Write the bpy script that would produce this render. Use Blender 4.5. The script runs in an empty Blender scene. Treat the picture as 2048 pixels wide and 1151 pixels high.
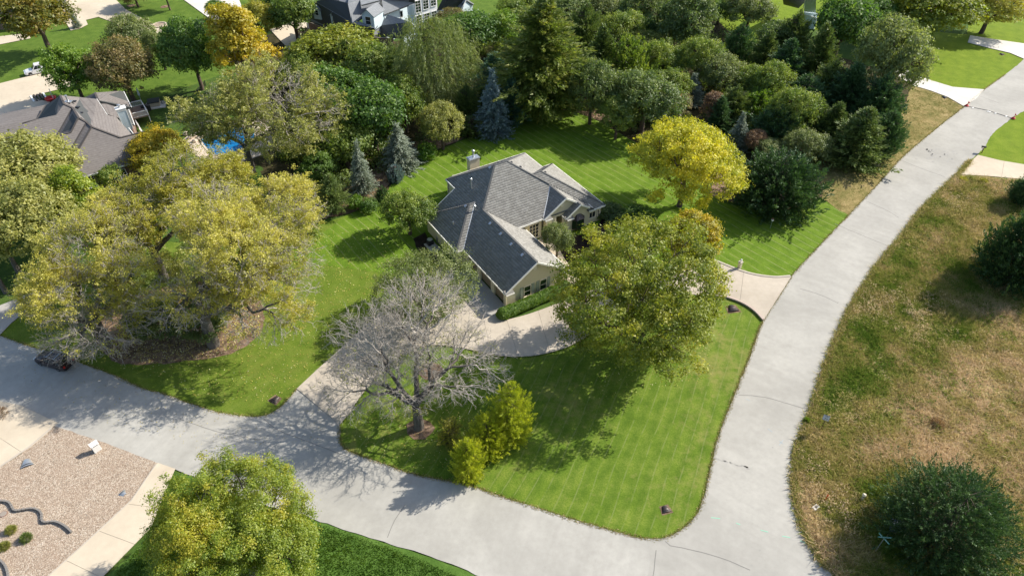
import bpy, bmesh, math, random
import numpy as np
from mathutils import Vector, Matrix
from mathutils.geometry import tessellate_polygon

random.seed(7)
RNG = np.random.default_rng(11)
sc = bpy.context.scene
COL = sc.collection

# ------------------------------------------------------------------ camera, light, exposure
CAM_H, PITCH, FPX = 62.0, math.radians(41), 1400.0
cam_d = bpy.data.cameras.new('camera')
cam = bpy.data.objects.new('camera', cam_d)
COL.objects.link(cam)
cam.location = (0, 0, CAM_H)
cam.rotation_euler = (math.radians(90) - PITCH, 0, 0)
cam_d.sensor_width = 36.0
cam_d.lens = 36.0 * FPX / 2048.0
cam_d.clip_start, cam_d.clip_end = 0.5, 3000
sc.camera = cam

SUN_AZ, SUN_EL = math.radians(25.5), math.radians(36.0)      # azimuth measured from +x towards +y
world = bpy.data.worlds.new('World')
sc.world = world
world.use_nodes = True
wn = world.node_tree
bg = wn.nodes.get('Background') or wn.nodes.new('ShaderNodeBackground')
sky = wn.nodes.new('ShaderNodeTexSky')
sky.sky_type = 'NISHITA'
sky.sun_disc = False
sky.sun_elevation = SUN_EL
sky.sun_rotation = math.radians(90) - SUN_AZ
sky.air_density, sky.dust_density = 1.0, 1.4
wn.links.new(sky.outputs[0], bg.inputs['Color'])
bg.inputs['Strength'].default_value = 0.128
sun_d = bpy.data.lights.new('sun', 'SUN')
sun_d.energy = 4.9
sun_d.angle = math.radians(0.5)
sun_d.color = (1.0, 0.945, 0.845)
sun = bpy.data.objects.new('sun', sun_d)
COL.objects.link(sun)
sdir = Vector((math.cos(SUN_AZ) * math.cos(SUN_EL), math.sin(SUN_AZ) * math.cos(SUN_EL), math.sin(SUN_EL)))
sun.rotation_euler = sdir.to_track_quat('Z', 'Y').to_euler()
sun.location = (60, 60, 90)
vs = sc.view_settings
vs.view_transform = 'Standard'
vs.look = 'None'
vs.exposure = 0.65
vs.gamma = 1.0
vs.use_curve_mapping = False
sc.cycles.max_bounces = 6
sc.cycles.diffuse_bounces = 3
sc.cycles.transparent_max_bounces = 6
sc.cycles.transmission_bounces = 4
sc.cycles.use_denoising = True

# ------------------------------------------------------------------ survey helpers (place things where they stand)
CP, SP = math.cos(PITCH), math.sin(PITCH)

def G(px, py, z=0.0):
    """point of the place at height z seen at photo point (px, py)"""
    u = (px - 1024) / FPX
    v = -(py - 575.5) / FPX
    dy, dz = CP + v * SP, -SP + v * CP
    t = (z - CAM_H) / dz
    return (u * t, dy * t)

def G3(px, py, z=0.0):
    a = G(px, py, z)
    return (a[0], a[1], z)

def mpp(px, py, z=0.0):
    """metres per photo pixel and view angle there"""
    x, y = G(px, py, z)
    zc = y * CP - (z - CAM_H) * SP
    return zc / FPX, math.atan2(CAM_H - z, math.hypot(x, y))

# ------------------------------------------------------------------ object helpers
def tag(o, label=None, cat=None, group=None, kind=None):
    if label: o['label'] = label
    if cat: o['category'] = cat
    if group: o['group'] = group
    if kind: o['kind'] = kind
    return o

def empty(name, loc=(0, 0, 0), rz=0.0, parent=None):
    o = bpy.data.objects.new(name, None)
    o.empty_display_size = 0.2
    COL.objects.link(o)
    o.location = loc
    o.rotation_euler = (0, 0, rz)
    if parent: o.parent = parent
    return o

class MB:
    def __init__(self):
        self.v, self.f, self.m = [], [], []
        self.mi = 0
    def add(self, vs, fs):
        b = len(self.v)
        self.v.extend([tuple(p) for p in vs])
        for f in fs:
            self.f.append(tuple(b + i for i in f))
            self.m.append(self.mi)
        return self
    def box(self, c, s, rz=0.0, M=None):
        hx, hy, hz = s[0] / 2, s[1] / 2, s[2] / 2
        pts = [(-hx, -hy, -hz), (hx, -hy, -hz), (hx, hy, -hz), (-hx, hy, -hz), (-hx, -hy, hz), (hx, -hy, hz), (hx, hy, hz), (-hx, hy, hz)]
        if M is not None:
            pts = [tuple(M @ Vector(p) + Vector(c)) for p in pts]
        else:
            cz, sz = math.cos(rz), math.sin(rz)
            pts = [(c[0] + x * cz - y * sz, c[1] + x * sz + y * cz, c[2] + z) for x, y, z in pts]
        return self.add(pts, [(0, 3, 2, 1), (4, 5, 6, 7), (0, 1, 5, 4), (1, 2, 6, 5), (2, 3, 7, 6), (3, 0, 4, 7)])
    def prism(self, poly, z0, z1):
        n = len(poly)
        a = sum(poly[i][0] * poly[(i + 1) % n][1] - poly[(i + 1) % n][0] * poly[i][1] for i in range(n))
        if a < 0: poly = poly[::-1]
        vs_ = [(p[0], p[1], z0) for p in poly] + [(p[0], p[1], z1) for p in poly]
        fs = [tuple(range(n - 1, -1, -1)), tuple(range(n, 2 * n))] + [(i, (i + 1) % n, n + (i + 1) % n, n + i) for i in range(n)]
        return self.add(vs_, fs)
    def slab(self, pts, t):
        """a 3D polygon given thickness t straight down"""
        n = len(pts)
        nz = Vector((0, 0, 0))
        for i in range(n):
            a, b = Vector(pts[i]), Vector(pts[(i + 1) % n])
            nz += a.cross(b)
        if nz.z < 0: pts = pts[::-1]
        vs_ = list(pts) + [(p[0], p[1], p[2] - t) for p in pts]
        fs = [tuple(range(n)), tuple(range(2 * n - 1, n - 1, -1))] + [(i, n + i, n + (i + 1) % n, (i + 1) % n) for i in range(n)]
        return self.add(vs_, fs)
    def extr(self, pts, d):
        """a 3D polygon extruded by the vector d"""
        n = len(pts)
        vs_ = list(pts) + [(p[0] + d[0], p[1] + d[1], p[2] + d[2]) for p in pts]
        fs = [tuple(range(n)), tuple(range(2 * n - 1, n - 1, -1))] + [(i, n + i, n + (i + 1) % n, (i + 1) % n) for i in range(n)]
        return self.add(vs_, fs)
    def bar(self, a, b, w, h=None, up=(0, 0, 1)):
        """rectangular bar from a to b"""
        h = h or w
        a, b = Vector(a), Vector(b)
        d = (b - a)
        L = d.length
        if L < 1e-6: return self
        d /= L
        u = Vector(up)
        s = d.cross(u)
        if s.length < 1e-4: s = d.cross(Vector((1, 0, 0)))
        s.normalize()
        t = s.cross(d)
        pts = []
        for p in (a, b):
            for sx, sy in ((-1, -1), (1, -1), (1, 1), (-1, 1)):
                pts.append(tuple(p + s * (sx * w / 2) + t * (sy * h / 2)))
        return self.add(pts, [(0, 3, 2, 1), (4, 5, 6, 7), (0, 1, 5, 4), (1, 2, 6, 5), (2, 3, 7, 6), (3, 0, 4, 7)])
    def tube(self, path, rad, n=8, cap=True):
        path = [Vector(p) for p in path]
        if not hasattr(rad, '__len__'): rad = [rad] * len(path)
        vs_, fs = [], []
        for i, p in enumerate(path):
            d = (path[min(i + 1, len(path) - 1)] - path[max(i - 1, 0)])
            d.normalize()
            s = d.cross(Vector((0.13, 0.31, 1)) if abs(d.z) < 0.95 else Vector((1, 0.1, 0)))
            s.normalize()
            t = d.cross(s)
            for k in range(n):
                a = 2 * math.pi * k / n
                vs_.append(tuple(p + (s * math.cos(a) + t * math.sin(a)) * rad[i]))
        for i in range(len(path) - 1):
            for k in range(n):
                fs.append((i * n + k, i * n + (k + 1) % n, (i + 1) * n + (k + 1) % n, (i + 1) * n + k))
        if cap:
            fs.append(tuple(range(n - 1, -1, -1)))
            fs.append(tuple((len(path) - 1) * n + k for k in range(n)))
        return self.add(vs_, fs)
    def lathe(self, c, prof, n=12):
        """prof: list of (radius, z) round a vertical axis through c"""
        vs_, fs = [], []
        for r, z in prof:
            for k in range(n):
                a = 2 * math.pi * k / n
                vs_.append((c[0] + r * math.cos(a), c[1] + r * math.sin(a), c[2] + z))
        for i in range(len(prof) - 1):
            for k in range(n):
                fs.append((i * n + k, i * n + (k + 1) % n, (i + 1) * n + (k + 1) % n, (i + 1) * n + k))
        fs.append(tuple(range(n - 1, -1, -1)))
        fs.append(tuple((len(prof) - 1) * n + k for k in range(n)))
        return self.add(vs_, fs)
    def build(self, name, mat, parent=None, bevel=0.0, smooth=False, kind=None):
        me = bpy.data.meshes.new(name)
        me.from_pydata(self.v, [], self.f)
        mats = mat if isinstance(mat, (list, tuple)) else [mat]
        for m in mats: me.materials.append(m)
        if len(mats) > 1: me.polygons.foreach_set('material_index', self.m)
        me.validate()
        bm = bmesh.new(); bm.from_mesh(me)
        bmesh.ops.recalc_face_normals(bm, faces=bm.faces)
        if bevel > 0:
            es = [e for e in bm.edges if len(e.link_faces) == 2 and e.calc_face_angle(0) > 0.6]
            try: bmesh.ops.bevel(bm, geom=es, offset=bevel, segments=2, affect='EDGES', clamp_overlap=True)
            except Exception: pass
        bm.to_mesh(me); bm.free()
        if smooth: me.polygons.foreach_set('use_smooth', [True] * len(me.polygons))
        o = bpy.data.objects.new(name, me)
        COL.objects.link(o)
        if parent: o.parent = parent
        if kind: o['kind'] = kind
        return o

def np_mesh(name, V, F, mat, rnd=None, parent=None, link=True, smooth=False):
    """V (n,3) float, F (m,k) int with k = 3 or 4"""
    me = bpy.data.meshes.new(name)
    n, m, k = len(V), len(F), F.shape[1]
    me.vertices.add(n); me.vertices.foreach_set('co', np.ascontiguousarray(V, dtype=np.float32).ravel())
    me.loops.add(m * k); me.loops.foreach_set('vertex_index', np.ascontiguousarray(F, dtype=np.int32).ravel())
    me.polygons.add(m); me.polygons.foreach_set('loop_start', np.arange(0, m * k, k, dtype=np.int32))
    if smooth: me.polygons.foreach_set('use_smooth', np.ones(m, dtype=bool))
    me.update(calc_edges=True)
    if rnd is not None:
        a = me.attributes.new('rnd', 'FLOAT', 'FACE')
        a.data.foreach_set('value', np.ascontiguousarray(rnd, dtype=np.float32))
    if mat: me.materials.append(mat)
    if not link: return me
    o = bpy.data.objects.new(name, me)
    COL.objects.link(o)
    if parent: o.parent = parent
    return o

# ------------------------------------------------------------------ materials
class NT:
    def __init__(self, name):
        self.mat = bpy.data.materials.new(name)
        self.mat.use_nodes = True
        self.t = self.mat.node_tree
        self.t.nodes.clear()
        self.out = self.n('ShaderNodeOutputMaterial')
    def n(self, typ, **kw):
        x = self.t.nodes.new(typ)
        for k, v in kw.items(): setattr(x, k, v)
        return x
    def l(self, a, b): self.t.links.new(a, b)
    def pos(self):
        if not hasattr(self, '_g'): self._g = self.n('ShaderNodeNewGeometry')
        return self._g.outputs['Position']
    def objc(self):
        if not hasattr(self, '_o'): self._o = self.n('ShaderNodeTexCoord')
        return self._o.outputs['Object']
    def mapv(self, vec, scale=(1, 1, 1), rot=(0, 0, 0)):
        m = self.n('ShaderNodeMapping')
        self.l(vec, m.inputs['Vector'])
        m.inputs['Scale'].default_value = scale
        m.inputs['Rotation'].default_value = rot
        return m.outputs[0]
    def noise(self, scale, detail=3, rough=0.55, vec=None, dist=0.0):
        x = self.n('ShaderNodeTexNoise')
        self.l(vec if vec is not None else self.pos(), x.inputs['Vector'])
        x.inputs['Scale'].default_value = scale
        x.inputs['Detail'].default_value = detail
        x.inputs['Roughness'].default_value = rough
        x.inputs['Distortion'].default_value = dist
        return x.outputs['Fac']
    def ramp(self, fac, stops, interp='LINEAR'):
        r = self.n('ShaderNodeValToRGB')
        r.color_ramp.interpolation = interp
        el = r.color_ramp.elements
        while len(el) < len(stops): el.new(0.5)
        for e, (p, c) in zip(el, stops):
            e.position = p
            e.color = (c, c, c, 1) if not hasattr(c, '__len__') else (*c, 1)
        self.l(fac, r.inputs['Fac'])
        return r.outputs['Color']
    def mix(self, fac, a, b, mode='MIX'):
        x = self.n('ShaderNodeMix', data_type='RGBA', blend_type=mode)
        for i, v in ((0, fac), (6, a), (7, b)):
            s = x.inputs[i]
            if isinstance(v, (int, float)): s.default_value = v if i == 0 else (v, v, v, 1)
            elif isinstance(v, tuple): s.default_value = (*v, 1)
            else: self.l(v, s)
        return x.outputs[2]
    def math(self, op, a, b=0.0, c=None, clamp=False):
        x = self.n('ShaderNodeMath', operation=op, use_clamp=clamp)
        for i, v in enumerate((a, b, c)):
            if v is None: continue
            if isinstance(v, (int, float)): x.inputs[i].default_value = v
            else: self.l(v, x.inputs[i])
        return x.outputs[0]
    def attr(self, name='rnd'):
        x = self.n('ShaderNodeAttribute'); x.attribute_name = name
        return x.outputs['Fac']
    def bump(self, h, strength=0.5, dist=0.05):
        b = self.n('ShaderNodeBump')
        b.inputs['Strength'].default_value = strength
        b.inputs['Distance'].default_value = dist
        self.l(h, b.inputs['Height'])
        return b.outputs[0]
    def principled(self, col, rough=0.9, normal=None, metal=0.0, spec=None, trans=0.0, coat=0.0):
        p = self.n('ShaderNodeBsdfPrincipled')
        for k, v in (('Base Color', col), ('Roughness', rough), ('Metallic', metal)):
            s = p.inputs[k]
            if isinstance(v, tuple): s.default_value = (*v, 1)
            elif isinstance(v, (int, float)): s.default_value = v
            else: self.l(v, s)
        if spec is not None: p.inputs['Specular IOR Level'].default_value = spec
        if trans: p.inputs['Transmission Weight'].default_value = trans
        if coat: p.inputs['Coat Weight'].default_value = coat
        if normal is not None: self.l(normal, p.inputs['Normal'])
        self.l(p.outputs[0], self.out.inputs['Surface'])
        return self.mat

def plain(name, col, rough=0.8, metal=0.0, var=0.12, scale=3.0, coat=0.0, spec=None, bump=0.0, fine=40.0):
    """a one-colour material with grain and slight wear"""
    t = NT(name)
    f = t.noise(scale, 4, 0.6, t.objc())
    c = t.mix(t.math('MULTIPLY', f, var * 2), col, tuple(x * 0.55 for x in col))
    nrm = None
    if bump:
        nrm = t.bump(t.noise(fine, 2, 0.5, t.objc()), bump, 0.02)
    return t.principled(c, rough, nrm, metal, spec, coat=coat)

# --- leaves and bark
def leafmat(name, cols, trans=0.38, hue=0.35):
    t = NT(name)
    a = t.attr('rnd')
    oi = t.n('ShaderNodeObjectInfo').outputs['Random']
    nz = t.noise(0.45, 2, 0.5, t.pos())
    f = t.math('ADD', t.math('MULTIPLY', a, 0.72), t.math('MULTIPLY', nz, hue))
    f = t.math('ADD', f, t.math('MULTIPLY', oi, 0.10), clamp=True)
    n = len(cols)
    c = t.ramp(f, [(0.12 + 0.8 * i / (n - 1), cols[i]) for i in range(n)])
    d = t.n('ShaderNodeBsdfDiffuse'); t.l(c, d.inputs['Color'])
    tr = t.n('ShaderNodeBsdfTranslucent')
    ct = t.mix(0.5, c, (0.42, 0.50, 0.03), 'MULTIPLY')
    ct = t.mix(0.55, c, t.mix(1.0, c, (1.35, 1.45, 0.55), 'MULTIPLY'))
    t.l(ct, tr.inputs['Color'])
    m = t.n('ShaderNodeMixShader'); m.inputs[0].default_value = trans
    t.l(d.outputs[0], m.inputs[1]); t.l(tr.outputs[0], m.inputs[2])
    g = t.n('ShaderNodeBsdfGlossy'); g.inputs['Roughness'].default_value = 0.55
    g.inputs['Color'].default_value = (0.9, 0.95, 0.9, 1)
    m2 = t.n('ShaderNodeMixShader'); m2.inputs[0].default_value = 0.035
    t.l(m.outputs[0], m2.inputs[1]); t.l(g.outputs[0], m2.inputs[2])
    t.l(m2.outputs[0], t.out.inputs['Surface'])
    return t.mat

def barkmat(name, a, b, scale=6.0):
    t = NT(name)
    f = t.noise(scale, 4, 0.65, t.mapv(t.objc(), (1, 1, 0.25)))
    return t.principled(t.ramp(f, [(0.3, a), (0.7, b)]), 0.95, t.bump(f, 0.5, 0.05))

# --- ground
def lawnmat(name, cols, stripes=None, dry=0.35, drycol=(0.20, 0.17, 0.045), bright=0.4):
    """cols: dark, mid, light; stripes = (angle, period, contrast, thin)"""
    t = NT(name)
    big = t.noise(0.055, 3, 0.6)
    mid = t.noise(0.5, 4, 0.62)
    fine = t.noise(7.0, 3, 0.75)
    vfine = t.noise(26.0, 2, 0.8)
    f = t.math('ADD', t.math('MULTIPLY', mid, 0.5), t.math('ADD', t.math('MULTIPLY', fine, 0.5), t.math('MULTIPLY', vfine, 0.22)))
    c = t.ramp(f, [(0.42, cols[0]), (0.60, cols[1]), (0.80, cols[2])])
    if stripes:  # light off the mown nap is painted in as paler bands and lines
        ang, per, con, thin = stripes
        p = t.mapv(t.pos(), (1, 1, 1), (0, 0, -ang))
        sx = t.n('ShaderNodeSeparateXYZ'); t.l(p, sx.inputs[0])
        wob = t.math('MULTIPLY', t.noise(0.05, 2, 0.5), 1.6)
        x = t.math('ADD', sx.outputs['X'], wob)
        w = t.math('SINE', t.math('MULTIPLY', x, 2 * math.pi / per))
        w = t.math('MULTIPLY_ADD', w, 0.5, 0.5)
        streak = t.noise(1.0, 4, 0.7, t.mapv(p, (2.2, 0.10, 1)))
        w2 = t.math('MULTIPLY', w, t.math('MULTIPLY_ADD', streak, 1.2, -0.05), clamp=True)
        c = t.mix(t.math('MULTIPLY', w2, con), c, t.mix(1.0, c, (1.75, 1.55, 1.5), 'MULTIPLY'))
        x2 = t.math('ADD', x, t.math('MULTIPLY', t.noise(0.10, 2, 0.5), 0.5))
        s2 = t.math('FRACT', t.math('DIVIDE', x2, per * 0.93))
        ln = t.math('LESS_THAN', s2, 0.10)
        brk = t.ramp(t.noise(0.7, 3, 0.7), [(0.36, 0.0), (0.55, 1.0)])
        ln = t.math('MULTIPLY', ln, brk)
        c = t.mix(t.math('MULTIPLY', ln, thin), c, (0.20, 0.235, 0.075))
    dr = t.ramp(t.math('ADD', t.math('MULTIPLY', big, 0.6), t.math('MULTIPLY', t.noise(0.9, 4, 0.7), 0.45)), [(0.54, 0.0), (0.74, 1.0)])
    c = t.mix(t.math('MULTIPLY', dr, dry), c, drycol)
    h = t.math('ADD', t.math('MULTIPLY', fine, 0.6), vfine)
    return t.principled(c, 0.95, t.bump(h, 0.55, 0.06), spec=0.15)

def concrete(name, a, b, spots=0.25, streak_ang=None, agg=30.0):
    t = NT(name)
    big = t.noise(0.22, 4, 0.6)
    mid = t.noise(1.6, 4, 0.65)
    fine = t.noise(agg, 2, 0.7)
    f = t.math('ADD', t.math('MULTIPLY', big, 0.45), t.math('ADD', t.math('MULTIPLY', mid, 0.35), t.math('MULTIPLY', fine, 0.3)))
    c = t.ramp(f, [(0.36, a), (0.72, b)])
    pat = t.ramp(t.noise(0.09, 4, 0.65, dist=0.4), [(0.40, 0.0), (0.62, 1.0)])
    c = t.mix(t.math('MULTIPLY', pat, 0.45), c, tuple(x * 0.80 for x in a))
    sp = t.ramp(t.noise(3.3, 5, 0.75, dist=0.6), [(0.60, 0.0), (0.72, 1.0)])
    c = t.mix(t.math('MULTIPLY', sp, spots), c, tuple(x * 0.5 for x in a))
    if streak_ang is not None:
        p = t.mapv(t.pos(), (1, 1, 1), (0, 0, -streak_ang))
        st = t.ramp(t.noise(1.0, 3, 0.6, t.mapv(p, (1.1, 0.035, 1))), [(0.38, 0.0), (0.68, 1.0)])
        c = t.mix(t.math('MULTIPLY', st, 0.13), c, tuple(x * 0.66 for x in a))
    return t.principled(c, 0.9, t.bump(fine, 0.25, 0.02), spec=0.2)

def mottled(name, cols, sc1=0.9, sc2=9.0, bump=0.6):
    t = NT(name)
    f = t.math('ADD', t.math('MULTIPLY', t.noise(sc1, 4, 0.7), 0.55), t.math('MULTIPLY', t.noise(sc2, 4, 0.8), 0.5))
    n = len(cols)
    c = t.ramp(f, [(0.36 + 0.32 * i / (n - 1), cols[i]) for i in range(n)])
    return t.principled(c, 0.95, t.bump(t.noise(sc2 * 1.5, 3, 0.8), bump, 0.08), spec=0.1)

def pebblemat(name):
    t = NT(name)
    v = t.n('ShaderNodeTexVoronoi'); v.inputs['Scale'].default_value = 13.0
    t.l(t.pos(), v.inputs['Vector'])
    bw = t.n('ShaderNodeSeparateColor'); t.l(v.outputs['Color'], bw.inputs[0])
    c = t.ramp(bw.outputs[0], [(0.0, (0.28, 0.205, 0.145)), (0.35, (0.42, 0.33, 0.245)), (0.7, (0.53, 0.435, 0.335)), (1.0, (0.68, 0.59, 0.48))])
    dark = t.ramp(v.outputs['Distance'], [(0.3, 1.0), (0.75, 0.45)])
    c = t.mix(1.0, c, dark, 'MULTIPLY')
    big = t.ramp(t.noise(0.35, 3, 0.6), [(0.42, 0.0), (0.62, 1.0)])
    c = t.mix(t.math('MULTIPLY', big, 0.45), c, (0.29, 0.21, 0.15))
    return t.principled(c, 0.9, t.bump(v.outputs['Distance'], -0.6, 0.05), spec=0.15)

def rndmat(name, cols, rough=0.9, spec=0.15, trans=0.0):
    t = NT(name)
    a = t.attr('rnd')
    f = t.math('ADD', t.math('MULTIPLY', a, 0.85), t.math('MULTIPLY', t.noise(0.5, 3, 0.6), 0.15))
    n = len(cols)
    c = t.ramp(f, [(0.08 + 0.84 * i / (n - 1), cols[i]) for i in range(n)])
    if trans:
        d = t.n('ShaderNodeBsdfDiffuse'); t.l(c, d.inputs['Color'])
        tr = t.n('ShaderNodeBsdfTranslucent'); t.l(c, tr.inputs['Color'])
        m = t.n('ShaderNodeMixShader'); m.inputs[0].default_value = trans
        t.l(d.outputs[0], m.inputs[1]); t.l(tr.outputs[0], m.inputs[2])
        t.l(m.outputs[0], t.out.inputs['Surface'])
        return t.mat
    return t.principled(c, rough, spec=spec)

# ================================================================== THE GROUND
M = {}
M['lawn_base'] = lawnmat('rough_lawn', [(0.030, 0.060, 0.010), (0.055, 0.105, 0.016), (0.10, 0.15, 0.03)], None, 0.3)
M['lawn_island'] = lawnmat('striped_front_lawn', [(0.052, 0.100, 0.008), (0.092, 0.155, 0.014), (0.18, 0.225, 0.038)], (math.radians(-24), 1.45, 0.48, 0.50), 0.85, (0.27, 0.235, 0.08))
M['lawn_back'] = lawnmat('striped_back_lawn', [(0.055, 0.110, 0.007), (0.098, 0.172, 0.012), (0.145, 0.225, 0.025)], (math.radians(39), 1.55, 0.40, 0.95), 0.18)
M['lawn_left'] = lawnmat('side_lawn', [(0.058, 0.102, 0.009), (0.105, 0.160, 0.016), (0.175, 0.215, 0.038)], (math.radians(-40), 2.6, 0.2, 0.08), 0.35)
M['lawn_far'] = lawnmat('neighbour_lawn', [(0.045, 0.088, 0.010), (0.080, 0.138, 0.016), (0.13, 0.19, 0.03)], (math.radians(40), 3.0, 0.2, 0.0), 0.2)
M['lawn_lime'] = lawnmat('lime_lawn', [(0.085, 0.140, 0.006), (0.130, 0.195, 0.008), (0.185, 0.245, 0.02)], (math.radians(-30), 2.8, 0.2, 0.0), 0.2)  # brighter yellow-green lawn colour
M['lawn_clover'] = lawnmat('clover_lawn', [(0.042, 0.090, 0.014), (0.078, 0.150, 0.024), (0.125, 0.205, 0.042)], None, 0.12)
M['verge'] = mottled('dry_verge_grass', [(0.07, 0.085, 0.02), (0.16, 0.145, 0.045), (0.27, 0.21, 0.085), (0.40, 0.30, 0.15)], 0.35, 4.0)
M['field'] = mottled('wild_field_soil', [(0.09, 0.12, 0.025), (0.20, 0.205, 0.06), (0.33, 0.285, 0.125), (0.43, 0.355, 0.20)], 0.22, 4.0)
M['mulch'] = mottled('leaf_litter', [(0.05, 0.032, 0.02), (0.13, 0.085, 0.055), (0.25, 0.17, 0.115), (0.36, 0.26, 0.19)], 1.2, 11.0)
M['dark_mulch'] = mottled('dark_mulch', [(0.012, 0.010, 0.008), (0.03, 0.022, 0.017), (0.06, 0.042, 0.03)], 1.2, 11.0)
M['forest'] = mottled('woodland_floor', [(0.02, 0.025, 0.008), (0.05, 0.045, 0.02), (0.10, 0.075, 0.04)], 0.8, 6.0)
M['road'] = concrete('chip_seal_road', (0.335, 0.320, 0.285), (0.46, 0.440, 0.395), 0.10, math.radians(55), 22.0)
M['street'] = concrete('side_street_surface', (0.338, 0.323, 0.288), (0.475, 0.456, 0.41), 0.14, math.radians(-22), 22.0)
M['drive'] = concrete('aggregate_driveway', (0.40, 0.345, 0.275), (0.55, 0.485, 0.40), 0.15, None, 30.0)
M['apron'] = concrete('stained_apron', (0.38, 0.34, 0.275), (0.60, 0.53, 0.43), 0.12, None, 30.0)
M['slab'] = concrete('pale_concrete_slab', (0.50, 0.42, 0.315), (0.62, 0.535, 0.41), 0.06, None, 14.0)
M['white_slab'] = concrete('white_concrete', (0.55, 0.51, 0.45), (0.70, 0.66, 0.60), 0.05, None, 14.0)
M['grey_slab'] = concrete('grey_concrete', (0.33, 0.31, 0.28), (0.46, 0.44, 0.40), 0.15, None, 14.0)
M['pebble'] = pebblemat('river_pebble')
M['curb'] = plain('kerb_concrete', (0.52, 0.46, 0.38), 0.9, var=0.3, scale=1.5)
M['crack'] = plain('tar_joint', (0.23, 0.22, 0.20), 0.9, var=0.4, scale=2.0)
M['crack_light'] = plain('faint_joint', (0.32, 0.31, 0.29), 0.9, var=0.2, scale=2.0)

def smooth_outline(pts, closed=True, step=0.8, jit=0.0, corner=50, seed=1):
    """Catmull-Rom through world points; sharp corners stay sharp"""
    r = random.Random(seed)
    n = len(pts)
    P = [Vector((p[0], p[1])) for p in pts]
    def cor(i):
        if not closed and i in (0, n - 1): return True
        a, b = P[i] - P[i - 1], P[(i + 1) % n] - P[i]
        if a.length < 1e-6 or b.length < 1e-6: return True
        return math.degrees(a.angle(b)) > corner
    out = []
    rng_ = range(n) if closed else range(n - 1)
    for i in rng_:
        p1, p2 = P[i], P[(i + 1) % n]
        c1, c2 = cor(i), cor((i + 1) % n)
        L = (p2 - p1).length
        m1 = (p2 - p1) if c1 else (p2 - P[i - 1]) * 0.5
        m2 = (p2 - p1) if c2 else (P[(i + 2) % n] - p1) * 0.5
        if m1.length > 1e-6: m1 = m1.normalized() * L
        if m2.length > 1e-6: m2 = m2.normalized() * L
        k = max(1, min(120, int(L / step)))
        for j in range(k):
            s = j / k
            h = (2 * s**3 - 3 * s**2 + 1) * p1 + (s**3 - 2 * s**2 + s) * m1 + (-2 * s**3 + 3 * s**2) * p2 + (s**3 - s**2) * m2
            if jit and not (j == 0 and c1):
                h = h + Vector((r.gauss(0, jit), r.gauss(0, jit)))
            out.append((h.x, h.y))
    if not closed: out.append((P[-1].x, P[-1].y))
    return out

def sheet(name, px, z, mat, jit=0.0, step=0.8, kind='structure', world=None, parent=None, corner=50):
    pts = [G(*p) for p in px] if world is None else world
    o = smooth_outline(pts, True, step, jit, corner)
    tri = tessellate_polygon([[Vector((x, y, 0)) for x, y in o]])
    me = bpy.data.meshes.new(name)
    me.from_pydata([(x, y, z) for x, y in o], [], [tuple(t) for t in tri])
    me.materials.append(mat)
    bm = bmesh.new(); bm.from_mesh(me)
    bmesh.ops.recalc_face_normals(bm, faces=bm.faces)
    for f in bm.faces:
        if f.normal.z < 0: f.normal_flip()
    bm.to_mesh(me); bm.free()
    ob = bpy.data.objects.new(name, me)
    COL.objects.link(ob)
    if parent: ob.parent = parent
    if kind: ob['kind'] = kind
    return ob, o

def strip(mb, pts, w, z, h=0.0, closed=False):
    """ribbon (h = 0) or raised kerb along world points"""
    n = len(pts)
    L, R = [], []
    for i, p in enumerate(pts):
        a = Vector(pts[max(i - 1, 0)]); b = Vector(pts[min(i + 1, n - 1)])
        d = (b - a)
        if d.length < 1e-6: d = Vector((1, 0))
        d.normalize()
        nn = Vector((-d.y, d.x)) * (w / 2)
        L.append((p[0] + nn.x, p[1] + nn.y)); R.append((p[0] - nn.x, p[1] - nn.y))
    if h <= 0:
        vs_ = [(x, y, z) for x, y in L] + [(x, y, z) for x, y in R]
        fs = [(i, n + i, n + i + 1, i + 1) for i in range(n - 1)]
    else:
        vs_ = [(x, y, z + h) for x, y in L] + [(x, y, z + h) for x, y in R] + [(x, y, z) for x, y in L] + [(x, y, z) for x, y in R]
        fs = []
        for i in range(n - 1):
            fs += [(i, n + i, n + i + 1, i + 1), (2 * n + i, i, i + 1, 2 * n + i + 1), (n + i, 3 * n + i, 3 * n + i + 1, n + i + 1)]
        fs += [(0, 2 * n, 3 * n, n), (n - 1, 2 * n - 1, 4 * n - 1, 3 * n - 1)]
    mb.add(vs_, fs)

# base sheet to the horizon
g = MB(); g.add([(-900, -300, 0), (900, -300, 0), (900, 1500, 0), (-900, 1500, 0)], [(0, 1, 2, 3)])
g.build('ground', M['lawn_base'], kind='structure')

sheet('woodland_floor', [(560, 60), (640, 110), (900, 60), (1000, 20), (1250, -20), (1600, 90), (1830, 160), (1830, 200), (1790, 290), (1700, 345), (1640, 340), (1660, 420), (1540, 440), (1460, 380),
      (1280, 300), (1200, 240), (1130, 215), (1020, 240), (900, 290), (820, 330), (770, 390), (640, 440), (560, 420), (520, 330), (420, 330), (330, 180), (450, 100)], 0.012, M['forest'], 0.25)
sheet('back_lawn', [(560, 520), (640, 470), (700, 428), (745, 412), (772, 384), (802, 345), (835, 322), (885, 298), (938, 276), (1000, 250), (1022, 238), (1080, 227), (1130, 222), (1165, 231), (1210, 250), (1300, 305),
      (1420, 395), (1490, 415), (1560, 425), (1640, 395), (1660, 402), (1720, 424), (1640, 530), (1590, 590), (1440, 585), (1300, 640), (1000, 560), (900, 560)], 0.05, M['lawn_back'], 0.05)
sheet('side_lawn', [(-60, 690), (0, 640), (120, 560), (300, 480), (520, 500), (620, 455), (700, 428), (800, 380), (960, 440), (960, 560), (850, 600), (750, 680), (600, 810), (548, 850), (440, 850), (200, 760), (0, 690)], 0.035, M['lawn_left'], 0.05)
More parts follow.
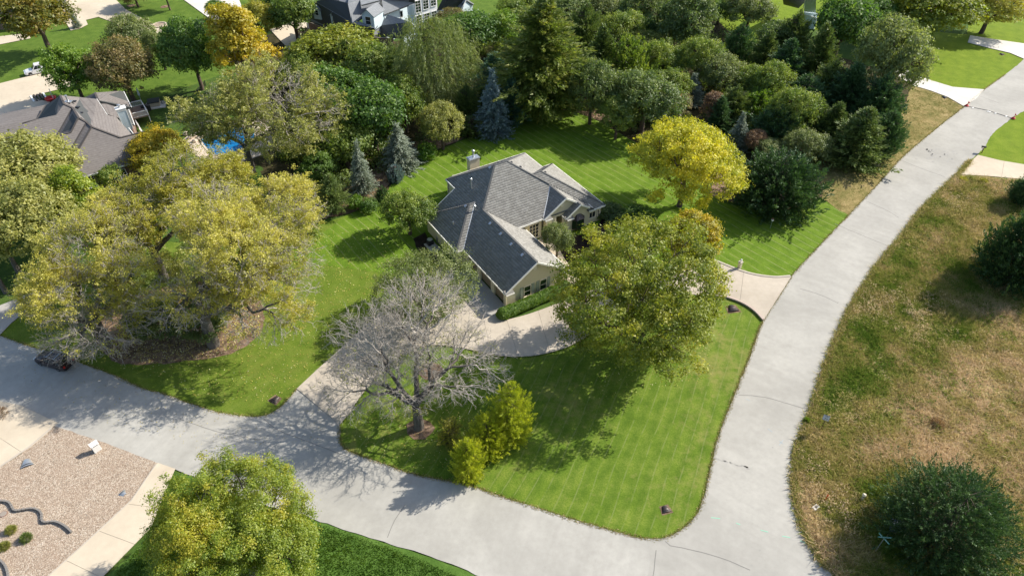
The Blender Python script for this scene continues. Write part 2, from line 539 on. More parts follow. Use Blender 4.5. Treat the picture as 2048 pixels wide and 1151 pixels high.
sheet('front_lawn', [(1560, 610), (1540, 700), (1480, 830), (1440, 950), (1400, 1070), (1325, 1110), (1200, 1080), (1000, 1020), (700, 930), (650, 880), (680, 800), (740, 720), (860, 670), (1000, 690), (1120, 680), (1200, 620), (1400, 570)], 0.035, M['lawn_island'], 0.05)
sheet('dry_verge', [(1825, 168), (1895, 190), (1950, 212), (1980, 240), (1900, 300), (1800, 370), (1740, 440), (1700, 432), (1640, 395), (1590, 350), (1620, 315), (1700, 320), (1770, 290), (1800, 230)], 0.06, M['verge'], 0.12)
sheet('corner_lawn', [(2060, 200), (2060, 340), (1990, 330), (1930, 330), (1955, 280), (2010, 235)], 0.035, M['lawn_lime'], 0.05)
sheet('corner_lawn', [(1820, 60), (1940, 70), (1960, 92), (2030, 110), (2050, 125), (1960, 200), (1880, 190), (1800, 140)], 0.03, M['lawn_lime'], 0.05)
sheet('corner_lawn', [(1940, 40), (2100, 30), (2100, 130), (1990, 92), (1930, 84)], 0.02, M['lawn_lime'], 0.05)
sheet('neighbour_lawn', [(-60, 60), (130, -40), (520, -40), (470, 140), (420, 230), (330, 260), (240, 190), (120, 190), (60, 150), (-60, 190)], 0.02, M['lawn_far'], 0.05)
sheet('neighbour_lawn', [(300, 200), (470, 140), (500, 240), (380, 290), (280, 270)], 0.03, M['lawn_base'], 0.05)
sheet('neighbour_lawn', [(930, -30), (1010, -30), (1020, 25), (985, 60), (950, 50), (920, 10)], 0.03, M['lawn_far'], 0.05)
sheet('neighbour_lawn', [(1420, 0), (1560, -60), (1680, -40), (1640, 60), (1560, 60), (1540, 90), (1470, 80)], 0.035, M['lawn_lime'], 0.05)
sheet('clover_lawn', [(370, 925), (345, 990), (310, 1060), (180, 1190), (60, 1400), (1300, 1500), (1110, 1240), (930, 1140), (780, 1088), (640, 1042), (500, 1000)], 0.03, M['lawn_clover'], 0.05)
sheet('wild_field', [(1900, 340), (2100, 350), (2500, 520), (2300, 1300), (1660, 1180), (1575, 1050), (1560, 920), (1610, 780), (1700, 570), (1800, 450)], 0.03, M['field'], 0.10)
# leaf litter beds
sheet('leaf_litter_bed', [(215, 715), (300, 730), (370, 722), (430, 716), (490, 692), (525, 655), (520, 600), (460, 555), (300, 580), (180, 640)], 0.045, M['mulch'], 0.12)
sheet('leaf_litter_bed', [(630, 440), (700, 426), (742, 408), (768, 382), (798, 343), (832, 320), (884, 296), (936, 273), (900, 262), (820, 290), (760, 330), (690, 380), (630, 410)], 0.06, M['mulch'], 0.12)
sheet('leaf_litter_bed', [(1000, 250), (1022, 238), (1080, 226), (1130, 221), (1168, 230), (1210, 246), (1240, 240), (1180, 212), (1090, 212), (1000, 232)], 0.06, M['mulch'], 0.12)
sheet('leaf_litter_bed', [(1420, 392), (1490, 410), (1560, 425), (1640, 396), (1640, 350), (1540, 340), (1430, 350)], 0.062, M['mulch'], 0.12)
sheet('mulch_bed', [(826, 478), (850, 465), (870, 500), (905, 560), (925, 570), (912, 572), (880, 535), (842, 508)], 0.065, M['dark_mulch'], 0.08)
sheet('mulch_bed', [(1135, 470), (1180, 470), (1205, 440), (1235, 425), (1260, 440), (1210, 480), (1150, 520), (1080, 560), (1070, 520)], 0.065, M['dark_mulch'], 0.08)
for cx_, cy_ in ((438, 688), (840, 858), (862, 742), (1858, 118), (262, 12), (330, 14)):
    x_, y_ = G(cx_, cy_)
    rr = 1.5 if cy_ > 500 else 1.1
    sheet('tree_ring', None, 0.07, M['mulch'], 0.12, 0.5, world=[(x_ + rr * math.cos(a), y_ + rr * math.sin(a)) for a in [k * math.pi / 4 for k in range(8)]])

# ------------------------------------------------------------------ roads
ROAD_L = [(2140, 30), (2048, 119), (2010, 150), (1968, 180), (1928, 214), (1872, 258), (1802, 318), (1752, 373), (1700, 428), (1652, 478), (1620, 512), (1582, 554), (1556, 595), (1526, 642), (1500, 712), (1468, 792), (1438, 870), (1418, 950), (1404, 1005), (1388, 1036), (1362, 1060), (1326, 1077), (1290, 1077),
      (1240, 1065), (1150, 1040), (1050, 1008), (985, 987), (940, 971), (830, 949), (760, 925), (715, 909), (690, 898), (679, 880), (680, 850)]
ROAD_L2 = [(594, 778), (573, 802), (548, 824), (520, 833), (460, 829), (400, 814), (330, 789), (290, 779), (230, 752), (200, 740), (110, 708), (30, 683), (0, 671), (-120, 630)]
ROAD_S = [(-200, 765), (-60, 800), (40, 828), (113, 853), (206, 884), (316, 926), (351, 938), (500, 1000), (640, 1043), (700, 1062), (780, 1088), (860, 1112), (950, 1148), (1020, 1185), (1090, 1260)]
ROAD_E = [(1720, 1260), (1690, 1185), (1655, 1140), (1625, 1098), (1602, 1045), (1590, 1000), (1587, 950), (1592, 900), (1605, 868), (1620, 828), (1635, 780), (1652, 730), (1672, 680), (1700, 618), (1725, 578), (1750, 540), (1775, 508), (1800, 478), (1840, 425), (1880, 385), (1915, 351), (1940, 322), (1966, 298), (1985, 268), (2020, 240), (2048, 222), (2200, 120)]
road, _o = sheet('road', ROAD_L[:23] + [(1300, 1110), (1290, 1190), (1290, 1260)] + ROAD_E, 0.085, M['road'], 0.035, 0.7)
street, _o = sheet('side_street', ROAD_L[21:] + ROAD_L2 + ROAD_S + [(1300, 1262), (1310, 1190), (1320, 1110)], 0.080, M['street'], 0.035, 0.7)
jm = MB()
jl = MB()
def joint(mb, px, w, z=0.092):
    pts = smooth_outline([G(*p) for p in px], False, 0.7, 0.02, 60, seed=len(px) + int(px[0][0]))
    strip(mb, pts, w, z)
for px in ([(1958, 193), (2000, 208)], [(1800, 320), (1835, 335), (1890, 355)], [(1732, 403), (1770, 420), (1797, 436)], [(1669, 448), (1720, 470), (1776, 493)], [(1600, 578), (1640, 590), (1676, 607)],
           [(1476, 790), (1530, 795), (1610, 818)], [(1330, 1082), (1340, 1090), (1385, 1100), (1440, 1115), (1500, 1140)], [(1312, 1100), (1308, 1140), (1302, 1200)]):
    joint(jm, px, 0.07)
for px in ([(1980, 240), (1880, 340), (1790, 450), (1700, 575)], [(2040, 175), (1960, 260), (1870, 350), (1770, 480)], [(1560, 640), (1510, 760), (1470, 900), (1440, 1040)], [(1640, 640), (1590, 760), (1550, 900), (1545, 1010)],
           [(1440, 900), (1500, 905), (1560, 912)], [(1440, 925), (1475, 931), (1500, 937)]):
    joint(jl, px, 0.05)
jm.build('tar_joint', M['crack'], road)
jm, jl = MB(), MB()
for px in ([(528, 838), (552, 858), (585, 872), (660, 900), (700, 915)], [(20, 812), (70, 838), (113, 856)], [(810, 1010), (790, 1040), (775, 1075)], [(360, 838), (430, 862), (520, 880)]):
    joint(jm, px, 0.06, 0.087)
for px in ([(40, 740), (180, 800), (330, 850), (520, 905)], [(300, 855), (480, 925), (700, 1000), (900, 1060), (1150, 1120)], [(640, 940), (900, 1010), (1100, 1070), (1300, 1120)], [(0, 715), (160, 765), (300, 810)]):
    joint(jl, px, 0.05, 0.087)
jm.build('tar_joint', M['crack'], street)
# tar patches and skid stains with shapes of their own
st = MB()
rs = random.Random(5)
def blot(mb, px, py, r, sx=1.0, ang=0.0, z=0.093, n=9):
    x, y = G(px, py)
    vs_ = []
    for k in range(n):
        a = 2 * math.pi * k / n
        q = r * rs.uniform(0.6, 1.2)
        u, v = q * sx * math.cos(a), q * math.sin(a)
        vs_.append((x + u * math.cos(ang) - v * math.sin(ang), y + u * math.sin(ang) + v * math.cos(ang), z))
    mb.add(vs_, [tuple(range(n))])
for i in range(46):
    blot(st, rs.gauss(1880, 22), rs.gauss(308, 7), rs.uniform(0.10, 0.30), 1.6, 0.7)
for i in range(16):
    t_ = i / 15
    blot(st, 1432 + 66 * t_ + rs.uniform(-3, 3), 918 + 19 * t_ + rs.uniform(-2, 2), rs.uniform(0.05, 0.12), 2.2, -0.4)
for p_ in ((1706, 598, .12), (1568, 806, .10), (1676, 605, .1), (1725, 403, .1), (1750, 420, .08), (1520, 1100, .12), (1618, 1103, .12), (1503, 1130, .1), (1545, 895, .1), (1870, 290, .12)):
    blot(st, *p_)
M['stain'] = plain('tar_stain', (0.335, 0.322, 0.293), 0.9, var=0.15, scale=2.0)
st.build('tar_stain', M['stain'], road)
M['green_paint'] = plain('green_survey_paint', (0.26, 0.58, 0.40), 0.7, var=0.2)
gp = MB()
for a_, b_ in (((1422, 1035), (1440, 1037)), ((1472, 1046), (1480, 1049)), ((1521, 1060), (1536, 1064)), ((1564, 1072), (1580, 1075)), ((1600, 1081), (1612, 1087))):
    strip(gp, [G(*a_), G(*b_)], 0.08, 0.097)
gp.build('survey_mark', M['green_paint'], road)
M['cyan_paint'] = plain('blue_survey_paint', (0.36, 0.44, 0.48), 0.7, var=0.2)
gp = MB()
for a_, b_ in (((1558, 882), (1566, 888)), ((1566, 880), (1558, 890)), ((1536, 858), (1544, 864)), ((1492, 798), (1500, 802))):
    strip(gp, [G(*a_), G(*b_)], 0.05, 0.097)
gp.build('survey_mark', M['cyan_paint'], road)

# ------------------------------------------------------------------ driveways, slab by slab
def clip_poly(poly, a, b, keep_left=True):
    """clip a polygon by the line a-b"""
    out = []
    dx, dy = b[0] - a[0], b[1] - a[1]
    def side(p):
        s = dx * (p[1] - a[1]) - dy * (p[0] - a[0])
        return s if keep_left else -s
    n = len(poly)
    for i in range(n):
        p, q = poly[i], poly[(i + 1) % n]
        sp_, sq = side(p), side(q)
        if sp_ >= 0: out.append(p)
        if (sp_ >= 0) != (sq >= 0):
            t = sp_ / (sp_ - sq)
            out.append((p[0] + (q[0] - p[0]) * t, p[1] + (q[1] - p[1]) * t))
    return out

def slabs(root_name, outline, z, mat, cuts, gap=0.03, t=0.05):
    """a driveway: a bed under it, and one slab between each pair of neighbouring joint lines.
    cuts: list of lines (world a, b) ordered along the drive"""
    base, _ = sheet(root_name, None, z, M['crack_light'], 0, 3.0, world=outline, corner=0)
    # turn every joint line so that its left side is the way the drive runs
    mid = [((a[0] + b[0]) / 2, (a[1] + b[1]) / 2) for a, b in cuts]
    fixed = []
    for i, (a, b) in enumerate(cuts):
        if len(cuts) > 1:
            p, q = (mid[i], mid[i + 1]) if i < len(cuts) - 1 else (mid[i - 1], mid[i])
            if (b[0] - a[0]) * (q[1] - p[1]) - (b[1] - a[1]) * (q[0] - p[0]) < 0: a, b = b, a
        fixed.append((a, b))
    cuts = fixed
    pieces = []
    for i in range(len(cuts) + 1):
        poly = outline
        if i > 0:
            a, b = cuts[i - 1]; d = Vector((b[0] - a[0], b[1] - a[1])).normalized(); n_ = Vector((-d.y, d.x)) * gap / 2
            poly = clip_poly(poly, (a[0] + n_.x, a[1] + n_.y), (b[0] + n_.x, b[1] + n_.y), True)
        if i < len(cuts):
            a, b = cuts[i]; d = Vector((b[0] - a[0], b[1] - a[1])).normalized(); n_ = Vector((-d.y, d.x)) * gap / 2
            poly = clip_poly(poly, (a[0] - n_.x, a[1] - n_.y), (b[0] - n_.x, b[1] - n_.y), False)
        if len(poly) >= 3: pieces.append(poly)
    for p in pieces:
        tri = tessellate_polygon([[Vector((x, y, 0)) for x, y in p]])
        n = len(p)
        vs_ = [(x, y, z + t) for x, y in p] + [(x, y, z + 0.004) for x, y in p]
        fs = [tuple(t_) for t_ in tri] + [(i, (i + 1) % n, n + (i + 1) % n, n + i) for i in range(n)]
        MB().add(vs_, fs).build('slab', mat, base)
    return base

def cut(p, q): return (G(*p), G(*q))
# the long drive past the garage, from the side street to the main road
D_IN = [(680, 850), (699, 826), (724, 790), (760, 748), (800, 712), (850, 692), (905, 694), (960, 704), (1010, 713), (1060, 713), (1110, 703), (1150, 688), (1195, 660), (1250, 625), (1330, 600), (1400, 590), (1452, 596), (1488, 610), (1512, 626), (1526, 642)]
D_OUT = [(1582, 554), (1550, 556), (1510, 551), (1478, 542), (1450, 531), (1428, 522), (1360, 525), (1280, 550), (1200, 575), (1130, 602), (1060, 628), (1008, 642), (996, 628), (1000, 612), (916, 536), (880, 548), (840, 575), (800, 590), (750, 636), (720, 662), (690, 690), (640, 735), (594, 778)]
outl = smooth_outline([G(*p) for p in D_IN], False, 0.9, 0.0) + smooth_outline([G(*p) for p in D_OUT], False, 0.9, 0.0)
cuts_ = [cut((650, 720), (740, 790)), cut((690, 680), (775, 745)), cut((735, 640), (820, 715)), cut((800, 575), (870, 720)), cut((880, 540), (930, 720)), cut((945, 540), (990, 740)),
         cut((1010, 630), (1045, 740)), cut((1070, 600), (1110, 740)), cut((1130, 590), (1165, 720)), cut((1200, 560), (1240, 650)), cut((1290, 530), (1320, 640)), cut((1370, 500), (1395, 620)), cut((1490, 520), (1475, 640))]
drive = slabs('driveway', outl, 0.095, M['drive'], [(b, a) for a, b in cuts_])
# retaining edge of the drive (pink concrete lip over a dark face), and its kerb on the far side
M['pink_curb'] = plain('pink_kerb', (0.50, 0.40, 0.34), 0.9, var=0.3, scale=2)
kb = MB()
strip(kb, smooth_outline([G(*p) for p in [(1448, 594), (1470, 601), (1490, 610), (1510, 624), (1526, 641)]], False, 0.5), 0.32, 0.10, 0.22)
kb.build('retaining_lip', M['pink_curb'], drive)
kb = MB()
strip(kb, smooth_outline([G(*p) for p in [(1428, 521), (1450, 530), (1478, 541), (1510, 550), (1550, 555), (1580, 553)]], False, 0.5), 0.28, 0.10, 0.12)
kb.build('kerb', M['curb'], drive)
# two pale slabs drives at the bottom left
ol = [G(*p) for p in [(316, 926), (351, 938), (330, 985), (303, 1055), (200, 1160), (110, 1260), (-20, 1260), (92, 1158), (195, 1065), (265, 1000)]]
slabs('driveway', ol, 0.09, M['slab'], [cut((240, 1006), (345, 1020)), cut((180, 1055), (300, 1100)), cut((100, 1105), (225, 1165))][::-1])
ol = [G(*p) for p in [(-200, 768), (-60, 790), (44, 812), (116, 846), (62, 893), (0, 934), (-120, 1010), (-300, 1000)]]
slabs('driveway', ol, 0.09, M['slab'], [cut((-40, 850), (60, 915)), cut((-110, 860), (-20, 960))])
ol = [G(*p) for p in [(1955, 311), (2000, 322), (2120, 342), (2150, 372), (2040, 359), (1975, 353), (1915, 350), (1935, 330)]]
slabs('driveway', ol, 0.09, M['slab'], [cut((2010, 310), (2000, 370))])
ol = [G(*p) for p in [(1968, 180), (1950, 200), (1926, 213), (1895, 195), (1860, 182), (1826, 172), (1790, 150), (1780, 120), (1835, 152), (1865, 163), (1905, 175)]]
slabs('driveway', ol, 0.09, M['white_slab'], [cut((1880, 165), (1870, 200)), cut((1830, 140), (1815, 180))])
ol = [G(*p) for p in [(1940, 72), (1990, 80), (2060, 90), (2100, 110), (2048, 119), (2020, 107), (1965, 94), (1935, 86)]]
slabs('driveway', ol, 0.09, M['white_slab'], [])
ol = [G(*p) for p in [(-60, 196), (0, 168), (40, 158), (84, 148), (150, 130), (160, 170), (92, 186), (60, 196), (100, 205), (110, 230), (0, 250), (-80, 250)]]
slabs('driveway', ol, 0.09, M['slab'], [])
ol = [G(*p) for p in [(112, -40), (190, -40), (252, 20), (345, 72), (330, 92), (262, 70), (222, 44), (197, 35), (172, 41), (176, 50), (160, 58), (142, 62), (128, 40)]]
slabs('driveway', ol, 0.09, M['slab'], [cut((150, 10), (250, 18))])
ol = [G(*p) for p in [(360, -5), (470, -20), (490, 30), (440, 60), (425, 42)]]
slabs('driveway', ol, 0.09, M['white_slab'], [])
ol = [G(*p) for p in [(-100, 95), (0, 90), (60, 78), (70, 66), (0, 74), (-100, 78)]]
slabs('footpath', ol, 0.09, M['slab'], [])
ol = [G(*p) for p in [(540, 60), (600, 40), (660, 70), (640, 100), (580, 102)]]
slabs('driveway', ol, 0.09, M['slab'], [])
ol = [G(*p) for p in [(-60, 640), (0, 612), (50, 592), (112, 572), (150, 566), (118, 590), (58, 618), (22, 648), (0, 671), (-60, 700)]]
slabs('driveway', ol, 0.09, M['grey_slab'], [cut((20, 595), (50, 640))])
# garden paths round the front door
ol = [G(*p) for p in [(1085, 470), (1110, 485), (1130, 520), (1160, 560), (1140, 575), (1105, 535), (1070, 490)]]
slabs('footpath', ol, 0.09, M['slab'], [])

# ------------------------------------------------------------------ pebble garden, bottom left
pg, pgo = sheet('pebble_garden', [(116, 842), (210, 872), (322, 914), (265, 1000), (195, 1065), (92, 1158), (-20, 1260), (-200, 1200), (-120, 1010), (0, 936), (62, 893)], 0.075, M['pebble'], 0.03, 0.6)
M['stones'] = rndmat('loose_pebbles', [(0.24, 0.16, 0.11), (0.36, 0.27, 0.20), (0.48, 0.39, 0.30), (0.64, 0.56, 0.47)])
def in_poly(x, y, poly):
    c = False
    n = len(poly)
    j = n - 1
    for i in range(n):
        if (poly[i][1] > y) != (poly[j][1] > y) and x < (poly[j][0] - poly[i][0]) * (y - poly[i][1]) / (poly[j][1] - poly[i][1]) + poly[i][0]:
            c = not c
        j = i
    return c
def in_poly_np(P, poly):
    c = np.zeros(len(P), bool)
    n = len(poly); j = n - 1
    x, y = P[:, 0], P[:, 1]
    for i in range(n):
        xi, yi, xj, yj = poly[i][0], poly[i][1], poly[j][0], poly[j][1]
        if yi != yj:
            c ^= ((yi > y) != (yj > y)) & (x < (xj - xi) * (y - yi) / (yj - yi) + xi)
        j = i
    return c
def scatter(poly, n, seed=0):
    r = np.random.default_rng(seed)
    P = np.array(poly)
    lo, hi = P.min(0), P.max(0)
    Q = r.uniform(lo, hi, (n, 2))
    return Q[in_poly_np(Q, poly)]
Q = scatter([G(*p) for p in [(113, 853), (206, 884), (316, 926), (265, 1000), (195, 1065), (92, 1158), (0, 1170), (-20, 936), (62, 893)]], 34000, 3)
r = np.random.default_rng(4)
n = len(Q)
ang = r.uniform(0, 6.28, n); s = r.uniform(0.02, 0.055, n); hgt = s * r.uniform(0.4, 0.8, n)
V = np.zeros((n, 5, 3))
for k in range(4):
    a = ang + k * math.pi / 2
    V[:, k, 0] = Q[:, 0] + np.cos(a) * s * (1.3 if k % 2 else 0.8); V[:, k, 1] = Q[:, 1] + np.sin(a) * s * (1.3 if k % 2 else 0.8); V[:, k, 2] = 0.076
V[:, 4, 0] = Q[:, 0]; V[:, 4, 1] = Q[:, 1]; V[:, 4, 2] = 0.076 + hgt
F = (np.arange(n)[:, None, None] * 5 + np.array([[0, 1, 4], [1, 2, 4], [2, 3, 4], [3, 0, 4]])[None]).reshape(-1, 3)
ob = np_mesh('loose_pebbles', V.reshape(-1, 3), F, M['stones'], np.repeat(r.uniform(0, 1, n), 4))
ob['kind'] = 'stuff'
# kerb along the west drive
kb = MB(); strip(kb, [G(*p) for p in [(104, 857), (62, 893), (0, 935), (-100, 1000)]], 0.18, 0.09, 0.10)
kb.build('kerb', M['curb'], pg)
kb = MB(); strip(kb, [G(*p) for p in [(314, 928), (264, 1001), (194, 1066), (92, 1158)]], 0.14, 0.09, 0.07)
kb.build('kerb', M['curb'], pg)

# ================================================================== HOUSES
M['stucco'] = plain('cream_stucco', (0.66, 0.58, 0.39), 0.92, var=0.10, scale=1.2, bump=0.3, fine=30)
M['stucco_trim'] = plain('cream_trim', (0.76, 0.67, 0.49), 0.85, var=0.06)
M['fascia'] = plain('painted_fascia', (0.86, 0.83, 0.74), 0.6, var=0.06)
M['soffit'] = plain('soffit_board', (0.45, 0.38, 0.27), 0.8, var=0.06)
M['shutter'] = plain('sage_shutter', (0.36, 0.38, 0.29), 0.8, var=0.08)
M['door_tan'] = plain('garage_door_tan', (0.28, 0.205, 0.13), 0.7, var=0.08)
M['door_line'] = plain('garage_door_groove', (0.17, 0.12, 0.075), 0.8, var=0.06)
M['wood'] = plain('stained_wood', (0.17, 0.085, 0.04), 0.6, var=0.2, scale=5)
M['glass'] = plain('window_glass', (0.025, 0.035, 0.035), 0.08, var=0.3, scale=0.8, spec=0.8)
M['glass_green'] = plain('window_glass_green', (0.03, 0.06, 0.03), 0.08, var=0.5, scale=1.2, spec=0.8)
M['metal'] = plain('galvanised_metal', (0.55, 0.57, 0.58), 0.35, 0.7, var=0.15)
M['dark_metal'] = plain('dark_metal', (0.05, 0.05, 0.055), 0.45, 0.5, var=0.15)
M['white'] = plain('white_paint', (0.78, 0.78, 0.75), 0.55, var=0.06)
M['black'] = plain('black_plastic', (0.02, 0.02, 0.022), 0.5, var=0.2)
M['bronze'] = plain('dark_bronze', (0.07, 0.055, 0.05), 0.4, 0.4, var=0.2)
M['roof_under'] = plain('roof_underlay', (0.07, 0.075, 0.075), 0.95, var=0.15)
M['shingle'] = rndmat('slate_grey_shingle', [(0.205, 0.198, 0.182), (0.228, 0.221, 0.203), (0.250, 0.243, 0.224), (0.275, 0.268, 0.247)])
M['cap'] = plain('ridge_cap', (0.125, 0.125, 0.12), 0.95, var=0.25, scale=6)
M['shingle_brown'] = rndmat('brown_grey_shingle', [(0.115, 0.095, 0.085), (0.15, 0.13, 0.115), (0.185, 0.16, 0.145), (0.21, 0.19, 0.17)])
M['cap_brown'] = plain('brown_ridge_cap', (0.085, 0.075, 0.07), 0.95, var=0.25, scale=6)
M['shingle_blue'] = rndmat('blue_grey_shingle', [(0.12, 0.13, 0.145), (0.155, 0.165, 0.18), (0.19, 0.20, 0.215)])
M['brick'] = None

def brickmat(name, a, b, mortar, sc=1.0):
    t = NT(name)
    br = t.n('ShaderNodeTexBrick')
    vec = t.n('ShaderNodeSeparateXYZ'); t.l(t.objc(), vec.inputs[0])
    cmb = t.n('ShaderNodeCombineXYZ')
    t.l(t.math('ADD', vec.outputs[0], vec.outputs[1]), cmb.inputs[0]); t.l(vec.outputs[2], cmb.inputs[1])
    t.l(cmb.outputs[0], br.inputs['Vector'])
    br.inputs['Color1'].default_value = (*a, 1); br.inputs['Color2'].default_value = (*b, 1); br.inputs['Mortar'].default_value = (*mortar, 1)
    br.inputs['Scale'].default_value = sc
    br.inputs['Brick Width'].default_value = 0.22; br.inputs['Row Height'].default_value = 0.075; br.inputs['Mortar Size'].default_value = 0.008
    return t.principled(br.outputs['Color'], 0.9)
M['brick'] = brickmat('brown_brick', (0.16, 0.075, 0.05), (0.22, 0.12, 0.085), (0.28, 0.24, 0.2))
M['siding'] = plain('white_siding', (0.88, 0.88, 0.88), 0.7, var=0.06)
M['siding_blue'] = plain('pale_blue_siding', (0.55, 0.64, 0.68), 0.7, var=0.06)

def shingle_arrays(planes, expo=0.36, width=0.42, lift=0.055, seed=0):
    """courses of shingles laid on planar polygons: returns V, F(quads), rnd"""
    r = random.Random(seed)
    V, F, R = [], [], []
    for pts in planes:
        P = [Vector(p) for p in pts]
        nz = Vector((0, 0, 0))
        for i in range(len(P)):
            nz += P[i].cross(P[(i + 1) % len(P)])
        nz.normalize()
        if nz.z < 0: nz = -nz
        e = Vector((0, 0, 1)).cross(nz)
        if e.length < 1e-3: e = Vector((1, 0, 0))
        e.normalize()
        s = nz.cross(e)
        if s.z < 0: s = -s
        o = P[0]
        Q = [((p - o).dot(e), (p - o).dot(s)) for p in P]
        s0, s1 = min(q[1] for q in Q), max(q[1] for q in Q)
        k = 0
        y = s0
        while y < s1 - 0.02:
            y1 = min(y + expo, s1)
            ym = (y + y1) / 2
            xs = []
            for i in range(len(Q)):
                a, b = Q[i], Q[(i + 1) % len(Q)]
                if (a[1] > ym) != (b[1] > ym):
                    xs.append(a[0] + (b[0] - a[0]) * (ym - a[1]) / (b[1] - a[1]))
            xs.sort()
            for j in range(0, len(xs) - 1, 2):
                x = xs[j]
                xe = xs[j + 1]
                cur = x - (k % 2) * width * 0.5 - r.uniform(0, 0.1)
                while cur < xe - 0.01:
                    a0, a1 = max(cur, x) + 0.006, min(cur + width, xe) - 0.006
                    cur += width
                    if a1 - a0 < 0.02: continue
                    lf = lift * r.uniform(0.7, 1.25)
                    q = []
                    for (xx, yy, hh) in ((a0, y - 0.01, lf), (a1, y - 0.01, lf), (a1, y1, 0.008), (a0, y1, 0.008), (a0, y - 0.01, 0.0), (a1, y - 0.01, 0.0)):
                        q.append(tuple(o + e * xx + s * yy + nz * hh))
                    b = len(V)
                    V.extend(q)
                    F.extend([(b, b + 1, b + 2, b + 3), (b + 4, b + 5, b + 1, b), (b, b + 3, b + 3, b + 4), (b + 1, b + 5, b + 2, b + 2)])
                    q_ = r.random()
                    R.extend([q_] * 4)
            y += expo
            k += 1
    # drop the degenerate side faces kept for indexing simplicity
    F2, R2 = [], []
    for f, q in zip(F, R):
        if len(set(f)) == 4: F2.append(f); R2.append(q)
    return np.array(V), np.array(F2), np.array(R2)

def roof_part(parent, planes, mat, seed, name='roof', thick=0.16, expo=0.36, width=0.42):
    rb = MB()
    for p in planes: rb.slab(p, thick)
    ro = rb.build(name, M['roof_under'], parent)
    V, F, R = shingle_arrays(planes, expo, width, seed=seed)
    so = np_mesh('shingles', V, F, mat, R, ro)
    so['kind'] = 'stuff'
    return ro

def caps(parent, lines, mat, w=0.26, seed=0):
    """ridge and hip caps: overlapping short bent pieces"""
    mb = MB()
    for a, b in lines:
        a, b = Vector(a), Vector(b)
        L = (b - a).length
        n = max(1, int(L / 0.3))
        for i in range(n):
            p, q = a + (b - a) * (i / n), a + (b - a) * ((i + 1.05) / n)
            mb.bar(p + Vector((0, 0, 0.035)), q + Vector((0, 0, 0.065)), w, 0.05)
    o = mb.build('ridge_cap', mat, parent)
    o['kind'] = 'stuff'
    return o

def edges_bar(parent, name, lines, mat, w=0.10, h=0.24, dz=-0.06):
    for a, b in lines:
        mb = MB()
        mb.bar((a[0], a[1], a[2] + dz), (b[0], b[1], b[2] + dz), w, h)
        mb.build(name, mat, parent)

def window(parent, c, w, h, ax, out, frame=M['white'], glass=M['glass'], nx=1, ny=1, fw=0.09, depth=0.10, name='window'):
    """c: centre on the wall face; ax: horizontal unit along the wall; out: outward unit normal (2D each)"""
    ax, out = Vector((*ax, 0)), Vector((*out, 0))
    up = Vector((0, 0, 1))
    c = Vector(c)
    fr = MB()
    def brd(p, q, ww, dd=depth):
        fr.bar(p + out * dd / 2, q + out * dd / 2, ww, dd, up=out)
    hw, hh = w / 2, h / 2
    def bbar(cc, sx, sz, d0, d1, mb):
        pts = []
        for d in (d0, d1):
            for a, b in ((-1, -1), (1, -1), (1, 1), (-1, 1)):
                pts.append(tuple(cc + ax * (a * sx / 2) + up * (b * sz / 2) + out * d))
        mb.add(pts, [(0, 3, 2, 1), (4, 5, 6, 7), (0, 1, 5, 4), (1, 2, 6, 5), (2, 3, 7, 6), (3, 0, 4, 7)])
    bbar(c + up * (hh - fw / 2), w, fw, -0.05, depth, fr)
    bbar(c - up * (hh - fw / 2), w + 0.1, fw, -0.05, depth + 0.05, fr)
    bbar(c + ax * (hw - fw / 2), fw, h - 2 * fw, -0.05, depth, fr)
    bbar(c - ax * (hw - fw / 2), fw, h - 2 * fw, -0.05, depth, fr)
    iw, ih = w - 2 * fw, h - 2 * fw
    for i in range(1, nx): bbar(c + ax * (-iw / 2 + iw * i / nx), 0.05, ih, 0.01, depth - 0.02, fr)
    for j in range(1, ny): bbar(c + up * (-ih / 2 + ih * j / ny), iw, 0.045, 0.012, depth - 0.024, fr)
    f = fr.build(name, frame, parent)
    for i in range(nx):
        for j in range(ny):
            g_ = MB()
            bbar(c + ax * (-iw / 2 + iw * (i + 0.5) / nx) + up * (-ih / 2 + ih * (j + 0.5) / ny), iw / nx - 0.02, ih / ny - 0.02, -0.02, 0.02, g_)
            g_.build('pane', glass, f)
    return f

# ------------------------------------------------------------------ the cream house in the middle
HZ = math.radians(32)
HO = (-0.893, 66.875)
house = empty('house', (HO[0], HO[1], 0), HZ)
tag(house, 'cream stucco house with a slate grey hipped roof in the middle of the lawns', 'house')
sl = 0.645
def PLz(u): return 2.75 + sl * u
zr = 9.06
PL = [(0, 0), (4.9, 0), (4.95, 13.83), (9.78, 18.66), (4.4, 24.04), (4.4, 21.15), (0, 21.15)]
PL3 = [(u, v, PLz(u)) for u, v in PL]
GR3 = [(4.9, 0, PLz(4.9)), (9.8, 0, 2.75), (9.8, 11.4, 2.75), (7.0, 14, PLz(9.8 - 7.0)), (4.9, 14, PLz(4.9))]
GR3 = [(u, v, 2.75 + sl * (9.8 - u)) for u, v in ((4.9, 0), (9.8, 0), (9.8, 11.4), (7.0, 13.9), (4.9, 13.9))]
MF3 = [(u, v, 3.6 + sl * (v - 10.2)) for u, v in ((8.48, 10.2), (13.2, 10.2), (20.2, 10.2), (11.9, 18.66), (9.78, 18.66), (4.95, 13.83))]
mr = (9.06 - 3.45) / (20.6 - 11.9)
MR3 = [(u, v, 3.45 + mr * (20.6 - u)) for u, v in ((11.9, 18.66), (20.6, 10.2), (20.6, 27.3))]
mbk = (9.06 - 3.5) / (27.3 - 18.66)
MB3 = [(u, v, 3.5 + mbk * (27.3 - v)) for u, v in ((9.78, 18.66), (11.9, 18.66), (20.6, 27.3), (7.1, 27.3), (4.4, 24.04))]
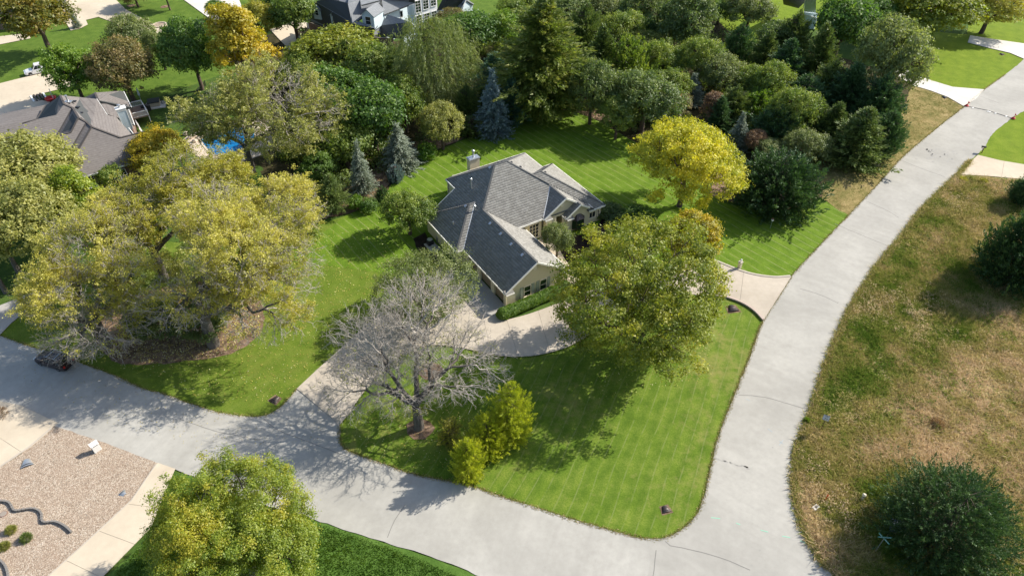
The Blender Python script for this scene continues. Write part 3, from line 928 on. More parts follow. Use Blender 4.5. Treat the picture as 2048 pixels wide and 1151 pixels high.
EL3 = [(u, v, 3.6 + sl * (u - 12.68)) for u, v in ((12.68, 9.9), (16.35, 9.9), (16.35, 13.9), (12.68, 10.25))]
ER3 = [(u, v, 3.6 + sl * (20.02 - u)) for u, v in ((16.35, 9.9), (20.02, 9.9), (20.02, 13.0), (16.35, 13.9))]
ps = (4.62 - 2.95) / 2.5
QL3 = [(u, v, 2.95 + ps * (u - 16.0)) for u, v in ((16.0, 9.1), (18.5, 9.1), (18.5, 13.0), (16.0, 13.0))]
QR3 = [(u, v, 2.97 + ps * (21.0 - u)) for u, v in ((18.5, 9.1), (21.0, 9.1), (21.0, 13.0), (18.5, 13.0))]
rs_ = (7.26 - 2.75) / 6.98
RR3 = [(23.2, 9.2, 2.75), (23.2, 23.15, 2.75), (16.22, 16.17, 7.26)]
RF3 = [(u, v, 2.75 + rs_ * (v - 9.2)) for u, v in ((23.2, 9.2), (16.22, 16.17), (13.5, 16.17), (13.5, 14.5), (18.0, 11.6), (20.3, 9.2))]
RB3 = [(u, v, 2.75 + rs_ * (23.15 - v)) for u, v in ((23.2, 23.15), (16.22, 16.17), (14.0, 16.17), (14.0, 19.5), (19.0, 23.15))]
bs = (5.9 - 2.75) / 5.1
BL3 = [(-1.08, 10.95, 2.75), (-1.08, 21.15, 2.75), (4.0, 16.05, 5.9)]
BF3 = [(u, v, 2.752 + bs * (v - 10.95)) for u, v in ((-1.08, 10.95), (4.0, 16.05), (4.95, 16.05), (0.02, 10.95))]
BB3 = [(u, v, 2.752 + bs * (21.15 - v)) for u, v in ((-1.08, 21.15), (4.0, 16.05), (4.95, 16.05), (0.02, 21.15))]
roof = roof_part(house, [PL3, GR3, MF3, MR3, MB3, EL3, ER3, QL3, QR3, RR3, RF3, RB3, BL3, BF3, BB3], M['shingle'], 1)
tag(roof, 'slate grey shingled roof of hips and gables')
hz9 = 9.06
caps(roof, [((4.9, 0, 5.91), (4.93, 13.83, 5.93)), ((4.95, 13.83, 5.94), (9.78, 18.66, zr)), ((9.78, 18.66, zr), (11.9, 18.66, zr)), ((11.9, 18.66, zr), (16.35, 13.98, 6.15)),
            ((9.78, 18.66, zr), (4.4, 24.04, 5.59)), ((11.9, 18.66, zr), (20.6, 27.3, 3.47)), ((16.35, 9.9, 5.97), (16.35, 13.9, 5.97)), ((18.5, 9.1, 4.62), (18.5, 11.0, 4.62)),
            ((23.2, 9.2, 2.77), (16.22, 16.17, 7.26)), ((23.2, 23.15, 2.77), (16.22, 16.17, 7.26)), ((16.22, 16.17, 7.26), (14.7, 16.17, 7.26)),
            ((-1.08, 10.95, 2.77), (4.0, 16.05, 5.9)), ((-1.08, 21.15, 2.77), (4.0, 16.05, 5.9)), ((4.0, 16.05, 5.9), (4.9, 16.05, 5.9))], M['cap'])
M['valley'] = plain('valley_metal', (0.62, 0.63, 0.62), 0.5, 0.2, var=0.1)
for a, b in (((12.72, 10.22, 3.66), (16.3, 13.85, 5.99)), ((0.05, 10.98, 2.80), (4.85, 16.0, 5.93)), ((20.45, 10.6, 3.55), (20.95, 9.4, 3.05))):
    vm = MB(); vm.bar((a[0], a[1], a[2] + 0.03), (b[0], b[1], b[2] + 0.03), 0.12, 0.02)
    vm.build('valley_flashing', M['valley'], roof)
edges_bar(house, 'fascia', [((0, -0.02, 2.75), (0, 10.93, 2.75)), ((0, -0.02, 2.73), (4.9, -0.02, 5.90)), ((4.9, -0.02, 5.90), (9.82, -0.02, 2.73)), ((9.82, 0, 2.75), (9.82, 10.3, 2.75)),
                            ((-1.1, 10.93, 2.75), (-1.1, 21.17, 2.75)), ((-1.1, 10.93, 2.75), (0.0, 10.93, 2.75)), ((8.5, 10.18, 3.6), (12.7, 10.18, 3.6)),
                            ((12.66, 9.88, 3.6), (16.35, 9.88, 5.96)), ((16.35, 9.88, 5.96), (19.0, 9.88, 4.26)), ((12.66, 9.88, 3.6), (12.66, 10.3, 3.6)), ((16.0, 9.08, 2.95), (16.0, 10.2, 2.95)),
                            ((16.0, 9.07, 2.94), (18.5, 9.07, 4.61)), ((18.5, 9.07, 4.61), (20.2, 9.07, 3.49)), ((20.2, 9.18, 2.75), (23.22, 9.18, 2.75)), ((23.22, 9.18, 2.75), (23.22, 23.17, 2.75)),
                            ((20.6, 23.17, 2.75), (23.22, 23.17, 2.75)), ((20.62, 22.3, 3.45), (20.62, 27.32, 3.45)), ((7.1, 27.32, 3.5), (20.62, 27.32, 3.5)), ((4.38, 21.15, 5.58), (4.38, 24.06, 5.58)),
                            ((0, 21.17, 2.73), (4.38, 21.17, 5.56))], M['fascia'])
# eave returns on the gables
er = MB(); er.slab([(0.0, -0.35, 2.73), (1.25, -0.35, 2.73), (1.25, 0.42, 3.02), (0.0, 0.42, 3.02)], 0.12)
er.build('eave_return', M['shingle'], roof); er = MB()
er.slab([(8.55, -0.35, 2.73), (9.8, -0.35, 2.73), (9.8, 0.42, 3.02), (8.55, 0.42, 3.02)], 0.12)
er.build('eave_return', M['shingle'], roof); er = MB()
er.slab([(12.7, 9.55, 3.55), (13.95, 9.55, 3.55), (13.95, 10.5, 3.85), (12.7, 10.5, 3.85)], 0.12)
er.build('eave_return', M['shingle'], roof); er = MB()
er.slab([(16.0, 8.75, 2.9), (17.2, 8.75, 2.9), (17.2, 9.5, 3.15), (16.0, 9.5, 3.15)], 0.12)
er.build('eave_return', M['shingle'], roof)
er = MB()
for a, b in (((0, -0.37, 2.69), (1.25, -0.37, 2.69)), ((8.55, -0.37, 2.69), (9.8, -0.37, 2.69)), ((12.7, 9.53, 3.51), (13.95, 9.53, 3.51)), ((16.0, 8.73, 2.86), (17.2, 8.73, 2.86))):
    er = MB(); er.bar(a, b, 0.06, 0.16); er.build('fascia', M['fascia'], house)

# walls
w = MB()
# garage front gable wall (v = 0.45)
w.extr([(0.4, 0.45, 0), (9.4, 0.45, 0), (9.4, 0.45, 2.85), (4.9, 0.45, 5.68), (0.4, 0.45, 2.85)], (0, 0.25, 0))
w.box((9.28, 5.7, 1.4), (0.24, 10.1, 2.8))
# garage door wall: piers and header
for v0, v1 in ((0.70, 0.95), (3.42, 4.32), (7.05, 7.98), (10.35, 11.35)):
    w.box((0.52, (v0 + v1) / 2, 1.36), (0.24, v1 - v0, 2.72))
for v0, v1 in ((0.95, 3.42), (4.32, 7.05), (7.98, 10.35)):
    w.box((0.52, (v0 + v1) / 2, 2.52), (0.236, v1 - v0, 0.44))
# wing on the left
w.box((-0.58, 16.05, 1.37), (0.24, 9.4, 2.74)); w.box((0.0, 11.47, 1.37), (0.92, 0.24, 2.738)); w.box((2.0, 20.63, 1.37), (5.0, 0.24, 2.738))
# great-room block
w.box((4.92, 22.4, 2.65), (0.24, 3.2, 5.3)); w.box((7.2, 24.8, 2.2), (4.4, 0.24, 4.4)); w.box((14.0, 26.8, 1.7), (12.6, 0.24, 3.4)); w.box((7.7, 25.8, 1.6), (0.24, 2.1, 3.2)); w.box((20.1, 25.0, 1.7), (0.24, 4.0, 3.4))
# front wall of the main block and the entry
w.box((10.95, 10.77, 1.74), (3.6, 0.24, 3.46)); w.box((14.0, 10.32, 1.74), (1.5, 0.24, 3.5)); w.box((13.3, 10.6, 1.74), (0.24, 0.5, 3.49))
w.extr([(13.1, 10.25, 3.0), (19.7, 10.25, 3.0), (19.7, 10.25, 3.75), (16.35, 10.25, 5.75), (13.1, 10.25, 3.75)], (0, 0.2, 0))
w.box((15.2, 12.0, 1.5), (3.0, 0.2, 3.0))
w.extr([(16.4, 9.5, -0.1), (20.45, 9.5, -0.1), (20.45, 9.5, 3.05), (18.5, 9.5, 4.40), (16.4, 9.5, 3.05)], (0, 0.22, 0))
w.box((16.52, 10.6, 1.5), (0.24, 2.0, 3.0)); w.box((21.65, 9.75, 1.32), (2.4, 0.24, 2.84)); w.box((22.73, 16.2, 1.32), (0.24, 12.8, 2.84)); w.box((21.5, 22.7, 1.32), (2.6, 0.24, 2.84))
wall = w.build('wall', M['stucco'], house)
# soffit under the garage eave and slab at the doors
w = MB(); w.box((0.22, 5.5, 2.60), (0.36, 10.6, 0.03)); w.box((9.6, 5.5, 2.60), (0.36, 10.6, 0.03)); w.box((10.6, 10.42, 3.44), (4.2, 0.45, 0.03))
w.build('soffit', M['soffit'], house)
gar = MB(); gar.box((-1.3, 5.6, 0.16), (3.4, 11.2, 0.03)); gar.build('garage_apron', M['grey_slab'], house)
for v0, v1 in ((0.95, 3.42), (4.32, 7.05), (7.98, 10.35)):
    d = MB(); d.box((0.72, (v0 + v1) / 2, 1.2), (0.06, v1 - v0, 2.4)); do = d.build('garage_door', M['door_line'], house)
    for k in range(4):
        d = MB(); d.box((0.675, (v0 + v1) / 2, 0.30 + 0.585 * k), (0.03, v1 - v0 - 0.06, 0.55)); d.build('panel', M['door_tan'], do)
for v in (0.82, 3.87, 7.5, 10.6):
    d = MB(); d.box((0.37, v, 1.25), (0.07, 0.18, 2.5)); d.build('door_trim', M['stucco_trim'], house)
# garage gable windows with shutters
AX, OUT = (1, 0), (0, -1)
for cx in (3.68, 6.18):
    window(house, (cx, 0.45, 1.35), 1.15, 1.85, AX, OUT, M['stucco_trim'], M['glass_green'], 1, 2)
for cx in (2.78, 4.56, 5.3, 7.04):
    s_ = MB(); s_.box((cx, 0.41, 1.33), (0.42, 0.06, 1.95))
    so_ = s_.build('shutter', M['shutter'], house)
    for k in range(12):
        l_ = MB(); l_.box((cx, 0.372, 0.47 + k * 0.156), (0.34, 0.02, 0.11)); l_.build('louvre', M['shutter'], so_)
def ring(parent, c, r, mat):
    a = MB(); n = 20
    pth = [(c[0] + r * math.cos(2 * math.pi * k / n), c[1], c[2] + r * math.sin(2 * math.pi * k / n)) for k in range(n + 1)]
    a.tube(pth, 0.05, 6, False)
    o = a.build('gable_vent', mat, parent)
    b = MB(); b.extr([(c[0] + r * 0.95 * math.cos(2 * math.pi * k / n), c[1] - 0.02, c[2] + r * 0.95 * math.sin(2 * math.pi * k / n)) for k in range(n)], (0, 0.03, 0))
    b.build('vent_face', M['stucco_trim'], o)
ring(house, (4.85, 0.40, 4.75), 0.33, M['stucco_trim'])
ring(house, (16.0, 10.2, 4.85), 0.34, M['stucco_trim'])
# side windows and pipes of the left wing (u = -0.7)
window(house, (-0.70, 13.9, 1.75), 1.9, 0.95, (0, 1), (-1, 0), M['stucco_trim'], M['glass'], 2, 1)
for v_, h_ in ((15.9, 1.3), (17.6, 1.0), (12.4, 0.8)):
    p_ = MB(); p_.box((-0.78, v_, h_ * 0.6), (0.14, 0.35, h_)); p_.build('meter_box', M['metal'], house)
dsp = MB(); dsp.tube([(0.33, 0.36, 2.65), (0.33, 0.36, 0.1)], 0.05, 6); dsp.build('downspout', M['stucco_trim'], house)
dsp = MB(); dsp.tube([(-0.76, 11.42, 2.65), (-0.76, 11.42, 0.1)], 0.05, 6); dsp.build('downspout', M['stucco_trim'], house)
# tall dining-room window, entry door, small right window
window(house, (11.42, 10.65, 1.65), 1.75, 2.55, AX, OUT, M['stucco_trim'], M['glass'], 3, 4)
dd = MB(); dd.box((15.3, 11.86, 1.15), (1.7, 0.08, 2.3)); dd.build('front_door', M['wood'], house)
col_ = MB(); col_.box((16.05, 9.75, 1.4), (0.4, 0.4, 2.8)); col_.box((14.85, 10.3, 1.5), (0.28, 0.3, 3.0)); col_.build('porch_post', M['stucco_trim'], house)
window(house, (21.2, 9.63, 1.55), 1.25, 1.15, AX, OUT, M['stucco_trim'], M['glass'], 2, 1)
window(house, (22.3, 9.63, 1.55), 0.4, 1.15, AX, OUT, M['stucco_trim'], M['glass'], 1, 1)
# bay window with its own dark hood
bay = MB()
bp = [(17.45, 9.5), (17.85, 8.95), (19.15, 8.95), (19.55, 9.5)]
bay.prism(bp, 0.35, 0.62); bay.prism(bp, 1.92, 2.06)
for x, y in bp: bay.box((x, y, 1.27), (0.08, 0.08, 1.34))
bo = bay.build('bay_window', M['bronze'], house)
for a, b in zip(bp[:-1], bp[1:]):
    p_ = MB(); p_.extr([(a[0], a[1], 0.62), (b[0], b[1], 0.62), (b[0], b[1], 1.92), (a[0], a[1], 1.92)], (0, 0.03, 0)); p_.build('pane', M['glass_green'], bo)
hd = MB()
top = [(18.2, 9.5, 2.75), (18.8, 9.5, 2.75)]
base_ = [(17.35, 9.5, 2.06), (17.80, 8.85, 2.06), (19.20, 8.85, 2.06), (19.65, 9.5, 2.06)]
hd.add(base_ + top, [(0, 1, 4), (1, 2, 5, 4), (2, 3, 5), (0, 3, 2, 1), (0, 4, 5, 3)])
hd.build('bay_hood', M['bronze'], bo)
# chimney
ch = MB(); ch.box((11.25, 27.85, 2.6), (1.75, 1.0, 5.2)); co = ch.build('chimney', M['stucco'], house)
cc = MB(); cc.box((11.25, 27.85, 5.26), (1.95, 1.2, 0.12)); cc.box((11.25, 27.85, 5.36), (1.7, 0.95, 0.08)); cc.build('chimney_cap', M['metal'], co)
fl = MB(); fl.lathe((11.3, 27.85, 5.4), [(0.14, 0), (0.14, 0.9), (0.24, 0.92), (0.24, 1.1), (0.10, 1.22)], 12); fl.build('flue', M['metal'], co)
# roof furniture: box vents, pipes
def onPL(u, v, dz=0.0): return (u, v, PLz(u) + dz)
def tilt_box(mb, c, s, slope_axis='u', sgn=1):
    a = math.atan(sl) * sgn
    Mx = Matrix.Rotation(-a, 3, 'Y') if slope_axis == 'u' else Matrix.Rotation(a, 3, 'X')
    mb.box(c, s, M=Mx)
for v in (2.6, 5.3, 8.0, 10.8):
    b = MB(); tilt_box(b, onPL(4.25, v, 0.17), (0.42, 0.38, 0.20)); b.build('roof_vent', M['metal'], house, bevel=0.03)
for u, v in ((3.4, 16.35),):
    b = MB(); tilt_box(b, (u, v - 0.2, 5.75), (0.42, 0.38, 0.2)); b.build('roof_vent', M['metal'], house, bevel=0.03)
b = MB(); tilt_box(b, onPL(9.1, 18.9, 0.17), (0.42, 0.38, 0.20)); b.build('roof_vent', M['metal'], house, bevel=0.03)
for u, v, h in ((5.75, 18.6, 1.5), (4.2, 14.9, 0.55)):
    b = MB(); b.lathe(onPL(u, v, 0), [(0.09, 0), (0.09, h), (0.17, h + 0.01), (0.17, h + 0.22), (0.05, h + 0.3)], 8); b.build('vent_pipe', M['metal'], house)
b = MB(); b.lathe((0.9, 15.4, 4.0), [(0.07, -0.1), (0.07, 0.45)], 8); b.build('vent_pipe', M['metal'], house)
for u, v in ((9.95, 18.95), (10.6, 18.98), (11.2, 18.98), (12.5, 18.5), (13.5, 17.6), (16.9, 16.1)):
    z_ = min(9.06, 3.5 + mbk * (27.3 - v)) if u < 12 else 3.45 + mr * (20.6 - u)
    if u > 16: z_ = 2.75 + rs_ * (23.2 - u)
    b = MB(); b.box((u, v, z_ + 0.12), (0.28, 0.28, 0.16)); b.build('turtle_vent', M['dark_metal'], house)

def in_house(u, v):
    """house coordinates to the world"""
    c, s = math.cos(HZ), math.sin(HZ)
    return (HO[0] + u * c - v * s, HO[1] + u * s + v * c)

# air conditioner on its pad
x, y = in_house(-1.95, 17.2)
ac = empty('air_conditioner', (x, y, 0.06), HZ)
tag(ac, 'grey air conditioning unit on a concrete pad beside the garage wing', 'air conditioner')
b = MB(); b.box((0, -0.3, 0.08), (1.5, 2.4, 0.16)); b.build('pad', M['curb'], ac)
b = MB(); b.box((0, 0.35, 0.60), (0.85, 0.85, 0.85)); cb = b.build('cabinet', M['dark_metal'], ac, bevel=0.05)
b = MB(); b.lathe((0, 0.35, 1.03), [(0.40, 0), (0.40, 0.05), (0.30, 0.07), (0.1, 0.10)], 16); b.build('fan_grille', M['metal'], cb)
b = MB(); b.box((0.05, -0.75, 0.42), (0.55, 0.45, 0.5)); b.build('junction_box', M['metal'], ac, bevel=0.03)

# ------------------------------------------------------------------ facet houses in the distance: every face a real sloping or upright plane
def facet(parent, faces, mat, seed, expo=0.45, width=0.6, thick=0.25, name='roof'):
    planes = [[G3(*p) for p in f] for f in faces]
    rb = MB()
    for p in planes: rb.slab(p, thick)
    ro = rb.build(name, M['roof_under'], parent)
    # triangulate every facet so each shingled piece is flat
    tris = []
    for p in planes:
        for t in tessellate_polygon([[Vector(q) for q in p]]):
            tris.append([p[t[0]], p[t[1]], p[t[2]]])
    rnd_ = random.Random(seed)
    V, F, R = [], [], []
    for t_ in planes:
        # fan the polygon itself; fine shingle relief comes from the courses below when the face is planar
        b_ = len(V)
    mbv = MB()
    for p in planes:
        n = len(p)
        if sum(p[i][0] * p[(i + 1) % n][1] - p[(i + 1) % n][0] * p[i][1] for i in range(n)) < 0: p = p[::-1]
        tt = tessellate_polygon([[Vector(q) for q in p]])
        mbv.add([(q[0], q[1], q[2] + 0.02) for q in p], [tuple(t) for t in tt])
    so = mbv.build('shingle_cover', mat, ro)
    so['kind'] = 'stuff'
    return ro

def roofmat(name, cols, ang):
    t = NT(name)
    p = t.mapv(t.pos(), (1, 1, 1.2), (0, 0, -ang))
    nz = t.noise(1.0, 2, 0.7, t.mapv(p, (2.2, 2.2, 6.0)))
    n2 = t.noise(0.3, 3, 0.6)
    f = t.math('ADD', t.math('MULTIPLY', nz, 0.7), t.math('MULTIPLY', n2, 0.3))
    c = t.ramp(f, [(0.3, cols[0]), (0.5, cols[1]), (0.72, cols[2])])
    sx = t.n('ShaderNodeSeparateXYZ'); t.l(t.pos(), sx.inputs[0])
    ln = t.math('LESS_THAN', t.math('FRACT', t.math('MULTIPLY', sx.outputs[2], 5.0)), 0.22)
    c = t.mix(t.math('MULTIPLY', ln, 0.35), c, tuple(x * 0.6 for x in cols[0]))
    return t.principled(c, 0.95, t.bump(ln, -0.5, 0.03), spec=0.15)
M['roof_brown'] = roofmat('brown_grey_roof', [(0.145, 0.130, 0.122), (0.182, 0.165, 0.156), (0.22, 0.202, 0.192)], math.radians(34))
M['roof_blue'] = roofmat('blue_grey_roof', [(0.18, 0.19, 0.20), (0.23, 0.24, 0.255), (0.29, 0.30, 0.315)], math.radians(20))

def ra(X, Y, z): return (X / 5.7556, 170 + Y / 5.7556, z)
def rb_(X, Y, z): return (150 + X / 5.479, 170 + Y / 5.479, z)
def wallq(mb, a, b, z0, t=0.2):
    """upright wall from ground line under 3D points a-b (world) down to z0"""
    d = Vector((b[0] - a[0], b[1] - a[1], 0))
    if d.length < 0.01: return
    n_ = Vector((-d.y, d.x, 0)).normalized() * t
    mb.extr([(a[0], a[1], z0), (b[0], b[1], z0), (b[0], b[1], b[2]), (a[0], a[1], a[2])], tuple(n_))

nb = empty('brick_house', (*G(165, 300), 0))
tag(nb, 'brown brick house under a big brown grey roof at the left edge', 'house')
nbc = Vector(nb.location)
def child_world(o, parent):
    o.parent = parent
    o.matrix_parent_inverse = parent.matrix_basis.inverted()
    return o
NO = Vector(G(*rb_(75, 1015, 3)[:2], 3.0)); NTH = math.radians(34)
NU, NV = Vector((math.cos(NTH), math.sin(NTH))), Vector((-math.sin(NTH), math.cos(NTH)))
def onp(p, c, m=0.6, axis=1):
    """height of the photo point p when it lies on the roof plane z = c + m * v (or u)"""
    z = 4.0
    for _ in range(60):
        q = Vector(G(p[0], p[1], z)) - NO
        z = z + 0.35 * ((c + m * (q.dot(NV) if axis else q.dot(NU))) - z)
    return (p[0], p[1], z)
def pa(X, Y, c): return onp(ra(X, Y, 0), c)
def pb(X, Y, c): return onp(rb_(X, Y, 0), c)
C0, C1, C2, C3 = 3.0, 2.2, -0.3, -7.6
eaveL, eaveR, eaveRR = rb_(-40, 1048, 3.0), rb_(530, 885, 3.0), rb_(790, 812, 3.0)
K1, K0, K1r = pb(765, 510, C0), pb(500, 578, C0), pb(800, 560, C0)
h185, h155 = pb(185, 460, C0), pa(1000, 430, C1)
a905, a840, a740, a700 = pa(905, 375, C1), pa(840, 265, C2), pa(740, 220, C2), ra(695, 120, 8.8)
v730, v805 = pa(690, 970, C1), pa(790, 945, C0)
r650, r430, r820 = pa(650, 590, C1), pa(430, 650, C1), pa(820, 545, C1)
g430, g265 = pa(430, 395, C3), pa(265, 440, C3)
faces = [
    [eaveL, eaveR, eaveRR, K1r, K1, K0, h185, v805],
    [h155, h185, v805, v730],
    [h155, v730, pa(560, 1080, C1), pa(480, 985, C1), r430, r650, r820, a905],
    [a840, a905, r820, pa(650, 600, C2)],
    [a740, a840, pa(650, 610, C2), pa(430, 670, C2), pa(340, 640, C2), pa(265, 450, C2), pa(430, 395, C2), pa(650, 345, C2)],
    [a700, a740, pa(650, 350, C2), g430, ra(530, 235, g430[2])],
    [pa(-120, 500, C3), g265, g430, pa(470, 470, C3), pa(360, 660, C3), pa(200, 700, C3), pa(-120, 760, C3)],
    [ra(-120, 365, 3.2), ra(130, 310, 3.2), ra(530, 228, 3.6), g430, g265, pa(-120, 500, C3)],
    [a700, ra(905, 140, 7.0), rb_(240, 155, 6.6), rb_(355, 330, 6.2), rb_(450, 350, 5.6), rb_(620, 540, 4.0), K0, h185, h155, a905, a840, a740],
    [rb_(100, 140, 5.6), rb_(220, 85, 6.6), rb_(255, 150, 6.3), rb_(240, 155, 6.2)],
    [rb_(220, 85, 6.6), rb_(500, 65, 5.4), rb_(360, 112, 5.9), rb_(590, 190, 3.9), rb_(620, 245, 3.2), rb_(255, 170, 6.0)],
    [rb_(500, 65, 5.4), rb_(535, 72, 5.0), rb_(600, 200, 3.6), rb_(590, 190, 3.9), rb_(360, 112, 5.9)],
    [rb_(270, 185, 5.4), rb_(520, 262, 4.6), rb_(530, 270, 4.5), rb_(360, 322, 5.3)],
    [rb_(360, 322, 5.3), rb_(530, 270, 4.5), rb_(590, 270, 3.4), rb_(650, 440, 3.2), rb_(460, 355, 4.8)],
]
for o_ in [facet(None, faces, M['roof_brown'], 3)]:
    child_world(o_, nb)
wl = MB()
for a, b in ((eaveL, eaveR), (eaveR, eaveRR)):
    a, b = (a[0], a[1], a[2]), (b[0], b[1], b[2])
    A, B = G3(*a), G3(*b)
    off = Vector((A[1] - B[1], B[0] - A[0], 0)).normalized() * 0.45
    wallq(wl, (A[0] + off.x, A[1] + off.y, 2.9), (B[0] + off.x, B[1] + off.y, 2.9), 0)
A, B = G3(*eaveRR), G3(*rb_(650, 440, 3.2))
wallq(wl, (A[0] - 0.4, A[1], 2.8), (B[0] - 0.4, B[1], 2.8), 0)
A, B = G3(*rb_(650, 440, 3.2)), G3(*rb_(620, 245, 3.2))
wallq(wl, (A[0] - 0.4, A[1], 2.7), (B[0] - 0.4, B[1], 2.7), 0)
A, B = G3(*rb_(620, 245, 3.2)), G3(*rb_(535, 72, 5.0))
wallq(wl, (A[0] - 0.4, A[1], 2.7), (B[0] - 0.4, B[1], 2.7), 0)
child_world(wl.build('wall', M['brick'], None), nb)
A, B = Vector(G3(*eaveL)), Vector(G3(*eaveRR))
d_ = (B - A).normalized(); n2_ = Vector((d_.y, -d_.x, 0))
tr = MB(); tr.bar(A + n2_ * 0.05, B + n2_ * 0.05, 0.10, 0.22); child_world(tr.build('gutter', M['white'], None), nb)
for px_ in ((178, 358), (240, 341), (295, 328)):
    x_, y_ = G(px_[0], px_[1], 1.6)
    t_ = ((x_ - A.x) * d_.x + (y_ - A.y) * d_.y)
    p0 = A + d_ * t_ - n2_ * 0.42
    w_ = window(None, (p0.x, p0.y, 1.55), 1.5, 1.7, (d_.x, d_.y), (n2_.x, n2_.y), M['white'], M['glass'], 2, 1)
    child_world(w_, nb)
tr = MB()
for a_, b_ in ((rb_(240, 155, 6.4), rb_(355, 330, 6.0)), (rb_(535, 72, 5.1), rb_(620, 245, 3.3)), (rb_(590, 270, 3.5), rb_(655, 440, 3.3)), (rb_(590, 470, 3.8), rb_(640, 535, 3.4))):
    tr.bar(G3(*a_), G3(*b_), 0.12, 0.16)
child_world(tr.build('rake_trim', M['white'], None), nb)
# dark gutter step behind
tr = MB(); tr.bar(G3(*rb_(265, 178, 5.8)), G3(*rb_(600, 250, 3.4)), 0.5, 0.35); child_world(tr.build('dormer_wall', M['roof_under'], None), nb)
cp = MB()
for a_, b_ in ((a700, a740), (a740, a840), (a840, a905), (a905, h155), (h155, h185), (h185, K0), (K0, K1), (a905, r820), (a840, pa(650, 600, C2)), (h155, v730), (r430, r650), (r650, r820), (h185, v805), (rb_(220, 85, 6.7), rb_(255, 165, 6.3)), (ra(530, 235, g430[2]), g430), (g430, g265)):
    cp.bar(Vector(G3(*a_)) + Vector((0, 0, 0.06)), Vector(G3(*b_)) + Vector((0, 0, 0.06)), 0.30, 0.08)
child_world(cp.build('ridge_cap', M['cap_brown'], None, kind='stuff'), nb)
# tall pale chimney chase
x_, y_ = G(254, 243, 3.2)
ck = MB(); ck.box((0, 0, 3.4), (1.5, 1.1, 6.4)); cko = ck.build('chimney', M['siding_blue'], None); cko.location = (G(252, 256, 3.0)[0] + 0.2, G(252, 256, 3.0)[1] + 0.3, 0.0); cko.rotation_euler = (0, 0, math.radians(34))
child_world(cko, nb)
ck = MB()
for sx in (-1, 1): ck.box((sx * 0.70, -0.56, 3.3), (0.14, 0.06, 6.5))
ck.box((0, -0.56, 6.4), (1.5, 0.07, 0.3)); ck.box((0, 0, 6.66), (1.7, 1.3, 0.12)); o_ = ck.build('chimney_trim', M['white'], None); o_.parent = cko
ck = MB(); ck.lathe((-0.1, 0, 6.72), [(0.22, 0), (0.22, 0.35), (0.32, 0.37), (0.32, 0.5), (0.1, 0.6)], 12); o_ = ck.build('flue', M['metal'], None); o_.parent = cko
# skylight and vents
sk = MB(); A = Vector(G3(*rb_(575, 705, 4.6))); B = Vector(G3(*rb_(610, 690, 4.65))); C_ = Vector(G3(*rb_(645, 750, 4.1))); D_ = Vector(G3(*rb_(600, 765, 4.05)))
up_ = Vector((0, 0, 0.30))
sk.slab([tuple(p + up_) for p in (A, B, C_, D_)], 0.25); sko = child_world(sk.build('skylight', M['bronze'], None), nb)
sk = MB(); cn = (A + B + C_ + D_) / 4
sk.slab([tuple(cn + (p - cn) * 0.8 + up_ + Vector((0, 0, 0.02))) for p in (A, B, C_, D_)], 0.03); child_world(sk.build('pane', M['glass_green'], None), sko)
for p_, z_, big in (((760, 250), 8.2, 1), ((925, 405), 7.7, 1), ((850, 187), 8.2, 0), ((890, 255), 8.0, 0), ((928, 320), 7.7, 0), ((785, 190), 8.6, 2)):
    q = G3(*ra(*p_, z_))
    b = MB()
    if big == 1: b.lathe(q, [(0.15, -0.3), (0.15, 0.1), (0.38, 0.15), (0.38, 0.3), (0.15, 0.42)], 12)
    elif big == 2: b.box(q, (1.2, 0.7, 0.12)); b.lathe(q, [(0.12, 0), (0.12, 0.9), (0.2, 0.95), (0.2, 1.1)], 8)
    else: b.box(q, (0.7, 0.45, 0.16))
    child_world(b.build('roof_vent', M['dark_metal'] if big != 2 else M['metal'], None), nb)

# timber deck with white rail behind the brick house, and its furniture
dk = empty('deck', (*G(277, 238), 0), math.radians(34))
tag(dk, 'raised deck with white railings behind the brick house', 'deck')
M['deckwood'] = plain('weathered_deck', (0.30, 0.22, 0.17), 0.85, var=0.25, scale=4)
fl_ = MB(); fl_.box((0, 0, 1.3), (3.6, 5.0, 0.12)); flo = fl_.build('floor', M['deckwood'], dk)
for k in range(16):
    b = MB(); b.box((-1.7 + k * 0.226, 0, 1.385), (0.20, 5.0, 0.035)); b.build('board', M['deckwood'], flo)
for sx, sy in ((-1.7, -2.4), (1.7, -2.4), (1.7, 2.4), (-1.7, 2.4)):
    b = MB(); b.box((sx, sy, 1.2), (0.14, 0.14, 2.4)); b.build('post', M['white'], dk)
for a_, b_ in (((-1.7, -2.4), (1.7, -2.4)), ((1.7, -2.4), (1.7, 2.4)), ((-1.7, 2.4), (1.7, 2.4))):
    b = MB(); b.bar((*a_, 2.35), (*b_, 2.35), 0.12, 0.10); b.bar((*a_, 1.5), (*b_, 1.5), 0.08, 0.08); b.build('rail', M['white'], dk)
    L = math.hypot(b_[0] - a_[0], b_[1] - a_[1]); n = int(L / 0.16)
    b = MB()
    for k in range(1, n):
        t_ = k / n; b.box((a_[0] + (b_[0] - a_[0]) * t_, a_[1] + (b_[1] - a_[1]) * t_, 1.92), (0.045, 0.045, 0.8))
    b.build('baluster', M['white'], dk, kind='stuff')
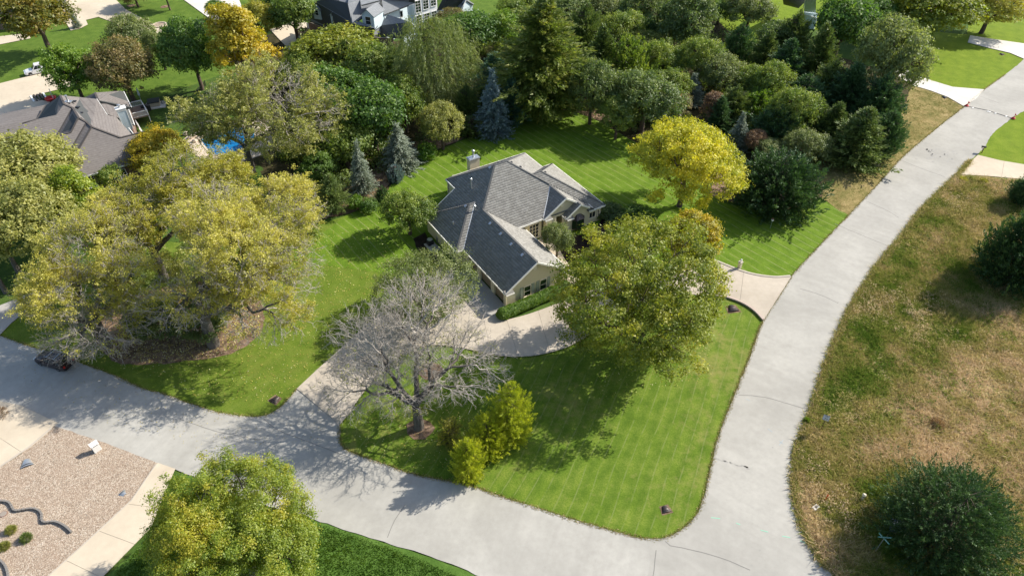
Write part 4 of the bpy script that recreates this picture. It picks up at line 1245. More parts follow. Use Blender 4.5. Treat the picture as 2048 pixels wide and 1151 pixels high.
# white fence rail running down from the deck
wf = empty('white_fence', (*G(303, 262), 0), 0)
tag(wf, 'white rail fence running from the deck past the orange tree', 'fence')
ptsf = [G(262, 226, 1.0), G(276, 250, 1.0), G(292, 275, 1.0), G(305, 300, 1.0)]
for i, p in enumerate(ptsf):
    b = MB(); b.box((p[0], p[1], 0.6), (0.14, 0.14, 1.2)); child_world(b.build('post', M['white'], None), wf)
for a_, b_ in zip(ptsf[:-1], ptsf[1:]):
    for z_ in (0.35, 1.1):
        b = MB(); b.bar((*a_, z_), (*b_, z_), 0.10, 0.12); child_world(b.build('rail', M['white'], None), wf)
gr = empty('barbecue', (*G(291, 214, 1.4), 0), math.radians(34))
tag(gr, 'black covered barbecue beside the white deck', 'barbecue')
b = MB(); b.box((0, 0, 1.0), (1.6, 0.7, 0.9)); b.build('cover', M['black'], gr, bevel=0.08)
b = MB(); b.tube([(-0.75, 0, 1.45), (0, -0.1, 1.75), (0.75, 0, 1.45)], 0.3, 8); b.build('hood', M['black'], gr)
hp = empty('hot_tub', (*G(312, 212), 0), math.radians(20))
tag(hp, 'square hot tub with a dark cover on a pale platform behind the deck', 'hot tub')
b = MB(); b.box((0, 0, 0.12), (3.6, 2.8, 0.24)); b.build('platform', M['white_slab'], hp)
b = MB(); b.box((-0.2, 0.2, 0.6), (2.1, 2.1, 0.8)); b.build('shell', M['soffit'], hp, bevel=0.1)
b = MB(); b.box((-0.2, 0.2, 1.06), (2.2, 2.2, 0.12)); b.build('cover', M['black'], hp, bevel=0.04)
# closed white umbrella
um = empty('patio_umbrella', (*G(287, 214), 1.4), 0)
tag(um, 'closed pale green patio umbrella standing on the deck', 'umbrella')
b = MB(); b.tube([(0, 0, 0), (0, 0, 2.6)], 0.04, 6); b.build('pole', M['metal'], um)
b = MB(); b.lathe((0, 0, 0.9), [(0.10, 0), (0.20, 0.3), (0.14, 1.2), (0.03, 1.7)], 8); b.build('canopy', M['siding_blue'], um)

# ------------------------------------------------------------------ pool
pool = empty('swimming_pool', (*G(450, 285), 0))
tag(pool, 'bright blue swimming pool with stone coping half hidden under the olive tree', 'pool')
t = NT('pool_water')
cw = t.ramp(t.noise(0.9, 3, 0.6), [(0.35, (0.008, 0.10, 0.30)), (0.6, (0.012, 0.20, 0.46)), (0.8, (0.06, 0.32, 0.58))])
M['water'] = t.principled(cw, 0.08, t.bump(t.noise(3.0, 3, 0.6, dist=0.8), 0.35, 0.06), spec=0.5)
M['coping'] = mottled('pool_paving', [(0.42, 0.34, 0.27), (0.58, 0.48, 0.38), (0.68, 0.60, 0.50)], 1.5, 8.0, 0.3)
o_, _ = sheet('paving', [(358, 285), (395, 262), (440, 248), (500, 236), (550, 262), (540, 300), (470, 330), (420, 325), (375, 300)], 0.08, M['coping'], 0.08, 0.6, kind=None); child_world(o_, pool)
o_, w_ = sheet('water', [(397, 277), (430, 266), (480, 255), (512, 262), (505, 288), (470, 305), (428, 312), (414, 300)], 0.12, M['water'], 0.0, 0.5, kind=None); child_world(o_, pool)
b = MB(); strip(b, w_ + [w_[0]], 0.35, 0.08, 0.07); child_world(b.build('coping', M['slab'], None), pool)
for k in range(7):
    st_ = MB(); q = G3(372 + k * 5 + (k % 3) * 4, 268 + (k * 7) % 17, 0.2)
    st_.lathe(q, [(0.5, -0.15), (0.55, 0.1), (0.35, 0.35), (0.1, 0.45)], 7)
    child_world(st_.build('boulder', M['coping'], None), pool)

# ------------------------------------------------------------------ white two-storey house at the top edge
wh = empty('two_storey_house', (*G(760, 60), 0))
tag(wh, 'large white and pale blue two storey house with dormers at the top edge', 'house')
def rw(X, Y, z): return (600 + X / 5.689, Y / 5.689, z)
fw_ = [
    [rw(50, 215, 3.0), rw(345, 325, 3.0), rw(835, 412, 3.0), rw(845, 320, 5.0), rw(600, 270, 6.0), rw(560, 40, 9.2), rw(300, -20, 9.2), rw(170, 20, 8.0), rw(90, 195, 3.6)],
    [rw(545, 45, 9.4), rw(680, -5, 9.4), rw(715, 200, 6.2), rw(595, 275, 5.8)],
    [rw(680, -10, 9.4), rw(1300, -60, 9.0), rw(1310, 30, 6.6), rw(955, 168, 6.4), rw(930, 0, 9.0), rw(700, 60, 9.0)],
    [rw(835, 412, 3.0), rw(912, 382, 3.0), rw(915, 290, 4.4), rw(835, 320, 4.4)],
    [rw(912, 290, 4.4), rw(1000, 168, 6.2), rw(1250, 250, 6.0), rw(1170, 430, 3.0), rw(1050, 425, 3.0), rw(912, 382, 3.0)],
    [rw(1250, 250, 6.0), rw(1345, 330, 4.5), rw(1330, 340, 4.4), rw(1245, 262, 5.9)],
    [rw(1550, 130, 3.0), rw(1640, -40, 6.5), rw(1700, -40, 6.5), rw(1660, 110, 3.2)],
    [rw(1660, 110, 3.2), rw(1700, -40, 6.5), rw(1890, -40, 6.0), rw(1800, 70, 3.2)],
    [rw(1790, 75, 3.4), rw(1885, -20, 5.0), rw(1890, 0, 5.0), rw(1840, 110, 3.2)],
    [rw(1885, -20, 5.0), rw(1975, 45, 3.6), rw(1970, 55, 3.5), rw(1890, 0, 5.0)],
]
fw_.append([rw(540, 60, 8.0), rw(850, 335, 4.6), rw(960, 190, 5.8), rw(940, -40, 8.4), rw(700, -90, 8.6), rw(560, -40, 8.6)])
fw_.append([rw(90, 215, 3.2), rw(170, 40, 7.4), rw(300, -40, 8.6), rw(600, -60, 8.8), rw(590, 250, 5.4)])
child_world(facet(None, fw_, M['roof_blue'], 5), wh)
tr = MB()
for a_, b_ in ((rw(50, 217, 2.9), rw(835, 414, 2.9)), (rw(835, 414, 2.9), rw(912, 384, 2.9)), (rw(912, 384, 2.9), rw(1055, 428, 2.9)), (rw(1250, 252, 6.1), rw(1170, 432, 3.0)), (rw(1250, 252, 6.1), rw(1345, 332, 4.5)),
               (rw(955, 170, 6.3), rw(1300, 42, 6.4)), (rw(1890, -2, 5.0), rw(1975, 47, 3.6)), (rw(1890, -2, 5.0), rw(1838, 108, 3.2)), (rw(1548, 132, 3.0), rw(1660, 112, 3.2))):
    tr.bar(G3(*a_), G3(*b_), 0.2, 0.22)
child_world(tr.build('fascia', M['white'], None), wh)
# walls from their eaves down
wl = MB()
def under(a, b, z0=0.0, t=0.25): wallq(wl, G3(*a), G3(*b), z0, t)
under(rw(90, 250, 2.7), rw(360, 345, 2.7)); under(rw(360, 345, 2.7), rw(840, 425, 2.7)); under(rw(840, 425, 2.7), rw(1060, 440, 2.7))
wlo = child_world(wl.build('wall', M['brick'], None), wh)
# white walls: the tall facade with its window grid
A, B = Vector(G3(*rw(1320, 335, 0))), Vector(G3(*rw(1575, 260, 0)))
B = A + (B - A)
dxy = (B - A).normalized(); nn_ = Vector((dxy.y, -dxy.x, 0))
Ht = 7.4
L_ = (B - A).length
fa = MB()
fa.extr([tuple(A), tuple(B), (B.x, B.y, Ht), tuple((A + B) / 2 + Vector((0, 0, Ht + 1.6))), (A.x, A.y, Ht - 0.6)], tuple(-nn_ * 0.3))
child_world(fa.build('facade', M['siding'], None), wh)
nW = 3
for i in range(nW):
    for j, (z_, h_) in enumerate(((1.75, 2.6), (5.0 + 0.25 * i, 2.8))):
        c_ = A + dxy * (L_ * (i + 0.5) / nW)
        w_ = window(None, (c_.x, c_.y, z_), L_ / nW * 0.74, h_, (dxy.x, dxy.y), (nn_.x, nn_.y), M['white'], M['glass_green'], 2, 4, fw=0.10)
        child_world(w_, wh)
wl = MB()
A2 = Vector(G3(*rw(960, 185, 6.0))); B2 = Vector(G3(*rw(1300, 60, 6.2)))
wallq(wl, A2, (A.x, A.y + 2.0, 6.0), 0, 0.3)
wallq(wl, G3(*rw(1180, 425, 2.9)), G3(*rw(1330, 340, 2.9)), 0, 0.25)
A3, B3, C3 = G3(*rw(1180, 422, 3.0)), G3(*rw(1335, 345, 3.0)), G3(*rw(1250, 262, 5.8))
wl.extr([A3, B3, C3], (0.0, 0.25, 0))
wallq(wl, G3(*rw(1560, 150, 2.9)), G3(*rw(1840, 120, 2.9)), 0, 0.25)
A3, B3, C3 = G3(*rw(1845, 115, 3.1)), G3(*rw(1965, 55, 3.4)), G3(*rw(1890, 5, 4.8))
wl.extr([A3, B3, C3], (0.0, 0.25, 0)); wallq(wl, A3, B3, 0, 0.25)
child_world(wl.build('wall', M['siding_blue'], None), wh)
p0 = G3(*rw(1130, 165, 4.6))
w_ = window(None, (p0[0], p0[1] - 0.2, 4.6), 1.9, 1.5, (dxy.x, dxy.y), (nn_.x, nn_.y), M['white'], M['glass'], 3, 1); child_world(w_, wh)
# three dormers
def dormer(px, py, z, w_, l_, ang, hgt=1.7):
    d = empty('dormer', G3(*rw(px, py, z)), ang)
    m_ = MB(); m_.extr([(-w_ / 2, 0, -0.6), (w_ / 2, 0, -0.6), (w_ / 2, 0, hgt), (0, 0, hgt + w_ * 0.42), (-w_ / 2, 0, hgt)], (0, l_, 0)); m_.build('dormer_wall', M['siding_blue'], d)
    r_ = MB()
    e_ = 0.25
    r_.slab([(-w_ / 2 - e_, -e_, hgt - 0.12), (0, -e_, hgt + w_ * 0.46), (0, l_, hgt + w_ * 0.46), (-w_ / 2 - e_, l_, hgt - 0.12)], 0.10)
    r_.slab([(w_ / 2 + e_, -e_, hgt - 0.12), (0, -e_, hgt + w_ * 0.46), (0, l_, hgt + w_ * 0.46), (w_ / 2 + e_, l_, hgt - 0.12)], 0.10)
    r_.build('dormer_roof', M['roof_blue'], d)
    window(d, (0, 0, hgt * 0.5), w_ * 0.5, hgt * 0.75, (1, 0), (0, -1), M['white'], M['glass'], 1, 2)
    child_world(d, wh)
dormer(200, 190, 5.0, 1.9, 3.0, math.radians(-22))
dormer(400, 262, 4.6, 1.9, 3.0, math.radians(-22))
dormer(785, 300, 5.0, 2.9, 4.5, math.radians(-22), 2.4)
for px_ in (150, 280):
    d = MB(); q = G3(*rw(px_, 385, 0)); d.box((0, 0, 1.2), (2.6, 0.1, 2.3)); o_ = d.build('garage_door', M['siding'], None); o_.location = (q[0], q[1] - 0.15, 0); o_.rotation_euler = (0, 0, math.radians(-22)); child_world(o_, wh)

# corner of a house at the top right, mostly behind trees
ch_ = empty('blue_house', (*G(1620, 20), 0))
tag(ch_, 'corner of a pale blue sided house behind the cedars at the top edge', 'house')
def rc(X, Y, z): return (1560 + X / 14.386, Y / 14.386, z)
child_world(facet(None, [[rc(110, 105, 3.0), rc(540, 215, 3.0), rc(700, 60, 5.0), rc(740, -120, 7), rc(60, -150, 7)]], M['roof_blue'], 6), ch_)
wl = MB()
wallq(wl, G3(*rc(690, 350, 3.0)), G3(*rc(1080, 400, 3.0)), 0.0, 0.3)
A, B = G3(*rc(720, 420, 2.8)), G3(*rc(1060, 520, 2.8))
wallq(wl, A, B, 0, 0.3)
wl.extr([G3(*rc(690, 340, 3.2)), G3(*rc(1030, 380, 3.2)), G3(*rc(1040, -60, 9.5)), G3(*rc(730, -60, 9.5))], (0.1, 0.4, 0))
child_world(wl.build('wall', M['siding_blue'], None), ch_)
tr = MB()
for a_, b_ in ((rc(640, 345, 3.3), rc(735, -40, 9.4)), (rc(720, 425, 2.9), rc(1060, 520, 2.9)), (rc(660, 620, 0.3), rc(725, 430, 2.9)), (rc(112, 107, 3), rc(540, 217, 3))):
    tr.bar(G3(*a_), G3(*b_), 0.16, 0.16)
child_world(tr.build('corner_trim', M['white'], None), ch_)

# corner of a brick house at the top left
bh = empty('corner_house', (*G(5, 40), 0))
tag(bh, 'corner of a dark brick house with brown roof under the orange tinged tree, top left', 'house')
child_world(facet(None, [[(-80, 20, 3), (20, 30, 3), (30, 20, 4), (10, -30, 7), (-80, -40, 7)]], M['roof_brown'], 7), bh)
wl = MB(); wallq(wl, G3(-80, 30, 2.8), G3(18, 38, 2.8), 0, 0.3); wallq(wl, G3(18, 38, 2.8), G3(28, 20, 2.8), 0, 0.3)
child_world(wl.build('wall', M['brick'], None), bh)
child_world(facet(None, [[(112, 8, 3), (132, 12, 3), (128, -30, 5), (90, -30, 5)]], M['roof_brown'], 8), bh)

# ================================================================== VEGETATION
def unit(a):
    return a / np.maximum(np.linalg.norm(a, axis=-1, keepdims=True), 1e-9)

def leaf_tris(P, N, size, r, aspect=0.75, T=None):
    """one pointed leaf (triangle) per point; N normals; T optional long axis"""
    n = len(P)
    if T is None:
        T = unit(np.cross(N, r.normal(size=(n, 3))))
    else:
        T = unit(T)
    B = unit(np.cross(N, T))
    s = (size * r.uniform(0.65, 1.35, n))[:, None]
    V = np.empty((n, 3, 3))
    V[:, 0] = P + T * s * 0.62
    V[:, 1] = P - T * s * 0.42 + B * s * aspect * 0.5
    V[:, 2] = P - T * s * 0.42 - B * s * aspect * 0.5
    return V

def lobed(dirs, r, n=9, amp=0.28, k=5.0):
    b = unit(r.normal(size=(n, 3)))
    a = r.uniform(-0.6, 1.0, n) * amp
    f = np.ones(len(dirs))
    for i in range(n):
        f += a[i] * np.exp(k * (dirs @ b[i] - 1))
    return f

def crown_puffs(r, R, Rz, n_clump=130, cr=0.9, n_leaf=95, leaf=0.27, flat=0.62, fill=0.22, low=-0.55, lobe=0.28, taper=0.0, aspect=0.8, subs=7, gap=0.16):
    """leafy crown: several overlapping boughs, each carrying leaf clumps on its outside, with gaps between"""
    sub = [(np.zeros(3), 0.80)]
    for j in range(subs):
        th = 2 * math.pi * (j + r.uniform(-0.3, 0.3)) / subs
        el = r.uniform(-0.35, 0.85)
        rad_ = r.uniform(0.36, 0.54)
        d_ = (1.0 - rad_) * r.uniform(0.88, 1.12)
        sub.append((np.array([math.cos(th) * math.cos(el), math.sin(th) * math.cos(el), math.sin(el)]) * d_, rad_))
    area = np.array([q[1] ** 2 for q in sub])
    cnt = (n_clump * 1.5 * area / area.sum()).astype(int) + 3
    Cs, Ds = [], []
    for (c0, rd), n_ in zip(sub, cnt):
        i = np.arange(n_) + 0.5
        ph = math.pi * (1 + 5 ** 0.5) * i
        z = 1 - (1 - low) * i / n_
        q = np.sqrt(np.maximum(0, 1 - z * z))
        D = unit(np.stack([np.cos(ph) * q, np.sin(ph) * q, z], 1) + r.normal(0, 0.16, (n_, 3)))
        f = lobed(D, r, amp=lobe, k=7.0) * r.uniform(0.78, 1.03, n_)
        C = c0 + D * rd * f[:, None]
        keep = np.ones(n_, bool)
        for (c1, r1) in sub:
            if c1 is c0: continue
            keep &= np.linalg.norm(C - c1, axis=1) > r1 * 0.72
        Cs.append(C[keep]); Ds.append(D[keep])
    C = np.concatenate(Cs); Dc = np.concatenate(Ds)
    C = C[:, :] * np.array([R, R, Rz])
    # gaps: whole patches of clumps left out
    g = lobed(unit(C), r, n=14, amp=1.0, k=18.0) - 1
    thr = np.quantile(g, gap)
    keep = (g > thr) | (r.uniform(0, 1, len(C)) < 0.25)
    C, Dc = C[keep], Dc[keep]
    if taper: C[:, :2] *= (1 - taper * np.clip(C[:, 2:3] / Rz, -1, 1))
    nf = int(n_clump * fill)
    Cf = unit(r.normal(size=(nf, 3))) * r.uniform(0.2, 0.72, (nf, 1)) * np.array([R, R, Rz])
    Cf[:, 2] = np.abs(Cf[:, 2]) * np.sign(r.uniform(-0.5, 1, nf))
    C = np.concatenate([C, Cf]); Dc = np.concatenate([Dc, unit(Cf)])
    rad = cr * r.uniform(0.5, 1.45, len(C))
    tone = np.clip(0.5 + 0.5 * (lobed(unit(C), r, n=10, amp=0.9, k=9.0) - 1) + r.normal(0, 0.26, len(C)), 0, 1)
    per = np.maximum(8, (n_leaf * (rad / cr) ** 1.7).astype(int))
    idx = np.repeat(np.arange(len(C)), per)
    n = len(idx)
    off = unit(r.normal(size=(n, 3))) * (r.uniform(0.03, 1, n) ** 0.5)[:, None] * r.normal(1, 0.24, n)[:, None]
    off[:, 2] *= flat
    P = C[idx] + off * rad[idx][:, None]
    N = unit(off * 0.8 + Dc[idx] * 0.4 + np.array([0, 0, 0.5]) + r.normal(0, 0.6, (n, 3)))
    V = leaf_tris(P, N, leaf, r, aspect)
    rnd = np.clip(0.62 * tone[idx] + 0.38 * r.uniform(0, 1, n), 0, 1)
    return V, rnd, C

def crown_sprays(r, prof, z0, z1, n=260, L=1.3, w=0.42, m=40, up=0.5, leaf=0.22, aspect=0.35, shell=(0.55, 1.0), ragged=0.12, tip_light=0.25, clust=0.0, gauss=0.5):
    """crown of pointed sprays that leave the axis outward and up (up < 0 droops)"""
    hs = np.linspace(0, 1, 200)
    pr = np.array([prof(h) for h in hs])
    cdf = np.cumsum(pr + 0.05); cdf /= cdf[-1]
    h = np.interp(r.uniform(0, 1, n), cdf, hs)
    if clust: h = np.round(h * clust) / clust + r.normal(0, 0.012, n)
    h = np.clip(h, 0, 1)
    th = r.uniform(0, 2 * math.pi, n)
    Rr = np.interp(h, hs, pr)
    k = r.normal(0, ragged, n) + 1
    O = np.stack([np.cos(th), np.sin(th), np.zeros(n)], 1)
    el = up + r.normal(0, 0.22, n) + (h - 0.4) * 0.7 * np.sign(up)
    A = unit(O * np.cos(el)[:, None] + np.array([0, 0, 1]) * np.sin(el)[:, None] + r.normal(0, 0.12, (n, 3)))
    rr = Rr * k * (r.uniform(shell[0] ** 2, shell[1] ** 2, n) ** 0.5)
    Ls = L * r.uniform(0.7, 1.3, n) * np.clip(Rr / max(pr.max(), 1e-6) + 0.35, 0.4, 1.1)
    tip = O * rr[:, None]
    tip[:, 2] = z0 + (z1 - z0) * h
    base = tip - A * Ls[:, None]
    N_ = n * m
    idx = np.repeat(np.arange(n), m)
    s = r.uniform(0, 1, N_) ** 0.8
    wd = w * (1.05 - s) ** 0.7 + 0.03
    off = r.normal(0, gauss, (N_, 3)) * wd[:, None]
    P = base[idx] + A[idx] * (s * Ls[idx])[:, None] + off
    T = A[idx] * 0.9 + off * 1.1 + r.normal(0, 0.3, (N_, 3))
    N = unit(np.cross(T, r.normal(size=(N_, 3))) + np.array([0, 0, 0.5]))
    V = leaf_tris(P, N, leaf, r, aspect, T)
    tone = r.uniform(0, 1, n)
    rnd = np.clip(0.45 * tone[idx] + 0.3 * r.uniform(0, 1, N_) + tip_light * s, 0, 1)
    return V, rnd, tip

def kmeans(P, k, r):
    c = P[r.choice(len(P), k, replace=False)]
    for _ in range(4):
        d = ((P[:, None] - c[None]) ** 2).sum(-1)
        a = d.argmin(1)
        for j in range(k):
            if (a == j).any(): c[j] = P[a == j].mean(0)
    return a

def skeleton(r, root, top, tips, r0, frac=0.5, ks=(4, 3), wob=0.10, rmin=0.012, expo=0.42):
    """branch polylines (each 4 points, radii at both ends) that grow from top into the tips"""
    segs = []
    def conn(a, b, ra, rb_):
        d = b - a
        L = np.linalg.norm(d)
        o1 = r.normal(0, wob * L, 3); o2 = r.normal(0, wob * L, 3)
        o1[2] += 0.06 * L
        segs.append((np.stack([a, a + d * 0.33 + o1, a + d * 0.67 + o2 * 0.7, b]), ra, rb_))
    N0 = len(tips)
    def rec(node, P, rr, depth):
        if len(P) == 1:
            conn(node, P[0], rr, rmin); return
        k = min(len(P), ks[0] if depth == 0 else ks[1])
        a = kmeans(P, k, r)
        for j in range(k):
            Q = P[a == j]
            if len(Q) == 0: continue
            if len(Q) == len(P):
                for q in Q: conn(node, q, rr * 0.5, rmin)
                return
            c = Q.mean(0)
            f = frac * r.uniform(0.75, 1.15)
            ch = node + (c - node) * f
            r2 = max(rmin, r0 * (len(Q) / N0) ** expo)
            conn(node, ch, min(rr, r2 * 1.25), r2)
            rec(ch, Q, r2, depth + 1)
    segs.append((np.stack([root, root + (top - root) * 0.3 + np.array([0.05, 0.03, 0]), root + (top - root) * 0.7, top]), r0 * 1.35, r0 * 0.95))
    rec(top, tips, r0, 0)
    return segs

def tubes_np(segs, big=0.09):
    """vectorised tubes for 4-point polylines"""
    Vs, Fs, off = [], [], 0
    for sides, sel in ((7, [s for s in segs if s[1] >= big]), (3, [s for s in segs if s[1] < big])):
        if not sel: continue
        P = np.stack([s[0] for s in sel])                       # n,4,3
        ra = np.array([s[1] for s in sel]); rb = np.array([s[2] for s in sel])
        R = ra[:, None] + (rb - ra)[:, None] * np.array([0, 0.33, 0.67, 1])[None]
        D = np.empty_like(P)
        D[:, 0] = P[:, 1] - P[:, 0]; D[:, 3] = P[:, 3] - P[:, 2]
        D[:, 1] = P[:, 2] - P[:, 0]; D[:, 2] = P[:, 3] - P[:, 1]
        D = unit(D)
        S = unit(np.cross(D, np.array([0.21, 0.37, 0.9])))
        T = np.cross(D, S)
        a = np.arange(sides) * 2 * math.pi / sides
        V = P[:, :, None] + (S[:, :, None] * np.cos(a)[None, None, :, None] + T[:, :, None] * np.sin(a)[None, None, :, None]) * R[:, :, None, None]
        n = len(sel)
        base = (np.arange(n) * 4 * sides)[:, None, None]
        i = np.arange(3)[None, :, None] * sides
        k = np.arange(sides)[None, None, :]
        k2 = (k + 1) % sides
        F = np.stack([base + i + k, base + i + k2, base + i + sides + k2, base + i + sides + k], -1).reshape(-1, 4) + off
        Vs.append(V.reshape(-1, 3)); Fs.append(F)
        off += n * 4 * sides
    return np.concatenate(Vs), np.concatenate(Fs)

def leaf_mesh(name, V, rnd, mat):
    n = len(V)
    return np_mesh(name, V.reshape(-1, 3), np.arange(n * 3).reshape(-1, 3), mat, rnd, link=False)

def wood_mesh(name, segs, mat, big=0.09):
    V, F = tubes_np(segs, big)
    return np_mesh(name, V, F, mat, None, link=False, smooth=True)

# --- bark and leaf colours
B = dict(
    grey=barkmat('grey_bark', (0.07, 0.06, 0.05), (0.16, 0.14, 0.12)),
    brown=barkmat('brown_bark', (0.05, 0.035, 0.025), (0.13, 0.095, 0.07)),
    pale=barkmat('pale_twigs', (0.27, 0.235, 0.195), (0.50, 0.455, 0.40)),
    tan=barkmat('tan_twigs', (0.17, 0.14, 0.11), (0.34, 0.30, 0.25)))
LC = dict(
    maple_green=[(0.060, 0.100, 0.008), (0.150, 0.195, 0.014), (0.27, 0.295, 0.022), (0.44, 0.39, 0.03)],
    deep_green=[(0.026, 0.066, 0.009), (0.058, 0.130, 0.015), (0.110, 0.205, 0.025), (0.205, 0.295, 0.042)],
    mid_green=[(0.046, 0.092, 0.011), (0.108, 0.175, 0.020), (0.200, 0.265, 0.034), (0.32, 0.36, 0.058)],
    fresh_green=[(0.050, 0.115, 0.008), (0.105, 0.200, 0.012), (0.180, 0.285, 0.018), (0.28, 0.35, 0.028)],
    grey_green=[(0.060, 0.090, 0.022), (0.120, 0.160, 0.042), (0.195, 0.235, 0.068), (0.29, 0.315, 0.11)],
    dark_grey_green=[(0.036, 0.072, 0.014), (0.080, 0.130, 0.028), (0.140, 0.195, 0.045), (0.23, 0.275, 0.075)],
    yellow=[(0.13, 0.19, 0.014), (0.31, 0.34, 0.020), (0.50, 0.47, 0.026), (0.68, 0.58, 0.035)],
    golden=[(0.12, 0.135, 0.010), (0.28, 0.255, 0.013), (0.45, 0.36, 0.016), (0.62, 0.44, 0.02)],
    orange=[(0.11, 0.085, 0.010), (0.24, 0.14, 0.012), (0.38, 0.18, 0.014), (0.46, 0.20, 0.02)],
    orange_green=[(0.050, 0.075, 0.008), (0.115, 0.135, 0.014), (0.22, 0.19, 0.018), (0.38, 0.235, 0.022)],
    russet=[(0.065, 0.075, 0.018), (0.135, 0.135, 0.032), (0.22, 0.185, 0.055), (0.32, 0.22, 0.085)],
    olive_yellow=[(0.12, 0.135, 0.018), (0.24, 0.25, 0.032), (0.38, 0.36, 0.045), (0.50, 0.43, 0.06)],
    olive=[(0.095, 0.110, 0.024), (0.20, 0.215, 0.048), (0.33, 0.335, 0.080), (0.47, 0.44, 0.13)],
    dry_yellow=[(0.17, 0.18, 0.034), (0.34, 0.335, 0.060), (0.50, 0.46, 0.085), (0.64, 0.56, 0.13)],
    chartreuse=[(0.14, 0.20, 0.012), (0.28, 0.34, 0.018), (0.42, 0.46, 0.026), (0.56, 0.55, 0.04)],
    lime=[(0.08, 0.15, 0.008), (0.18, 0.26, 0.014), (0.29, 0.35, 0.02), (0.38, 0.40, 0.03)],
    honey=[(0.075, 0.125, 0.010), (0.165, 0.235, 0.016), (0.28, 0.33, 0.024), (0.46, 0.40, 0.03)],
    cedar=[(0.016, 0.046, 0.015), (0.038, 0.090, 0.026), (0.075, 0.148, 0.045), (0.145, 0.225, 0.08)],
    cedar_olive=[(0.032, 0.064, 0.014), (0.074, 0.122, 0.026), (0.138, 0.192, 0.042), (0.23, 0.27, 0.066)],
    spruce_blue=[(0.045, 0.080, 0.090), (0.090, 0.145, 0.16), (0.16, 0.225, 0.24), (0.26, 0.335, 0.345)],
    spruce_grey=[(0.075, 0.100, 0.070), (0.15, 0.185, 0.135), (0.24, 0.28, 0.215), (0.36, 0.395, 0.32)],
    pine_teal=[(0.018, 0.060, 0.034), (0.040, 0.110, 0.062), (0.075, 0.17, 0.10), (0.13, 0.235, 0.145)],
    cypress=[(0.045, 0.080, 0.012), (0.100, 0.150, 0.020), (0.185, 0.230, 0.036), (0.33, 0.31, 0.07)],
    rust=[(0.10, 0.06, 0.035), (0.17, 0.10, 0.06), (0.25, 0.15, 0.09), (0.33, 0.20, 0.12)],
    cedar_dark=[(0.010, 0.030, 0.009), (0.024, 0.060, 0.016), (0.050, 0.105, 0.028), (0.105, 0.175, 0.05)],
    hedge=[(0.035, 0.095, 0.006), (0.080, 0.175, 0.008), (0.14, 0.25, 0.012), (0.21, 0.31, 0.02)],
    purple=[(0.045, 0.03, 0.025), (0.09, 0.055, 0.045), (0.14, 0.085, 0.07), (0.19, 0.12, 0.10)])
LM = {k: leafmat(k + '_leaves', v, trans=(0.28 if k.startswith(('cedar', 'spruce', 'pine')) else 0.46)) for k, v in LC.items()}

# --- prototypes: reference size, standing on z = 0
PROTO = {}
def reg(key, crown, wood, R, Rz, hc):
    PROTO[key] = dict(crown=crown, wood=wood, R=R, Rz=Rz, hc=hc)

def make_puff(key, seed, R, Rz, clear, **kw):
    r = np.random.default_rng(seed)
    V, rnd, C = crown_puffs(r, R, Rz, **kw)
    hc = clear + Rz * 0.9
    V[..., 2] += hc
    tips = C[:, :] + np.array([0, 0, hc])
    segs = skeleton(r, np.array([0, 0, -0.1]), np.array([0.1, 0, clear + 0.25 * Rz]), tips[r.permutation(len(tips))[:70]], 0.055 * R + 0.02, wob=0.06)
    reg(key, leaf_mesh('crown', V, rnd, LM['mid_green']), wood_mesh('trunk', segs, B['brown']), R, Rz, hc)

make_puff('round_a', 1, 4.0, 3.6, 1.3, n_clump=150, cr=0.80, n_leaf=85, leaf=0.25)
make_puff('round_b', 2, 4.0, 3.9, 1.5, n_clump=120, cr=0.95, n_leaf=100, leaf=0.27, lobe=0.40)
make_puff('round_c', 3, 4.0, 4.6, 1.4, n_clump=170, cr=0.70, n_leaf=75, leaf=0.24, lobe=0.35, taper=0.25)
make_puff('fine_a', 4, 4.0, 3.4, 1.2, n_clump=230, cr=0.62, n_leaf=65, leaf=0.20, lobe=0.35, flat=0.8)
make_puff('tall_a', 5, 3.2, 5.2, 1.5, n_clump=170, cr=0.72, n_leaf=80, leaf=0.24, lobe=0.35, taper=0.45)
make_puff('shrub_a', 6, 1.2, 0.9, 0.05, n_clump=60, cr=0.34, n_leaf=60, leaf=0.12, low=-0.8)
make_puff('sapling', 7, 1.6, 2.0, 1.3, n_clump=60, cr=0.50, n_leaf=60, leaf=0.19, lobe=0.3)

def make_spray(key, seed, R, H, z0, prof, bark='brown', fillrest=True, **kw):
    r = np.random.default_rng(seed)
    V, rnd, tip = crown_sprays(r, lambda h: R * prof(h), z0, H, **kw)
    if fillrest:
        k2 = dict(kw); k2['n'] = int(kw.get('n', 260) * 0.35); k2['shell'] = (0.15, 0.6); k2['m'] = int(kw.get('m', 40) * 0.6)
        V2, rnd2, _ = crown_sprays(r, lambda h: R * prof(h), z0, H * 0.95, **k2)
        V, rnd = np.concatenate([V, V2]), np.concatenate([rnd, rnd2 * 0.6])  # inner sprays take darker colours, standing in for shade within the crown
    segs = []
    ax = [np.array([0, 0, H * t]) for t in (0, 0.32, 0.64, 0.95)]
    ax[0][2] = -0.1
    segs.append((np.stack(ax), 0.035 * H * 0.6 + 0.03, 0.03))
    for q in tip[r.permutation(len(tip))[:80]]:
        zb = max(0.2, q[2] - 0.25 * np.linalg.norm(q[:2]) * (1 if kw.get('up', 0.5) > 0 else -0.6))
        a = np.array([0, 0, zb])
        q = a + (q - a) * 0.88
        segs.append((np.stack([a, a + (q - a) * 0.33, a + (q - a) * 0.67, q]), 0.045, 0.012))
    Rm = float(np.percentile(np.hypot(V[:, 0, 0], V[:, 0, 1]), 90))
    reg(key, leaf_mesh('crown', V, rnd, LM['cedar']), wood_mesh('trunk', segs, B[bark], 0.1), Rm, (H - z0) / 2, (H + z0) / 2)

